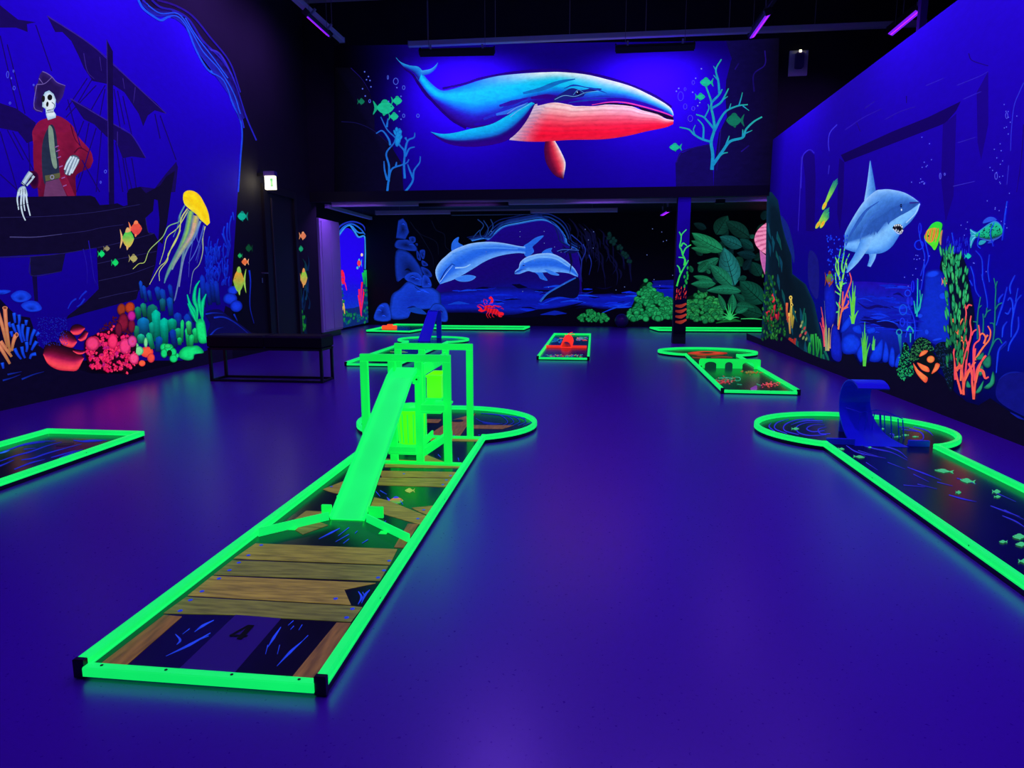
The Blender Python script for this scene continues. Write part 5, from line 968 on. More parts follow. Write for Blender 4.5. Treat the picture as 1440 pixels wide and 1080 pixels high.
for a in ([(1090, 860), (1140, 700), (1155, 500), (1160, 300), (1165, 180), (1145, 80)], [(1160, 400), (1190, 350), (1230, 330)], [(1160, 180), (1180, 110)], [(1150, 580), (1140, 540), (1105, 535)], [(1110, 800), (1160, 710), (1200, 695), (1228, 740)], [(975, 560), (985, 420), (1010, 270)], [(985, 390), (1020, 355)], [(1035, 640), (1040, 520), (1035, 440)], [(1050, 480), (1080, 420), (1115, 400)], [(1070, 440), (1075, 380)], [(980, 700), (975, 540), (935, 520)]): gb.stroke(a, 15, 8, (20, 110, 110), (26, 130, 110))
for p_ in ([(1030, 940), (1060, 890), (1110, 860), (1115, 960), (1075, 990)], [(980, 1010), (1030, 960), (1040, 1040), (1000, 1070)], [(960, 900), (1040, 830), (1030, 900)]): gb.puff(p_, (14, 70, 60), (30, 130, 100))
gb.at(zK)
for p_ in ([(1110, 390), (1160, 350), (1185, 255), (1202, 300), (1195, 360), (1150, 400)], [(1040, 430), (1080, 370), (1110, 330), (1090, 410), (1060, 438)], [(960, 380), (970, 330), (1000, 380), (985, 392)]): gb.puff(p_, (14, 80, 60), (36, 150, 110))
gb.done()
pcq = Paint(s_right, 'painted_pink_branch_coral', wall_right, zI, 'tall salmon pink branching coral')
SA, SO = (250, 72, 96), (250, 118, 74)
for a, c in (([(850, 1120), (870, 900), (885, 780), (860, 690), (855, 550), (865, 430), (850, 345)], SA), ([(868, 390), (890, 352), (925, 358)], SA), ([(885, 780), (910, 680), (915, 600), (905, 530), (915, 460)], SA), ([(918, 660), (940, 620), (970, 600)], SA), ([(950, 1120), (940, 930), (940, 800), (955, 745), (1000, 700), (1000, 620), (990, 555)], SA), ([(955, 910), (1010, 820), (1050, 765), (1100, 700), (1112, 620), (1085, 565)], SO), ([(1045, 745), (1062, 680), (1030, 640), (1000, 665)], SO), ([(860, 720), (830, 690), (780, 640), (740, 580), (730, 490)], SO), ([(785, 640), (800, 550), (830, 490)], SO), ([(755, 1110), (740, 960), (740, 820), (765, 770), (770, 710)], SA), ([(810, 1120), (820, 900), (842, 755), (820, 708), (795, 742)], SO), ([(960, 1140), (1000, 980), (1040, 890), (1065, 862)], SO), ([(1000, 1020), (1040, 1020), (1060, 1090)], SO), ([(850, 1120), (910, 1000), (960, 930)], SO), ([(800, 1000), (765, 890)], SA), ([(1085, 655), (1060, 690)], SO), ([(895, 940), (930, 1100)], SA), ([(755, 1010), (790, 970), (805, 1000)], SO)): pcq.stroke(a, 20, 12, c, mix(c, SO, .4))
pcq.at(zK)
for a in ([(922, 445), (880, 290), (858, 150), (855, 90)], [(940, 452), (935, 330), (930, 200), (985, 0)], [(1025, 490), (1012, 350), (1010, 250), (980, 190)], [(1025, 490), (1040, 330), (1060, 220), (1130, 120)], [(935, 420), (960, 280), (1020, 190), (1040, 60)], [(1065, 240), (1095, 245), (1120, 310), (1152, 300)], [(880, 250), (905, 215), (920, 240)], [(905, 210), (880, 140)]): pcq.stroke(a, 19, 13, (248, 96, 74), (248, 84, 90))
pcq.done()
an = Paint(s_right, 'painted_striped_anemone', wall_right, zI, 'orange patched anemone in dark green')
an.poly([(375, 900), (400, 840), (480, 800), (550, 860), (600, 950), (570, 1020), (470, 1090), (420, 1020), (370, 960)], (7, 16, 16))
for p_ in ([(388, 875), (420, 815), (477, 815), (450, 850)], [(368, 935), (430, 958), (482, 985), (490, 1030), (430, 1018), (390, 980)], [(513, 1050), (540, 985), (560, 940), (598, 955), (575, 1010)], [(328, 938), (370, 1000), (430, 1050), (475, 1090), (450, 1140), (380, 1070), (345, 1010)]): an.puff(p_, (235, 70, 50), (250, 130, 70))
an.blob(505, 902, 40, 36, -.3, (235, 80, 50), (250, 150, 70)).done()
def speck(name, poly, n, cols, zoom=zI, r=5):
    p = Paint(s_right, name, wall_right, zoom); p.poly(poly, (6, 18, 30), True); k = 0
    xs = [q[0] for q in poly]; ys = [q[1] for q in poly]
    while k < n:
        x, y = rnd.uniform(min(xs), max(xs)), rnd.uniform(min(ys), max(ys))
        if inpoly(x, y, poly): k += 1; a = rnd.uniform(0, 6.3); c = rnd.choice(cols); p.stroke([(x, y), (x + 8 * math.cos(a), y + 8 * math.sin(a)), (x + 14 * math.cos(a + .8), y + 14 * math.sin(a + .8))], r, r, c, n=2)
    p.done()
speck('painted_speckled_bush', [(160, 1060), (195, 880), (240, 730), (290, 790), (280, 900), (330, 960), (330, 1060), (230, 1110)], 170, [(30, 170, 90), (20, 130, 100), (40, 200, 110)])
speck('painted_speckled_bush', [(285, 900), (300, 800), (360, 700), (420, 680), (500, 720), (545, 830), (480, 800), (400, 830), (370, 910), (330, 940)], 150, [(40, 120, 60), (60, 150, 80), (24, 90, 50)])
speck('painted_speckled_bush', [(545, 800), (600, 730), (680, 740), (735, 860), (740, 1060), (720, 1220), (680, 1180), (620, 1000)], 120, [(20, 34, 90), (24, 50, 100), (20, 60, 80)])
bz = Paint(s_right, 'painted_bubbles', wall_right, zJ)
for q in ((1350, 650, 8, 18), (1290, 990, 9, 20), (975, 990, 6, 18), (1000, 980, 5, 8)): bz.ring(*q, 3, (90, 90, 235))
for i in range(70):
    x, y = rnd.choice([(880, 900), (1345, 700), (1300, 900), (1270, 1050), (880, 1000), (1330, 1200), (1100, 1300), (830, 1500), (1180, 1500)]); x += rnd.gauss(0, 26); y += rnd.gauss(0, 60)
    bz.blob(x, y, 3, 4, 0, (70, 70, 225), (100, 110, 240), n=6)
bz.done()

# ================================================================ LIGHTING: black-light bars on trunking
def frame_of(p0, p1, aim):
    p0, p1 = Vector(p0), Vector(p1); x = (p1 - p0).normalized(); z = -Vector(aim).normalized()
    z = (z - x * z.dot(x)).normalized(); y = z.cross(x)
    m = Matrix((x, y, z)).transposed().to_4x4(); m.translation = (p0 + p1) / 2
    return m, (p1 - p0).length
def uv_bar(label, p0, p1, aim, watts, group=None, glow=True, spread=2.6, bracket=.16):
    m, L = frame_of(p0, p1, aim)
    root = thing('black_light_bar', label, 'light', group=group); root.matrix_world = m
    hb = MB(); hb.box(-L / 2, L / 2, -.045, .045, .0, .055, .012); hb.build('housing', 'black_metal', root)
    if glow is False:
        for s_ in (-1, 1): MB().box(-L / 2, L / 2, s_ * .05 - .004, s_ * .05 + .004, -.05, .045).build('side_shield', 'black_metal', root)
    mb = MB(); mb.box(-L / 2 + .02, L / 2 - .02, -.038, .038, -.022, .001, .008); mb.build('tube_cover', 'violet_tube', root)
    MB().box(-L / 2 + .04, L / 2 - .04, -.0035, .0035, -.026, -.022).build('led_strip', 'pink_led', root)
    for s_ in (-1, 1):
        mb = MB(); mb.box(s_ * L / 2 - .012, s_ * L / 2 + .012, -.05, .05, -.03, .07, .006); mb.build('end_cap', 'black_plastic', root)
    if bracket:
        for s_ in (-1, 1): mb = MB(); mb.box(s_ * L * .35 - .015, s_ * L * .35 + .015, -.015, .015, .055, bracket); mb.build('bracket', 'sign_case', root)
    ld = bpy.data.lights.new('black_light', 'AREA'); ld.shape = 'RECTANGLE'; ld.size = L; ld.size_y = .07; ld.energy = watts; ld.color = UV; ld.spread = spread
    lo = bpy.data.objects.new('black_light', ld); col.objects.link(lo); lo.parent = root; lo.location = (0, 0, -.04)
    if bracket:
        mi = m.inverted(); top = ZS if p0[1] > 12.7 else ZC
        for u in (.12, .88):
            a = Vector(p0).lerp(Vector(p1), u) - Vector(aim).normalized() * .03; w = MB().tube([a, (a.x, a.y, top)], .004, 6); w.v = [tuple(mi @ Vector(v)) for v in w.v]; w.build('suspension_wire', 'steel', root)
    return root
GB = 'black light bars out of view along the hall'
# seen in the photograph
a, c = onZ(1057, 52, 4.9), onZ(1081, 18, 4.9)
uv_bar('glowing violet black light bar above the shark wall end, near the upper trunking', a, c, (.35, -.2, -1), WALLPOW * .6, bracket=.08)
a2, c2 = onZ(1252, 48, 4.9), onZ(1294, 13, 4.9)
uv_bar('glowing violet black light bar beside the violet post at upper right', a2, c2, (-.45, .35, -1), WALLPOW * .5, bracket=.1)
p, q = onY(591, 74, 11.78), onY(695, 72, 11.78)
uv_bar('black bar lamp hanging before the whale tail, turned to the wall', p, q, (0, 1, -1.2), WALLPOW * .64, bracket=.12, glow=False)
p, q = onY(866, 69, 11.78), onY(976, 65, 11.78)
uv_bar('black bar lamp hanging before the whale head, turned to the wall', p, q, (0, 1, -1.2), WALLPOW * .64, bracket=.12, glow=False)
p, q = onZ(429, 19, 5.2), onZ(462, 49, 5.2)
uv_bar('black light bar under the slanted trunking at upper left', p, q, (-1, .2, -1), WALLPOW * .25)
p, q = onZ(931, 302, 2.55), onZ(941, 296, 2.55)
uv_bar('small glowing violet bar left of the pillar under the low ceiling', p, q, (.0, .9, -.5), WALLPOW * .3)
# the rows go on behind and above the viewer
for y in (7.5, 5.0, 2.5, 0.0): uv_bar('black light bar in the row along the shark wall', (2.5, y - .55, 4.75), (2.5, y + .55, 4.75), (.62, 0, -1), WALLPOW * .48, GB)
for y in (9.3, 6.9, 4.4, 1.9): uv_bar('black light bar in the row along the ship wall', (-4.25, y - .55, 5.5), (-4.25, y + .55, 5.5), (-.9, 0, -1), WALLPOW * .60, GB)
for x, y in ((-1.0, 7.2), (-1.0, 4.2), (-1.0, 1.2), (.9, 5.6), (.9, 2.4)): uv_bar('black light bar in the row over the lanes', (x, y - .55, 5.4), (x, y + .55, 5.4), (0, 0, -1), FLOORPOW, GB)
for x in (-4.7, -2.4, .2, 3.6): uv_bar('black light bar behind the beam of the rear room', (x - .5, 12.95, 2.755), (x + .5, 12.95, 2.755), (0, .22, -1), WALLPOW * .34, 'black light bars of the rear room', bracket=0)  # added bars, out of sight behind the trim, to brighten the rear room

def trunking(label, p0, p1, w_=.09, h_=.075, dark=(), wires=(), zt=ZC):
    m, L = frame_of(p0, p1, (0, 0, -1)); root = thing('light_trunking', label, 'light rail'); root.matrix_world = m
    MB().box(-L / 2, L / 2, -w_ / 2, w_ / 2, 0, h_, .008).build('rail_body', 'white_enamel', root)
    for u0, u1 in dark: MB().box(-L / 2 + L * u0, -L / 2 + L * u1, -w_ / 2 - .006, w_ / 2 + .006, -.03, .045, .006).build('lamp_tray', 'black_metal', root)
    for u in wires: x = -L / 2 + L * u; MB().tube([(x, 0, h_), (x, 0, zt - Vector(p0).z)], .006, 6).build('suspension_wire', 'steel', root)
    for s_ in (-1, 1): MB().box(s_ * L / 2 - .006, s_ * L / 2 + .006, -w_ / 2 - .004, w_ / 2 + .004, -.004, h_ + .004).build('end_plate', 'sign_case', root)
    return root
YT = 12.25
p, q = onY(575, 66, YT), onY(1300, 43, YT); q.z = p.z
trunking('long pale light trunking hung across before the whale wall', p, q, .10, .085, (), (.04, .18, .33, .48, .64, .8))
p, q = onZ(400, -12, 5.3), onZ(481, 60, 5.3)
trunking('slanted pale light trunking at the upper left', p, q, .10, .08, (), (.3, .8))
p, q = onZ(1060, 40, 5.12), onZ(1095, -10, 5.12)
trunking('short dark trunking above the bar at the shark wall end', p, q, .05, .05, ((0, 1),), (.5,))
p, q = onZ(1249, 42, 5.12), onZ(1292, 8, 5.12)
trunking('short dark trunking above the bar by the violet post', p, q, .05, .05, ((0, 1),), (.5,))
p, q = onY(468, 291, 13.4), onY(1100, 283, 13.4); q.z = p.z
trunking('front pale trunking under the low ceiling', p, q, .12, .085, ((.205, .41), (.86, .88)), (.1, .5, .9), ZS)
p, q = onY(529, 302, 14.7), onY(868, 297, 14.7); q.z = p.z
trunking('rear pale trunking under the low ceiling', p, q, .12, .085, ((.32, .65),), (.1, .9), ZS)
p, q = Vector((-5.3, 13.3, 2.62)), Vector((-5.3, 16.0, 2.62))
trunking('violet grey trunking along the left of the rear room', p, q, .09, .07, (), (.2, .8), ZS)
# violet post beyond the partition
pz = thing('post', 'violet lit steel post standing behind the shark wall', 'post', (onY(1297, 20, 10.4).x, 10.4, 0))
MB().box(-.045, .045, -.045, .045, .012, ZC - .012).build('shaft', 'post_violet', pz); MB().box(-.1, .1, -.1, .1, 0, .012).build('foot_plate', 'steel', pz); MB().box(-.1, .1, -.1, .1, ZC - .012, ZC).build('head_plate', 'steel', pz)
# speaker on the black wall
p, q = onY(1110, 72, YW), onY(1134, 107, YW)
sp = thing('wall_speaker', 'pale square wall plate with a dark speaker above the shark wall', 'speaker', ((p.x + q.x) / 2, YW, (p.z + q.z) / 2))
hw, hh = (q.x - p.x) / 2, (p.z - q.z) / 2
MB().box(-hw, hw, -.03, 0, -hh, hh, .006).build('plate', 'white_enamel', sp)
MB().box(-hw * .42, hw * .42, -.12, -.03, -hh * .5, hh * .78, .02).build('speaker_body', 'tee_violet', sp)
MB().box(-hw * .16, hw * .1, -.128, -.12, hh * .72, hh * .9).build('status_light', 'sign_glow', sp)

# exit sign over the door
es_ = onX(366, 256, XL)
sg = thing('exit_sign', 'lit emergency exit sign over the dark door', 'sign', (XL, 10.55, es_.z))
s0, s1 = onY(371, 247, 10.5), onY(386, 266, 10.5)
x0, x1, zt_, zb_ = s0.x - XL, s1.x - XL, s0.z - es_.z, s1.z - es_.z
MB().box(x0, x1, -.03, .03, zb_, zt_).build('lit_panel', 'sign_glow', sg)
MB().box(x0 - .01, x1 + .01, -.05, .05, zt_, zt_ + .07).build('case', 'tee_violet', sg)
MB().box(0, x0, -.02, .02, zt_, zt_ + .05).build('wall_arm', 'black_metal', sg)
w_ = x1 - x0; h2 = zt_ - zb_
mb = MB(); mb.box(x0 + w_ * .55, x0 + w_ * .82, -.034, -.030, zb_ + h2 * .2, zb_ + h2 * .8); mb.build('doorway_symbol', 'sign_green', sg)
mb = MB()
for u0, v0, u1, v1 in ((.30, .62, .38, .45), (.38, .45, .28, .22), (.38, .45, .5, .32), (.5, .32, .46, .2), (.33, .58, .2, .5), (.33, .58, .47, .55)): mb.bar((x0 + w_ * u0, -.032, zb_ + h2 * v0), (x0 + w_ * u1, -.032, zb_ + h2 * v1), .004, w_ * .07, (0, 1, 0))
mb.tube([(x0 + w_ * .3, -.034, zb_ + h2 * .74), (x0 + w_ * .3, -.030, zb_ + h2 * .74)], w_ * .055, 10)
mb.build('running_figure', 'sign_green', sg)
ld = bpy.data.lights.new('exit_glow', 'POINT'); ld.energy = 1.6; ld.color = (1, .82, .6); ld.shadow_soft_size = .05
lo = bpy.data.objects.new('exit_glow', ld); col.objects.link(lo); lo.parent = sg; lo.location = ((x0 + x1) / 2 - .02, -.12, (zb_ + zt_) / 2)

# white cabinet standing at the corner of the left wall
cb = thing('tall_cabinet', 'tall white cabinet on a black plinth at the alcove corner', 'cabinet', (XL - .2, 13.62, 0))
zt_ = onX(437, 303, XL).z
c0, c1 = onX(437, 460, XL).y, onX(467, 460, XL).y
cb.location = (XL, 12.85, 0)
MB().box(-.38, .0, .02, 1.06, .0, .12).build('plinth', 'black_metal', cb)
MB().box(-.38, .04, .01, 1.08, .12, zt_ - .02, .01).build('body', 'white_panel', cb)
for i in range(2): MB().box(.04, .055, .10 + i * .48, .56 + i * .5, .16, zt_ - .06, .004).build('door', 'white_panel', cb)
for i in range(3): MB().box(-.1 - i * .08, -.07 - i * .08, .002, .012, .14, zt_ - .05).build('edge_groove', 'tee_violet', cb)

# bench
bn = thing('bench', 'black upholstered bench with a thin metal frame before the ship wall', 'bench', (-3.74, 7.46, 0))
for x0_, x1_ in ((-.70, -.003), (.003, .70)):
    m_ = MB(); m_.box(x0_, x1_, -.18, .18, .40, .545, .02); m_.build('seat_cushion', 'black_leather', bn)
for x in (-.68, .68):
    for y in (-.16, .16): MB().box(x - .015, x + .015, y - .015, y + .015, 0, .39).build('leg', 'black_metal', bn)
for y in (-.16, .16):
    MB().box(-.665, .665, y - .012, y + .012, .002, .026).build('floor_rail', 'black_metal', bn); MB().box(-.7, .7, y - .015, y + .015, .375, .40).build('seat_rail', 'black_metal', bn)
for x in (-.68, .68): MB().box(x - .012, x + .012, -.145, .145, .002, .026).build('floor_rail', 'black_metal', bn); MB().box(x - .012, x + .012, -.145, .145, .375, .40).build('seat_rail', 'black_metal', bn)

# ball at the rear wall
bl_ = thing('ball', 'dark purple ball on the floor below the dolphin wall', 'ball', (.83, 16.72, 0))
R_ = .17; MB().lathe([(R_ * math.sin(math.pi * i / 16) + .0005, R_ - R_ * math.cos(math.pi * i / 16)) for i in range(17)], n=24).build('shell', 'purple_ball', bl_, True)
MB().lathe([(R_ * .985, R_ - .012), (R_ * 1.01, R_ - .008), (R_ * 1.01, R_ + .008), (R_ * .985, R_ + .012)], n=24).build('seam_band', 'tee_violet', bl_)

# ================================================================ THE MINIGOLF LANES
RW_, RH = .034, .063
PROF = [(0, .0275), (0, .034), (.003, .037), (.003, .041), (0, .044), (0, .056), (.004, RH), (RW_ - .004, RH), (RW_, .056), (RW_, .045), (RW_ - .003, .042), (RW_ - .003, .038), (RW_, .035), (RW_, .0275)]
PLOW = [(0, .015), (0, .040), (.004, .044), (.030, .044), (.034, .040), (.034, .015)]
def offset_poly(P, d):
    out = []; n = len(P)
    for i in range(n):
        a, b, c = Vector(P[i - 1]), Vector(P[i]), Vector(P[(i + 1) % n]); d1, d2 = (b - a).normalized(), (c - b).normalized()
        n1, n2 = Vector((d1.y, -d1.x)), Vector((d2.y, -d2.x)); m = (n1 + n2).normalized(); k = d / max(.5, m.dot(n1)); out.append((b.x + m.x * k, b.y + m.y * k))
    return out
TOPZ = .030
def ell(hw, cy, a, b, n=44):
    t1 = -math.acos(hw / a); t2 = math.pi - t1
    return [(a * math.cos(t1 + (t2 - t1) * i / n), cy + b * math.sin(t1 + (t2 - t1) * i / n)) for i in range(n + 1)]
def lane(label, loc, hw, length, head=None, rz=0.0, endrail='low', caps=True):
    """outer half width hw, straight length, head=(a, b) outer semi axes of the round end"""
    root = thing('minigolf_lane', label, 'minigolf lane', loc, rz, None)
    hi = hw - RW_
    if head:
        a, b = head[0] - RW_, head[1] - RW_; cy = length + b * math.sqrt(1 - (hi / a) ** 2)
        E = ell(hi, cy, a, b)
        out = [(hi, .017)] + E + [(-hi, .017)]
        inset = [(x * .985, y if y > .02 else .012) for x, y in out]
        MB().prism(offset_poly([(hi, .048)] + E + [(-hi, .048)], RW_ - .004), 0, .0275).build('base', 'black_plastic', root)
        MB().prism(out, .0275, TOPZ).build('playing_surface', 'dark_board', root)
        sweep(E, PROF, 'curved_rail', 'fluorescent_green', root, 1)
        far = length
    else:
        MB().box(-hw + .004, hw - .004, .018, length + .03, 0, .0275).build('base', 'black_plastic', root)
        MB().box(-hi, hi, .017, length, .0275, TOPZ).build('playing_surface', 'dark_board', root)
        far = length
    for s_ in (-1, 1):
        e1 = far + (.012 if head else 0)
        sweep([(s_ * hi, .006), (s_ * hi, e1)], PROF, 'rail', 'fluorescent_green', root, s_)
        if caps:
            x0_, x1_ = sorted((s_ * (hi - .001), s_ * (hw + .001)))
            MB().box(x0_, x1_, -.012, .006, .003, RH + .001, .002).build('end_cap', 'black_plastic', root)
            for y in (.5, 1.6, 2.6):
                if y < length: MB().tube([(s_ * (hw - .001), y, .05), (s_ * (hw + .001), y, .05)], .004, 6).build('screw', 'black_metal', root)
    sweep([(-hi, .016), (hi, .016)], PLOW if endrail == 'low' else PROF, 'end_rail', 'fluorescent_green', root, 1)
    for i in range(4):
        x = -hi * .86 + hi * 1.72 * i / 3; MB().tube([(x, .0, .0435), (x, .0, .0452)], .005, 8).build('screw', 'black_metal', root)
    if not head: sweep([(hw, far), (-hw, far)], PROF, 'end_rail', 'fluorescent_green', root, 1)
    return root
def inv_of(root):
    m = Matrix.Rotation(root.rotation_euler.z, 4, 'Z'); m.translation = root.location; return m.inverted()
def s_lane(x, y, o): return onZ(x, y, TOPZ + o)
def lpaint(root, name, zoom, label=None): return Paint(s_lane, name, root, zoom, label, 'print_ink', inv_of(root))
def reset(): LAYER['s_lane'] = 0
class Marks:
    """each printed mark on a lane board is a part of its own"""
    def __init__(s, root, name, zoom, off=.0012): s.a = (root, name); s.z = zoom; s.k = 0; s.o0 = off
    def _new(s, nm=None): s.k += 1; return Paint(s_lane, nm or s.a[1], s.a[0], s.z, None, 'print_ink', inv_of(s.a[0]), s.o0 + .00004 * s.k)
    def at(s, z): s.z = z; return s
    def stroke(s, *a, **k): s._new().stroke(*a, **k).done(); return s
    def fish(s, *a, **k): s._new().fish(*a, **k).done(); return s
    def done(s): pass

# ---- lane with painted planks and the scaffold
L4 = lane('long minigolf lane with painted wooden planks and the number 4', (-1.132, 1.69, 0), .397, 3.02, (.737, .612))
i4 = inv_of(L4)
def plank(zoom, pts, m, screws=(), th=.0022):
    P = [i4 @ onZ(zoom[0] + p[0] / zoom[2], zoom[1] + p[1] / zoom[2], TOPZ + th) for p in pts]
    o = MB().prism([(q.x, q.y) for q in P], TOPZ, TOPZ + th).build('plank', m, L4)
    for s_ in screws:
        c = i4 @ onZ(zoom[0] + s_[0] / zoom[2], zoom[1] + s_[1] / zoom[2], TOPZ + th)
        MB().lathe([(.0085, 0), (.0085, .0012), (.006, .002)], (c.x, c.y, TOPZ + th), 10).build('screw_head', 'screw_blue', o)
q8, q7, q6 = (80, 740, 3), (440, 600, 4.235), (440, 430, 4.235)
plank(q8, [(838, 72), (1436, 96), (1404, 161), (745, 136)], 'wood_olive', [(862, 80), (808, 123), (1402, 146)])
plank(q8, [(740, 143), (1398, 167), (1362, 229), (662, 203)], 'wood_green', [(768, 154), (728, 186), (1380, 187), (1355, 217)])
plank(q8, [(655, 209), (1345, 239), (1212, 266), (1240, 330), (552, 291)], 'wood_tan', [(684, 221), (612, 275), (1176, 306)])
plank(q8, [(545, 298), (1243, 336), (1288, 341), (1240, 402), (950, 386), (752, 372), (450, 366)], 'wood_green', [(563, 312), (520, 357), (1247, 349), (1222, 386)])
plank(q8, [(452, 374), (527, 380), (275, 600), (165, 594)], 'wood_brown')
plank(q8, [(1180, 406), (1240, 408), (1092, 652), (978, 652)], 'wood_brown')
plank(q7, [(395, 262), (862, 270), (836, 302), (410, 300)], 'wood_tan', [(542, 281), (820, 292)])
plank(q7, [(400, 303), (833, 308), (790, 358), (384, 346)], 'wood_olive', [(795, 318), (774, 346)])
plank(q7, [(366, 420), (452, 440), (678, 532), (640, 582), (432, 522), (345, 470)], 'wood_olive', [(625, 548)])
plank(q7, [(588, 482), (718, 470), (684, 524), (640, 508)], 'wood_tan', [(660, 496)])
plank(q7, [(566, 576), (628, 580), (540, 720), (484, 716)], 'wood_brown')
plank(q7, [(436, 190), (660, 205), (660, 160), (780, 208), (890, 215), (872, 246), (428, 240)], 'wood_olive', [(850, 232)])
plank(q7, [(60, 372), (160, 332), (200, 318), (165, 398), (120, 392)], 'wood_tan', [(110, 357)])
plank(q7, [(-40, 500), (92, 506), (96, 545), (-110, 552)], 'wood_olive')
plank(q7, [(-130, 600), (20, 560), (90, 585), (-60, 640)], 'wood_green')
plank(q6, [(822, 682), (968, 640), (872, 778), (684, 770)], 'wood_brown', [(720, 770), (840, 772)], .003)
plank(q6, [(668, 674), (765, 676), (748, 696), (668, 694)], 'wood_brown')
plank(q6, [(956, 710), (1196, 711), (1130, 732), (950, 730)], 'wood_brown')
plank(q6, [(690, 782), (1012, 776), (985, 806), (700, 804)], 'wood_tan', [(990, 770), (975, 792)])
plank(q6, [(470, 690), (560, 690), (545, 740), (460, 740)], 'wood_brown')
reset()
hole = i4 @ onZ(440 + 860 / 4.235, 430 + 685 / 4.235, TOPZ + .003)
MB().lathe([(.052, 0), (.052, .0014), (.045, .0016)], (hole.x, hole.y, TOPZ + .003), 20).build('cup', 'black_plastic', L4)
te = [i4 @ onZ(80 + x / 3, 740 + y / 3, TOPZ) for x, y in ((755, 374), (946, 390), (740, 630), (505, 612))]
tee = MB().prism([(q.x, q.y) for q in te], TOPZ, TOPZ + .0012).build('tee_mat', 'tee_violet', L4)
num = lpaint(L4, 'tee_number', q8, 'black number 4 on the tee mat'); num.off = .004
num.at((310, 865, 21.15)).poly([(850, 283), (1015, 298), (630, 715), (480, 698)], (8, 8, 12), False).poly([(820, 285), (900, 290), (345, 600), (250, 600)], (8, 8, 12), False).poly([(255, 596), (330, 568), (828, 600), (780, 636), (290, 622)], (8, 8, 12), False)
num.done()
ripple = Marks(L4, 'painted_ripple', q8)
RB = (40, 76, 235)
for a in ([(662, 396), (615, 420), (580, 446)], [(648, 450), (560, 500), (460, 548)], [(640, 462), (600, 480)], [(560, 432), (530, 455)], [(500, 455), (520, 480), (505, 500)], [(945, 425), (915, 470), (890, 510)], [(998, 398), (975, 418)], [(1000, 420), (985, 436)], [(1035, 415), (1020, 438)], [(1035, 485), (985, 530), (928, 590)], [(1060, 460), (1030, 490)], [(890, 500), (880, 540)], [(940, 500), (930, 540)], [(1272, 275), (1285, 300), (1270, 330)], [(1320, 268), (1300, 290), (1285, 325)], [(1290, 278), (1300, 300)]): ripple.stroke(a, 3, 2, RB, (30, 60, 200), mid=11)
ripple.at(q7)
for a in ([(160, 605), (110, 630), (35, 668)], [(215, 600), (150, 650)], [(215, 640), (135, 685)], [(265, 620), (250, 636)], [(328, 672), (292, 694)], [(215, 668), (180, 695)], [(435, 560), (420, 572)], [(375, 385), (400, 415)], [(400, 380), (440, 402)], [(745, 165), (762, 182)], [(865, 185), (870, 205)], [(520, 440), (536, 462)]): ripple.stroke(a, 4, 3, RB, (30, 60, 200), mid=10)
ripple.at(q6)
for k in range(5): ripple.stroke([(1000 + k * 40, 640 + k * 4), (1110 + k * 42, 650 + k * 5), (1160 + k * 36, 690), (1130 + k * 30, 712)], 3, 2, (24, 44, 170), mid=5)
for k in range(3): ripple.stroke([(970 + k * 20, 670 + k * 14), (1010 + k * 30, 690 + k * 8), (1090 + k * 20, 700)], 3, 2, (24, 40, 150), mid=5)
ripple.done()
Marks(L4, 'printed_fish', q7).fish(490, 440, 100, 40, 1, (230, 120, 70), (60, 60, 220), (70, 200, 70)).fish(578, 380, 60, 24, -1, (170, 200, 80), (150, 190, 70)).done()

# ---- scaffold obstacle with ramp
sc_ = thing('scaffold_obstacle', 'bright green scaffold frame with a long ramp on the number 4 lane', 'minigolf obstacle', (-1.13, 4.3, TOPZ))
O = Vector((-1.13, 4.3, TOPZ))
def sbox(name, x0, x1, y0, y1, z0, z1, m='fluorescent_green_board', bev=.002, par=None):
    return MB().box(x0 - O.x, x1 - O.x, y0 - O.y, y1 - O.y, max(0, z0 - O.z), z1 - O.z, bev).build(name, m, par or sc_)
W = .046
for yy, xs, xe in ((3.98, (-1.417, -1.238, -1.068, -.888), -.842), (4.69, (-1.405, -1.226, -1.05, -.873), -.827)):
    for x in xs: sbox('post', x, x + W, yy, yy + .03, .03, .69)
    sbox('top_beam', xs[0], xe, yy, yy + .03, .69, .735)
    sbox('sill', xs[0], xe + .06, yy - .005, yy + .035, .03, .046)
# inner panels and stepped trays between the frames
sbox('side_panel', -1.03, -1.018, 4.02, 4.68, .60, .675)
sbox('upper_tray', -1.022, -.892, 3.93, 4.30, .375, .39); sbox('tray_lip', -1.022, -.872, 3.93, 3.942, .39, .43); sbox('tray_lip', -1.022, -1.01, 3.942, 4.3, .39, .43)
sbox('lower_tray', -1.238, -1.06, 3.94, 4.42, .105, .12); sbox('tray_lip', -1.238, -1.06, 3.94, 3.952, .12, .155); sbox('tray_lip', -1.072, -1.06, 3.952, 4.42, .12, .155)
m_ = MB(); m_.bar(Vector((-1.03, 4.0, .11)) - O, Vector((-.945, 4.45, .125)) - O, .03, .05); m_.build('cross_board', 'fluorescent_green_board', sc_)
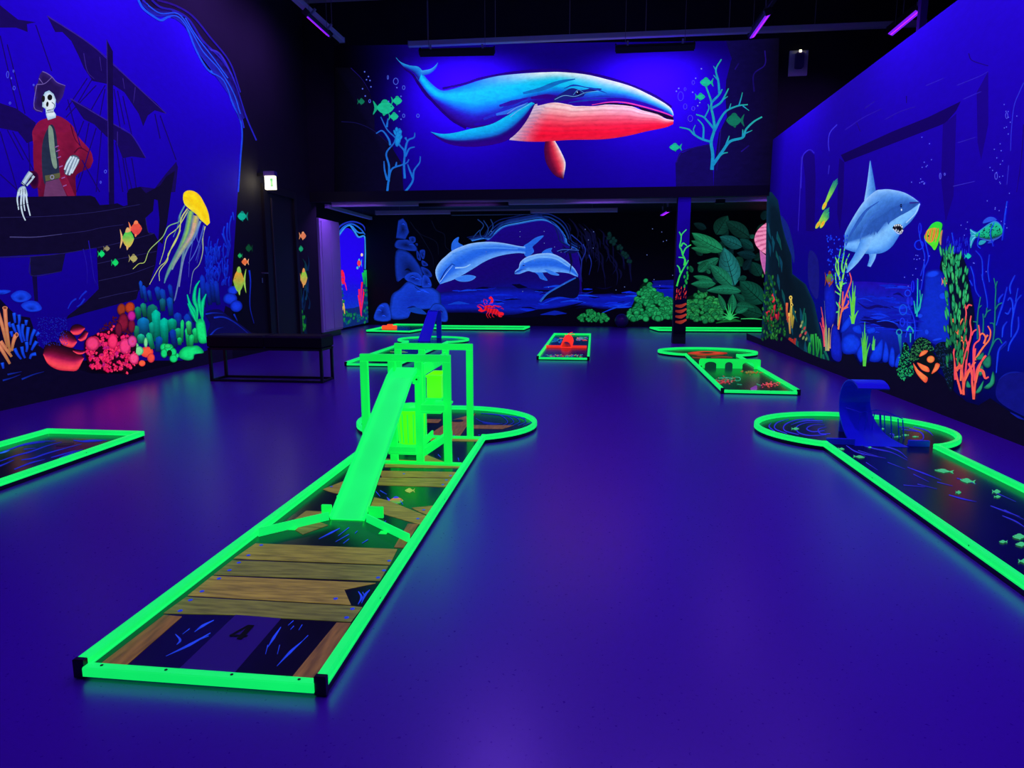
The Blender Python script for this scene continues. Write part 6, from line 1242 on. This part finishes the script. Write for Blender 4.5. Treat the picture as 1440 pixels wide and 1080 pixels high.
# translucent lime hopper box and bucket
hp = sbox('hopper', -1.008, -.915, 4.05, 4.25, .45, .60, 'fluorescent_lime', .006)
sbox('hopper_rim', -1.012, -.910, 4.04, 4.26, .585, .60, 'fluorescent_lime', .003, hp); sbox('hopper_rim', -1.012, -.910, 4.04, 4.26, .44, .452, 'fluorescent_green_board', .003, hp)
bc_ = Vector((-1.16, 4.22, .12)) - O
n_ = 20; m_ = MB(); m_.lathe([(.085, 0), (.098, .21), (.104, .215), (.104, .228), (.094, .228), (.082, .012)], bc_, n_); bk = m_.build('bucket', 'fluorescent_lime', sc_, True)
for k in range(9):
    t = math.pi * (1 + k / 8); m_ = MB(); m_.bar(bc_ + Vector((.0865 * math.cos(t), .0865 * math.sin(t), .01)), bc_ + Vector((.099 * math.cos(t), .099 * math.sin(t), .205)), .006, .004); m_.build('bucket_rib', 'fluorescent_green_board', bk)
m_ = MB(); m_.lathe([(.104, .228), (.09, .25), (.03, .262)], bc_, n_); m_.build('bucket_lid', 'fluorescent_green_board', bk, True)
# ramp: folded sheet channel
FL, FR, TL, TR = Vector((-1.238, 2.985, .034)), Vector((-1.072, 2.985, .034)), Vector((-1.214, 3.90, .60)), Vector((-1.062, 3.90, .60))
UL, UR = Vector((-1.205, 4.03, .648)), Vector((-1.052, 4.03, .648))
def ramp_mesh():
    mb = MB(); n = Vector((0, -.52, .85)); t = .006; rows = []
    for (l, r) in ((FL, FR), (TL, TR), (UL, UR)):
        d = (r - l).normalized(); lip = .022
        prof = [l - d * .004 + n * lip, l + n * lip + d * .004, l + d * .004, r - d * .004, r - d * .004 + n * lip, r + d * .004 + n * lip, r + d * .004 - n * t, l - d * .004 - n * t]
        rows.append([p - O for p in prof] + [prof[0] - O])
    mb.quadgrid(rows); return mb
rp = ramp_mesh().build('ramp', 'fluorescent_green', sc_)
sbox('ramp_flap', -1.30, -1.25, 3.02, 3.032, .034, .092); sbox('ramp_flap', -1.06, -.985, 3.02, 3.032, .034, .092)
sbox('ramp_bracket', -1.235, -1.19, 3.955, 3.98, .55, .60, 'fluorescent_green_board'); sbox('ramp_bracket', -1.075, -1.03, 3.955, 3.98, .555, .605)
for x, z in ((-1.222, .575), (-1.048, .585)): MB().tube([Vector((x, 3.953, z)) - O, Vector((x, 3.948, z)) - O], .006, 8).build('bolt', 'black_metal', sc_)
for u in (.12, .33, .62):
    for l, r in ((FL, TL),):
        p = l.lerp(r, u); MB().tube([p + Vector((-.006, 0, .01)) - O, p + Vector((-.012, 0, .01)) - O], .006, 6).build('bolt', 'fluorescent_green_board', sc_)
gl_ = thing('guide_bar', 'low green guide bar from the left rail to the ramp foot', 'guide bar', (-1.37, 2.85, TOPZ), group=None)
G0 = Vector((-1.37, 2.85, TOPZ))
MB().bar(Vector((-1.484, 2.735, TOPZ + .0225)) - G0, Vector((-1.245, 2.975, TOPZ + .0225)) - G0, .008, .04).build('blade', 'fluorescent_green', gl_)
MB().box(-.018, .018, -.018, .018, 0, .0025).build('foot', 'fluorescent_green_board', gl_)
gr_ = thing('guide_bar', 'low green guide bar from the ramp foot to the right rail', 'guide bar', (-.93, 2.85, TOPZ))
G1 = Vector((-.93, 2.85, TOPZ))
MB().bar(Vector((-1.052, 2.972, TOPZ + .0225)) - G1, Vector((-.778, 2.745, TOPZ + .0225)) - G1, .008, .04).build('blade', 'fluorescent_green', gr_)
MB().box(-.018, .018, -.018, .018, 0, .0025).build('foot', 'fluorescent_green_board', gr_)

# ---- left lane
LL = lane('green railed lane at the left edge of the view, black cup in its board', (-3.722, 1.35, 0), .400, 3.155)
reset()
zl = (0, 580, 6)
pl = Marks(LL, 'painted_ripple', zl)
for a in ([(-60, 360), (60, 320), (200, 270), (330, 245), (470, 240)], [(0, 410), (130, 365), (260, 330), (400, 280), (520, 250)], [(180, 400), (280, 385), (380, 350), (520, 310), (690, 265)], [(120, 480), (260, 425), (380, 395)], [(430, 380), (540, 350), (640, 320)], [(160, 285), (260, 262), (380, 250)], [(700, 240), (780, 235), (900, 235)], [(0, 345), (40, 330)], [(620, 235), (720, 245), (860, 240)], [(200, 310), (300, 300)], [(-200, 520), (0, 450), (120, 400)], [(500, 385), (600, 345), (700, 310)]): pl.stroke(a, 6, 4, (32, 44, 205), (26, 40, 170), mid=12)
pl.stroke([(0, 345), (40, 332), (80, 320)], 5, 3, (40, 120, 240), mid=14)
pl.done()
c = inv_of(LL) @ onZ(0 + 548 / 6, 580 + 270 / 6, TOPZ)
MB().lathe([(.055, 0), (.055, .0012), (.05, .0014)], (c.x, c.y, TOPZ), 20).build('cup', 'black_plastic', LL)

# ---- right lane with the wave
RLn = lane('green railed lane with a round end at the right, carrying the blue wave', (2.057, 1.35, 0), .388, 3.44, (.727, .612))
reset()
zr = (1040, 500, 3.6)
pw = Marks(RLn, 'painted_ripple', zr)
BS = (52, 56, 215)
for a in ([(440, 400), (360, 405), (300, 390), (290, 360), (340, 340), (420, 338)], [(430, 380), (370, 385), (340, 370), (370, 352), (430, 350)], [(300, 400), (230, 380), (230, 350), (290, 325), (380, 320)], [(240, 395), (180, 370), (190, 340), (250, 320)], [(460, 395), (410, 395), (400, 372), (440, 362)], [(180, 385), (150, 360), (160, 340)], [(420, 330), (330, 330), (260, 350)], [(860, 370), (920, 390), (930, 420), (900, 432)], [(820, 372), (900, 385)], [(880, 360), (950, 380), (980, 405)], [(800, 360), (860, 365)], [(760, 395), (780, 400), (775, 420)],
          [(570, 440), (680, 470), (770, 490), (850, 530)], [(540, 455), (600, 490), (740, 520)], [(600, 480), (700, 510)], [(850, 565), (930, 595), (1020, 630)], [(750, 540), (840, 575)], [(880, 600), (960, 640)], [(1000, 640), (1080, 660)], [(1060, 705), (1130, 725), (1200, 740)], [(900, 650), (1000, 675)], [(1270, 760), (1350, 790), (1420, 815)], [(1330, 810), (1400, 840), (1460, 880)], [(640, 540), (700, 580)], [(830, 655), (940, 665)], [(700, 450), (800, 480), (850, 520)], [(1290, 690), (1400, 740)], [(1100, 620), (1200, 650)], [(560, 470), (640, 510)], [(1340, 780), (1440, 830)]): pw.stroke(a, 3, 2, BS, (36, 36, 170), mid=7)
pw.done()
pg = Marks(RLn, 'printed_fish', zr, .0030)
PG = (70, 205, 120)
for cx, cy, L_, h_, d_, r_ in ((282, 370, 40, 14, 1, 0), (1035, 584, 100, 20, -1, .1), (1155, 634, 80, 24, -1, .15), (1108, 692, 30, 18, 1, 0), (1300, 688, 44, 22, 1, 0), (1305, 714, 36, 14, 1, 0), (605, 512, 60, 14, 1, .1), (620, 450, 26, 12, 1, 0), (676, 450, 26, 12, 1, 0), (660, 464, 18, 8, 1, 0), (515, 472, 34, 12, 1, .1), (800, 410, 36, 7, 1, -.1), (840, 402, 36, 9, -1, 0), (890, 410, 34, 7, -1, 0), (1420, 916, 80, 30, -1, 0), (1335, 942, 44, 16, -1, 0), (1430, 955, 70, 24, -1, 0), (1440, 1040, 60, 24, 1, 0), (720, 370, 30, 8, 1, 0), (630, 348, 26, 6, 1, 0)): pg.fish(cx, cy, L_, h_ * .8, d_, PG, PG, rot=r_)
pg.done()
wv = thing('wave_obstacle', 'curling blue wave ramp with thin side railings on the round end lane', 'minigolf obstacle', (2.06, 4.95, TOPZ))
O = Vector((2.06, 4.95, TOPZ))
WP = [(4.80, .003, 1.895, 2.255), (4.92, .008, 1.90, 2.235), (5.04, .03, 1.915, 2.205), (5.14, .075, 1.925, 2.185), (5.22, .14, 1.93, 2.17), (5.26, .22, 1.935, 2.16), (5.255, .30, 1.935, 2.155), (5.22, .365, 1.935, 2.15), (5.15, .41, 1.935, 2.15), (5.06, .425, 1.935, 2.15), (4.98, .41, 1.935, 2.15), (4.94, .385, 1.935, 2.15)]
def wave():
    mb = MB(); n = len(WP); t = .012; rows = []
    S = catmull([(p[0], p[1]) for p in WP], 4); XA = catmull([(p[2], p[3]) for p in WP], 4)
    for i, (y, z) in enumerate(S):
        a, b_ = S[max(0, i - 1)], S[min(len(S) - 1, i + 1)]; d = Vector((b_[0] - a[0], b_[1] - a[1])).normalized(); nn = Vector((d.y, -d.x)) * t
        x0_, x1_ = XA[i]
        z = max(z, .001); z2 = max(z + nn.y, 0.0) if i < 8 else z + nn.y
        rows.append([(x0_ - O.x, y - O.y, z), (x1_ - O.x, y - O.y, z), (x1_ - O.x, y + nn.x - O.y, z2), (x0_ - O.x, y + nn.x - O.y, z2), (x0_ - O.x, y - O.y, z)])
    mb.quadgrid(rows)
    mb.f.append((0, 1, 2, 3)); e = (len(rows) - 1) * 5; mb.f.append((e + 3, e + 2, e + 1, e)); return mb
wv_ = wave().build('wave_sheet', 'blue_acrylic', wv)
MB().box(1.95 - O.x, 2.135 - O.x, 5.262 - O.y, 5.28 - O.y, 0, .30).build('back_support', 'blue_acrylic', wv)
for k in range(6):
    x = 2.195 + k * .028; y = 5.12 + .06 * math.sin(k); z = .13 + .018 * k if k < 3 else .20 - .01 * k
    MB().tube([(x - O.x, y - O.y, 0), (x - .012 - O.x, y + .02 - O.y, .17 - .006 * k)], .004, 6).build('railing_rod', 'blue_acrylic', wv)
MB().tube([(1.925 - O.x, 5.1 - O.y, .22), (2.0 - O.x, 5.02 - O.y, .20), (2.12 - O.x, 5.06 - O.y, .215), (2.22 - O.x, 5.13 - O.y, .19), (2.34 - O.x, 5.12 - O.y, .14)], .004, 6).build('railing_bar', 'blue_acrylic', wv)
for x in (2.0, 2.05, 2.10): MB().tube([(x - O.x, 5.03 - O.y, .20), (x + .02 - O.x, 5.1 - O.y, .05)], .0035, 6).build('railing_rod', 'blue_acrylic', wv)
for x0_, x1_, nm, lb_ in ((2.266, 2.402, 0, 'low blue guide bar between the wave and the right rail'), (1.712, 1.902, 1, 'low blue guide bar between the left rail and the wave')):
    g = thing('guide_bar', lb_, 'guide bar', ((x0_ + x1_) / 2, 4.84, TOPZ)); w2 = (x1_ - x0_) / 2
    MB().box(-w2, w2, -.012, .012, 0, .045, .002).build('blade', 'blue_acrylic', g)
    for s_ in (-1, 1): MB().box(s_ * w2 * .8 - .012, s_ * w2 * .8 + .012, .012, .03, 0, .006).build('foot', 'blue_acrylic', g)

# ---- lane with the three arch gate
AL = lane('green railed lane with a round end before the pillar, three arch gate on it', (1.805, 7.08, 0), .400, 3.30, (.775, .56), math.radians(-1.5))
reset()
zar = (900, 440, 6)
pa = lpaint(AL, 'printed_reef', zar, 'reef print of green and red specks'); rnd = random.Random(3)
for i in range(170):
    k = rnd.choice([0, 1, 2, 3])
    cx, cy, sx, sy, cs_ = [(740, 560, 70, 22, [(30, 150, 110), (40, 180, 130), (200, 50, 50)]), (1110, 600, 70, 14, [(250, 60, 90), (220, 50, 110), (240, 120, 60)]), (960, 500, 90, 12, [(200, 80, 40), (170, 120, 40), (60, 160, 70)]), (720, 580, 70, 12, [(200, 50, 60), (210, 70, 80)])][k]
    x, y = cx + rnd.gauss(0, sx * .55), cy + rnd.gauss(0, sy * .7)
    if y > 488 and x > 555 + (y - 480) * .65 and x < 1000 + (y - 470) * 1.7: pa.blob(x, y, rnd.uniform(4, 11), rnd.uniform(2, 4), rnd.uniform(-.4, .4), rnd.choice(cs_), rnd.choice(cs_), n=7)
for a in ([(800, 540), (840, 545), (845, 565), (810, 572)], [(660, 550), (720, 545), (790, 548)], [(820, 600), (860, 605)], [(985, 598), (1020, 612)]): pa.stroke(a, 4, 3, (60, 200, 140), mid=5)
pa.poly([(930, 640), (960, 620), (985, 615), (985, 650), (950, 655)], (130, 70, 150))
pa.puff([(400, 338), (470, 326), (560, 322), (660, 328), (740, 338), (660, 350), (560, 353), (470, 350)], (200, 40, 30), (230, 80, 40), (60, 40, 20))
pa.puff([(500, 337), (550, 330), (620, 334), (570, 344)], (30, 40, 20), (20, 60, 30)).stroke([(400, 345), (560, 360), (700, 352)], 4, 3, (120, 110, 40))
for a in ([(440, 372), (500, 378), (560, 380)], [(600, 375), (700, 370), (780, 374)], [(480, 360), (560, 366)]): pa.stroke(a, 3, 3, (190, 70, 40), mid=5)
pa.done()
p0, p1 = onZ(985, 518, TOPZ), onZ(1067, 518, TOPZ)
ga = thing('arch_gate', 'green upright board with three arched openings across the lane', 'minigolf obstacle', ((p0.x + p1.x) / 2, (p0.y + p1.y) / 2, TOPZ), math.radians(-1.5))
gw, gh = .388, .125
def archboard():
    out = [(-gw, .03), (-gw, gh - .012), (-gw + .012, gh), (gw - .012, gh), (gw, gh - .012), (gw, .03), (gw - .035, .03), (gw - .035, 0)]
    for cx, hw_ in ((.235, .075), (-.012, .05), (-.245, .075)):
        out += [(cx + hw_, 0)] + [(cx + hw_ * math.cos(math.pi * k / 10), .045 + .04 * math.sin(math.pi * k / 10)) for k in range(11)] + [(cx - hw_, 0)]
    out += [(-gw + .035, 0), (-gw + .035, .03)]
    mb = MB(); n = len(out)
    for y in (-.009, .009): mb.v += [(x, y, z) for x, z in out]
    for t in tessellate_polygon([[Vector((x, z, 0)) for x, z in out]]): mb.f.append(tuple(t)); mb.f.append(tuple(n + i for i in reversed(t)))
    for i in range(n): j = (i + 1) % n; mb.f.append((i, j, n + j, n + i))
    return mb
archboard().build('board', 'fluorescent_green_board', ga)
for s_ in (-1, 1): MB().box(s_ * gw - .012 if s_ > 0 else -gw - .004, gw + .004 if s_ > 0 else -gw + .012, .009, .02, .034, .10).build('bracket', 'fluorescent_green_board', ga)

# ---- centre lane with red tunnel
CL = lane('short green railed lane in the middle distance with a red tunnel', (-.362, 9.80, 0), .392, 4.2, None, math.radians(-.5))
reset()
zcb = (720, 440, 6)
pt = lpaint(CL, 'printed_reef', zcb, 'small coral specks printed on the board')
for i in range(130):
    k = rnd.choice([0, 1, 2]); cx, cy, sx, sy, cs_ = [(440, 362, 150, 9, [(220, 90, 50), (50, 120, 200), (30, 60, 160), (60, 190, 100)]), (380, 230, 40, 18, [(30, 70, 190), (20, 50, 150), (40, 160, 140)]), (590, 218, 45, 12, [(60, 190, 130), (230, 80, 80), (30, 70, 190)])][k]
    x, y = cx + rnd.uniform(-1, 1) * sx, cy + rnd.uniform(-1, 1) * sy
    if x > 215 + (385 - y) * .68 + 18 and x < 630 + (385 - y) * .1: pt.blob(x, y, rnd.uniform(6, 14), rnd.uniform(2, 4), rnd.uniform(-.5, .5), rnd.choice(cs_), rnd.choice(cs_), n=7)
pt.stroke([(400, 212), (440, 215)], 5, 4, (255, 140, 70), mid=9).stroke([(545, 215), (575, 212)], 5, 4, (250, 130, 140), mid=10).stroke([(595, 230), (635, 230)], 5, 4, (240, 70, 60), mid=9)
pt.done()
yt_ = onZ(798, 489, TOPZ).y
tn = thing('tunnel_obstacle', 'red ribbed tunnel on the middle distance lane', 'minigolf obstacle', (-.365, yt_, TOPZ))
r0 = .088
def halfring(y0, y1, ri, ro, n=14):
    mb = MB(); rows = []
    for k in range(n + 1):
        t = math.pi * k / n; c_, s_ = math.cos(t), math.sin(t) * 1.25
        rows.append([(ri * c_, y0, ri * s_), (ro * c_, y0, ro * s_), (ro * c_, y1, ro * s_), (ri * c_, y1, ri * s_), (ri * c_, y0, ri * s_)])
    mb.quadgrid(rows); mb.f.append((0, 1, 2, 3)); e = n * 5; mb.f.append((e + 3, e + 2, e + 1, e)); return mb
tb = halfring(.05, 1.25, r0 - .004, r0).build('tunnel_shell', 'fluorescent_red', tn)
for k in range(8): halfring(.0 + k * .17, .03 + k * .17, r0 - .006, r0 + .012).build('hoop', 'fluorescent_red', tb)
MB().box(-r0, r0, -.05, .02, 0, .012, .002).build('entry_ramp', 'fluorescent_red', tn)
for k, (dx, dz_) in enumerate(((-.05, .17), (.0, .2), (.05, .18), (.03, .22))): MB().tube([(dx * .4, .9, r0 * 1.25), (dx, .95, dz_ * .8), (dx * 1.8 + .03, 1.0, dz_ * .85)], .006, 6).build('highlight_wisp', 'fluorescent_red', tn)  # thin red tubes stand in for highlight wisps on the tunnel top
for s_, lb_ in ((-1, 'flat red guide bar left of the red tunnel'), (1, 'flat red guide bar right of the red tunnel')):
    g = thing('guide_bar', lb_, 'guide bar', (-.365 + s_ * .225, yt_, TOPZ))
    MB().box(-.125, .125, -.015, .015, 0, .04, .002).build('blade', 'fluorescent_red', g); MB().box(-.05, .05, .015, .03, 0, .006).build('foot', 'fluorescent_red', g)

# ---- lane with the blue jump ramp behind the scaffold
BLn = lane('green railed lane with a round end behind the scaffold, blue jump ramp on it', (-2.95, 8.78, 0), .392, 3.2, (.69, .60))
reset()
pq = Marks(BLn, 'painted_ripple', (480, 420, 6))
for a in ([(410, 448), (480, 450), (560, 452)], [(480, 440), (540, 446)]): pq.stroke(a, 3, 2, (120, 200, 90), mid=6)
for a in ([(560, 340), (640, 350), (720, 352)], [(860, 330), (940, 338), (1000, 332)]): pq.stroke(a, 3, 2, (20, 60, 170), mid=6)
pq.done()
jr = thing('jump_ramp', 'steep blue jump ramp with one rear leg on the lane behind the scaffold', 'minigolf obstacle', (-2.97, 12.5, TOPZ))
O = Vector((-2.97, 12.5, TOPZ))
b0, b1 = onZ(583, 482, TOPZ), onZ(600, 482, TOPZ)
yt2 = 12.95; t0, t1 = onY(603, 437, yt2), onY(616, 437, yt2)
mb = MB(); th = Vector((0, .02, -.02)); rows = []
b0.y = b1.y = max(b0.y, 12.2)
for l, r in ((b0, b1), (t0, t1)):
    d = (r - l).normalized() * .006; up_ = Vector((0, -.02, .012))
    pf = [l + up_ - d, l + up_ + d, l + d, r - d, r - d + up_, r + d + up_, r + d + th * .5, l - d + th * .5]; pf = [p - O for p in pf]; pf = [Vector((p.x, p.y, max(p.z, 0))) for p in pf]; rows.append(pf + [pf[0]])
mb.quadgrid(rows); mb.build('ramp_sheet', 'blue_acrylic', jr)
MB().box(t0.x - O.x - .01, t1.x - O.x + .02, yt2 - O.y - .02, yt2 - O.y + .14, t0.z - O.z - .01, t0.z - O.z + .008).build('top_plate', 'blue_acrylic', jr)
MB().box(t1.x - O.x - .05, t1.x - O.x + .05, yt2 - O.y + .04, yt2 - O.y + .07, 0, t0.z - O.z - .01).build('rear_leg', 'blue_acrylic', jr)
MB().box(t0.x - O.x - .02, t1.x - O.x + .05, yt2 - O.y + .0, yt2 - O.y + .11, 0, .008).build('foot_plate', 'blue_acrylic', jr)

# ---- far left angled lane with the orange block, and the lane behind the pillar
def polylane(label, pts):
    """lane outlined by corner points (world), counter clockwise"""
    cx, cy = sum(p[0] for p in pts) / len(pts), sum(p[1] for p in pts) / len(pts)
    root = thing('minigolf_lane', label, 'minigolf lane', (cx, cy, 0)); P = [(p[0] - cx, p[1] - cy) for p in pts]
    MB().prism(offset_poly(P, RW_ - .004), 0, .0275).build('base', 'black_plastic', root)
    MB().prism(P, .0275, TOPZ).build('playing_surface', 'dark_board', root)
    n = len(P)
    for i in range(n):
        a, b_ = Vector(P[i]), Vector(P[(i + 1) % n]); d = (b_ - a).normalized()
        sweep([tuple(a - d * .012), tuple(b_ + d * .012)], [(u, z + (.0012 if i % 2 else 0)) for u, z in PROF], 'rail', 'fluorescent_green', root, 1)
    return root
FB = polylane('green railed lane at the far left that turns along the dolphin wall', [(-4.93, 14.45), (-3.93, 14.3), (-3.72, 15.33), (-1.5, 15.36), (-1.44, 16.1), (-3.7, 16.12), (-3.9, 16.5), (-4.86, 16.5)])
JL = polylane('green railed lane behind the pillar below the jungle painting', [(1.62, 15.36), (5.9, 15.5), (5.9, 16.25), (1.5, 16.1)])
p0, p1 = onZ(538, 463, .03), onZ(558, 463, .03)
ok = thing('block_obstacle', 'small orange block on the far left lane', 'minigolf obstacle', ((p0.x + p1.x) / 2, p0.y, TOPZ))
w2 = (p1.x - p0.x) / 2
MB().box(-w2, w2, -.06, .06, 0, .09, .012).build('body', 'fluorescent_orange', ok); MB().box(-w2 * .25, w2 * .45, -.05, .05, .09, .12, .008).build('top_step', 'fluorescent_orange', ok)
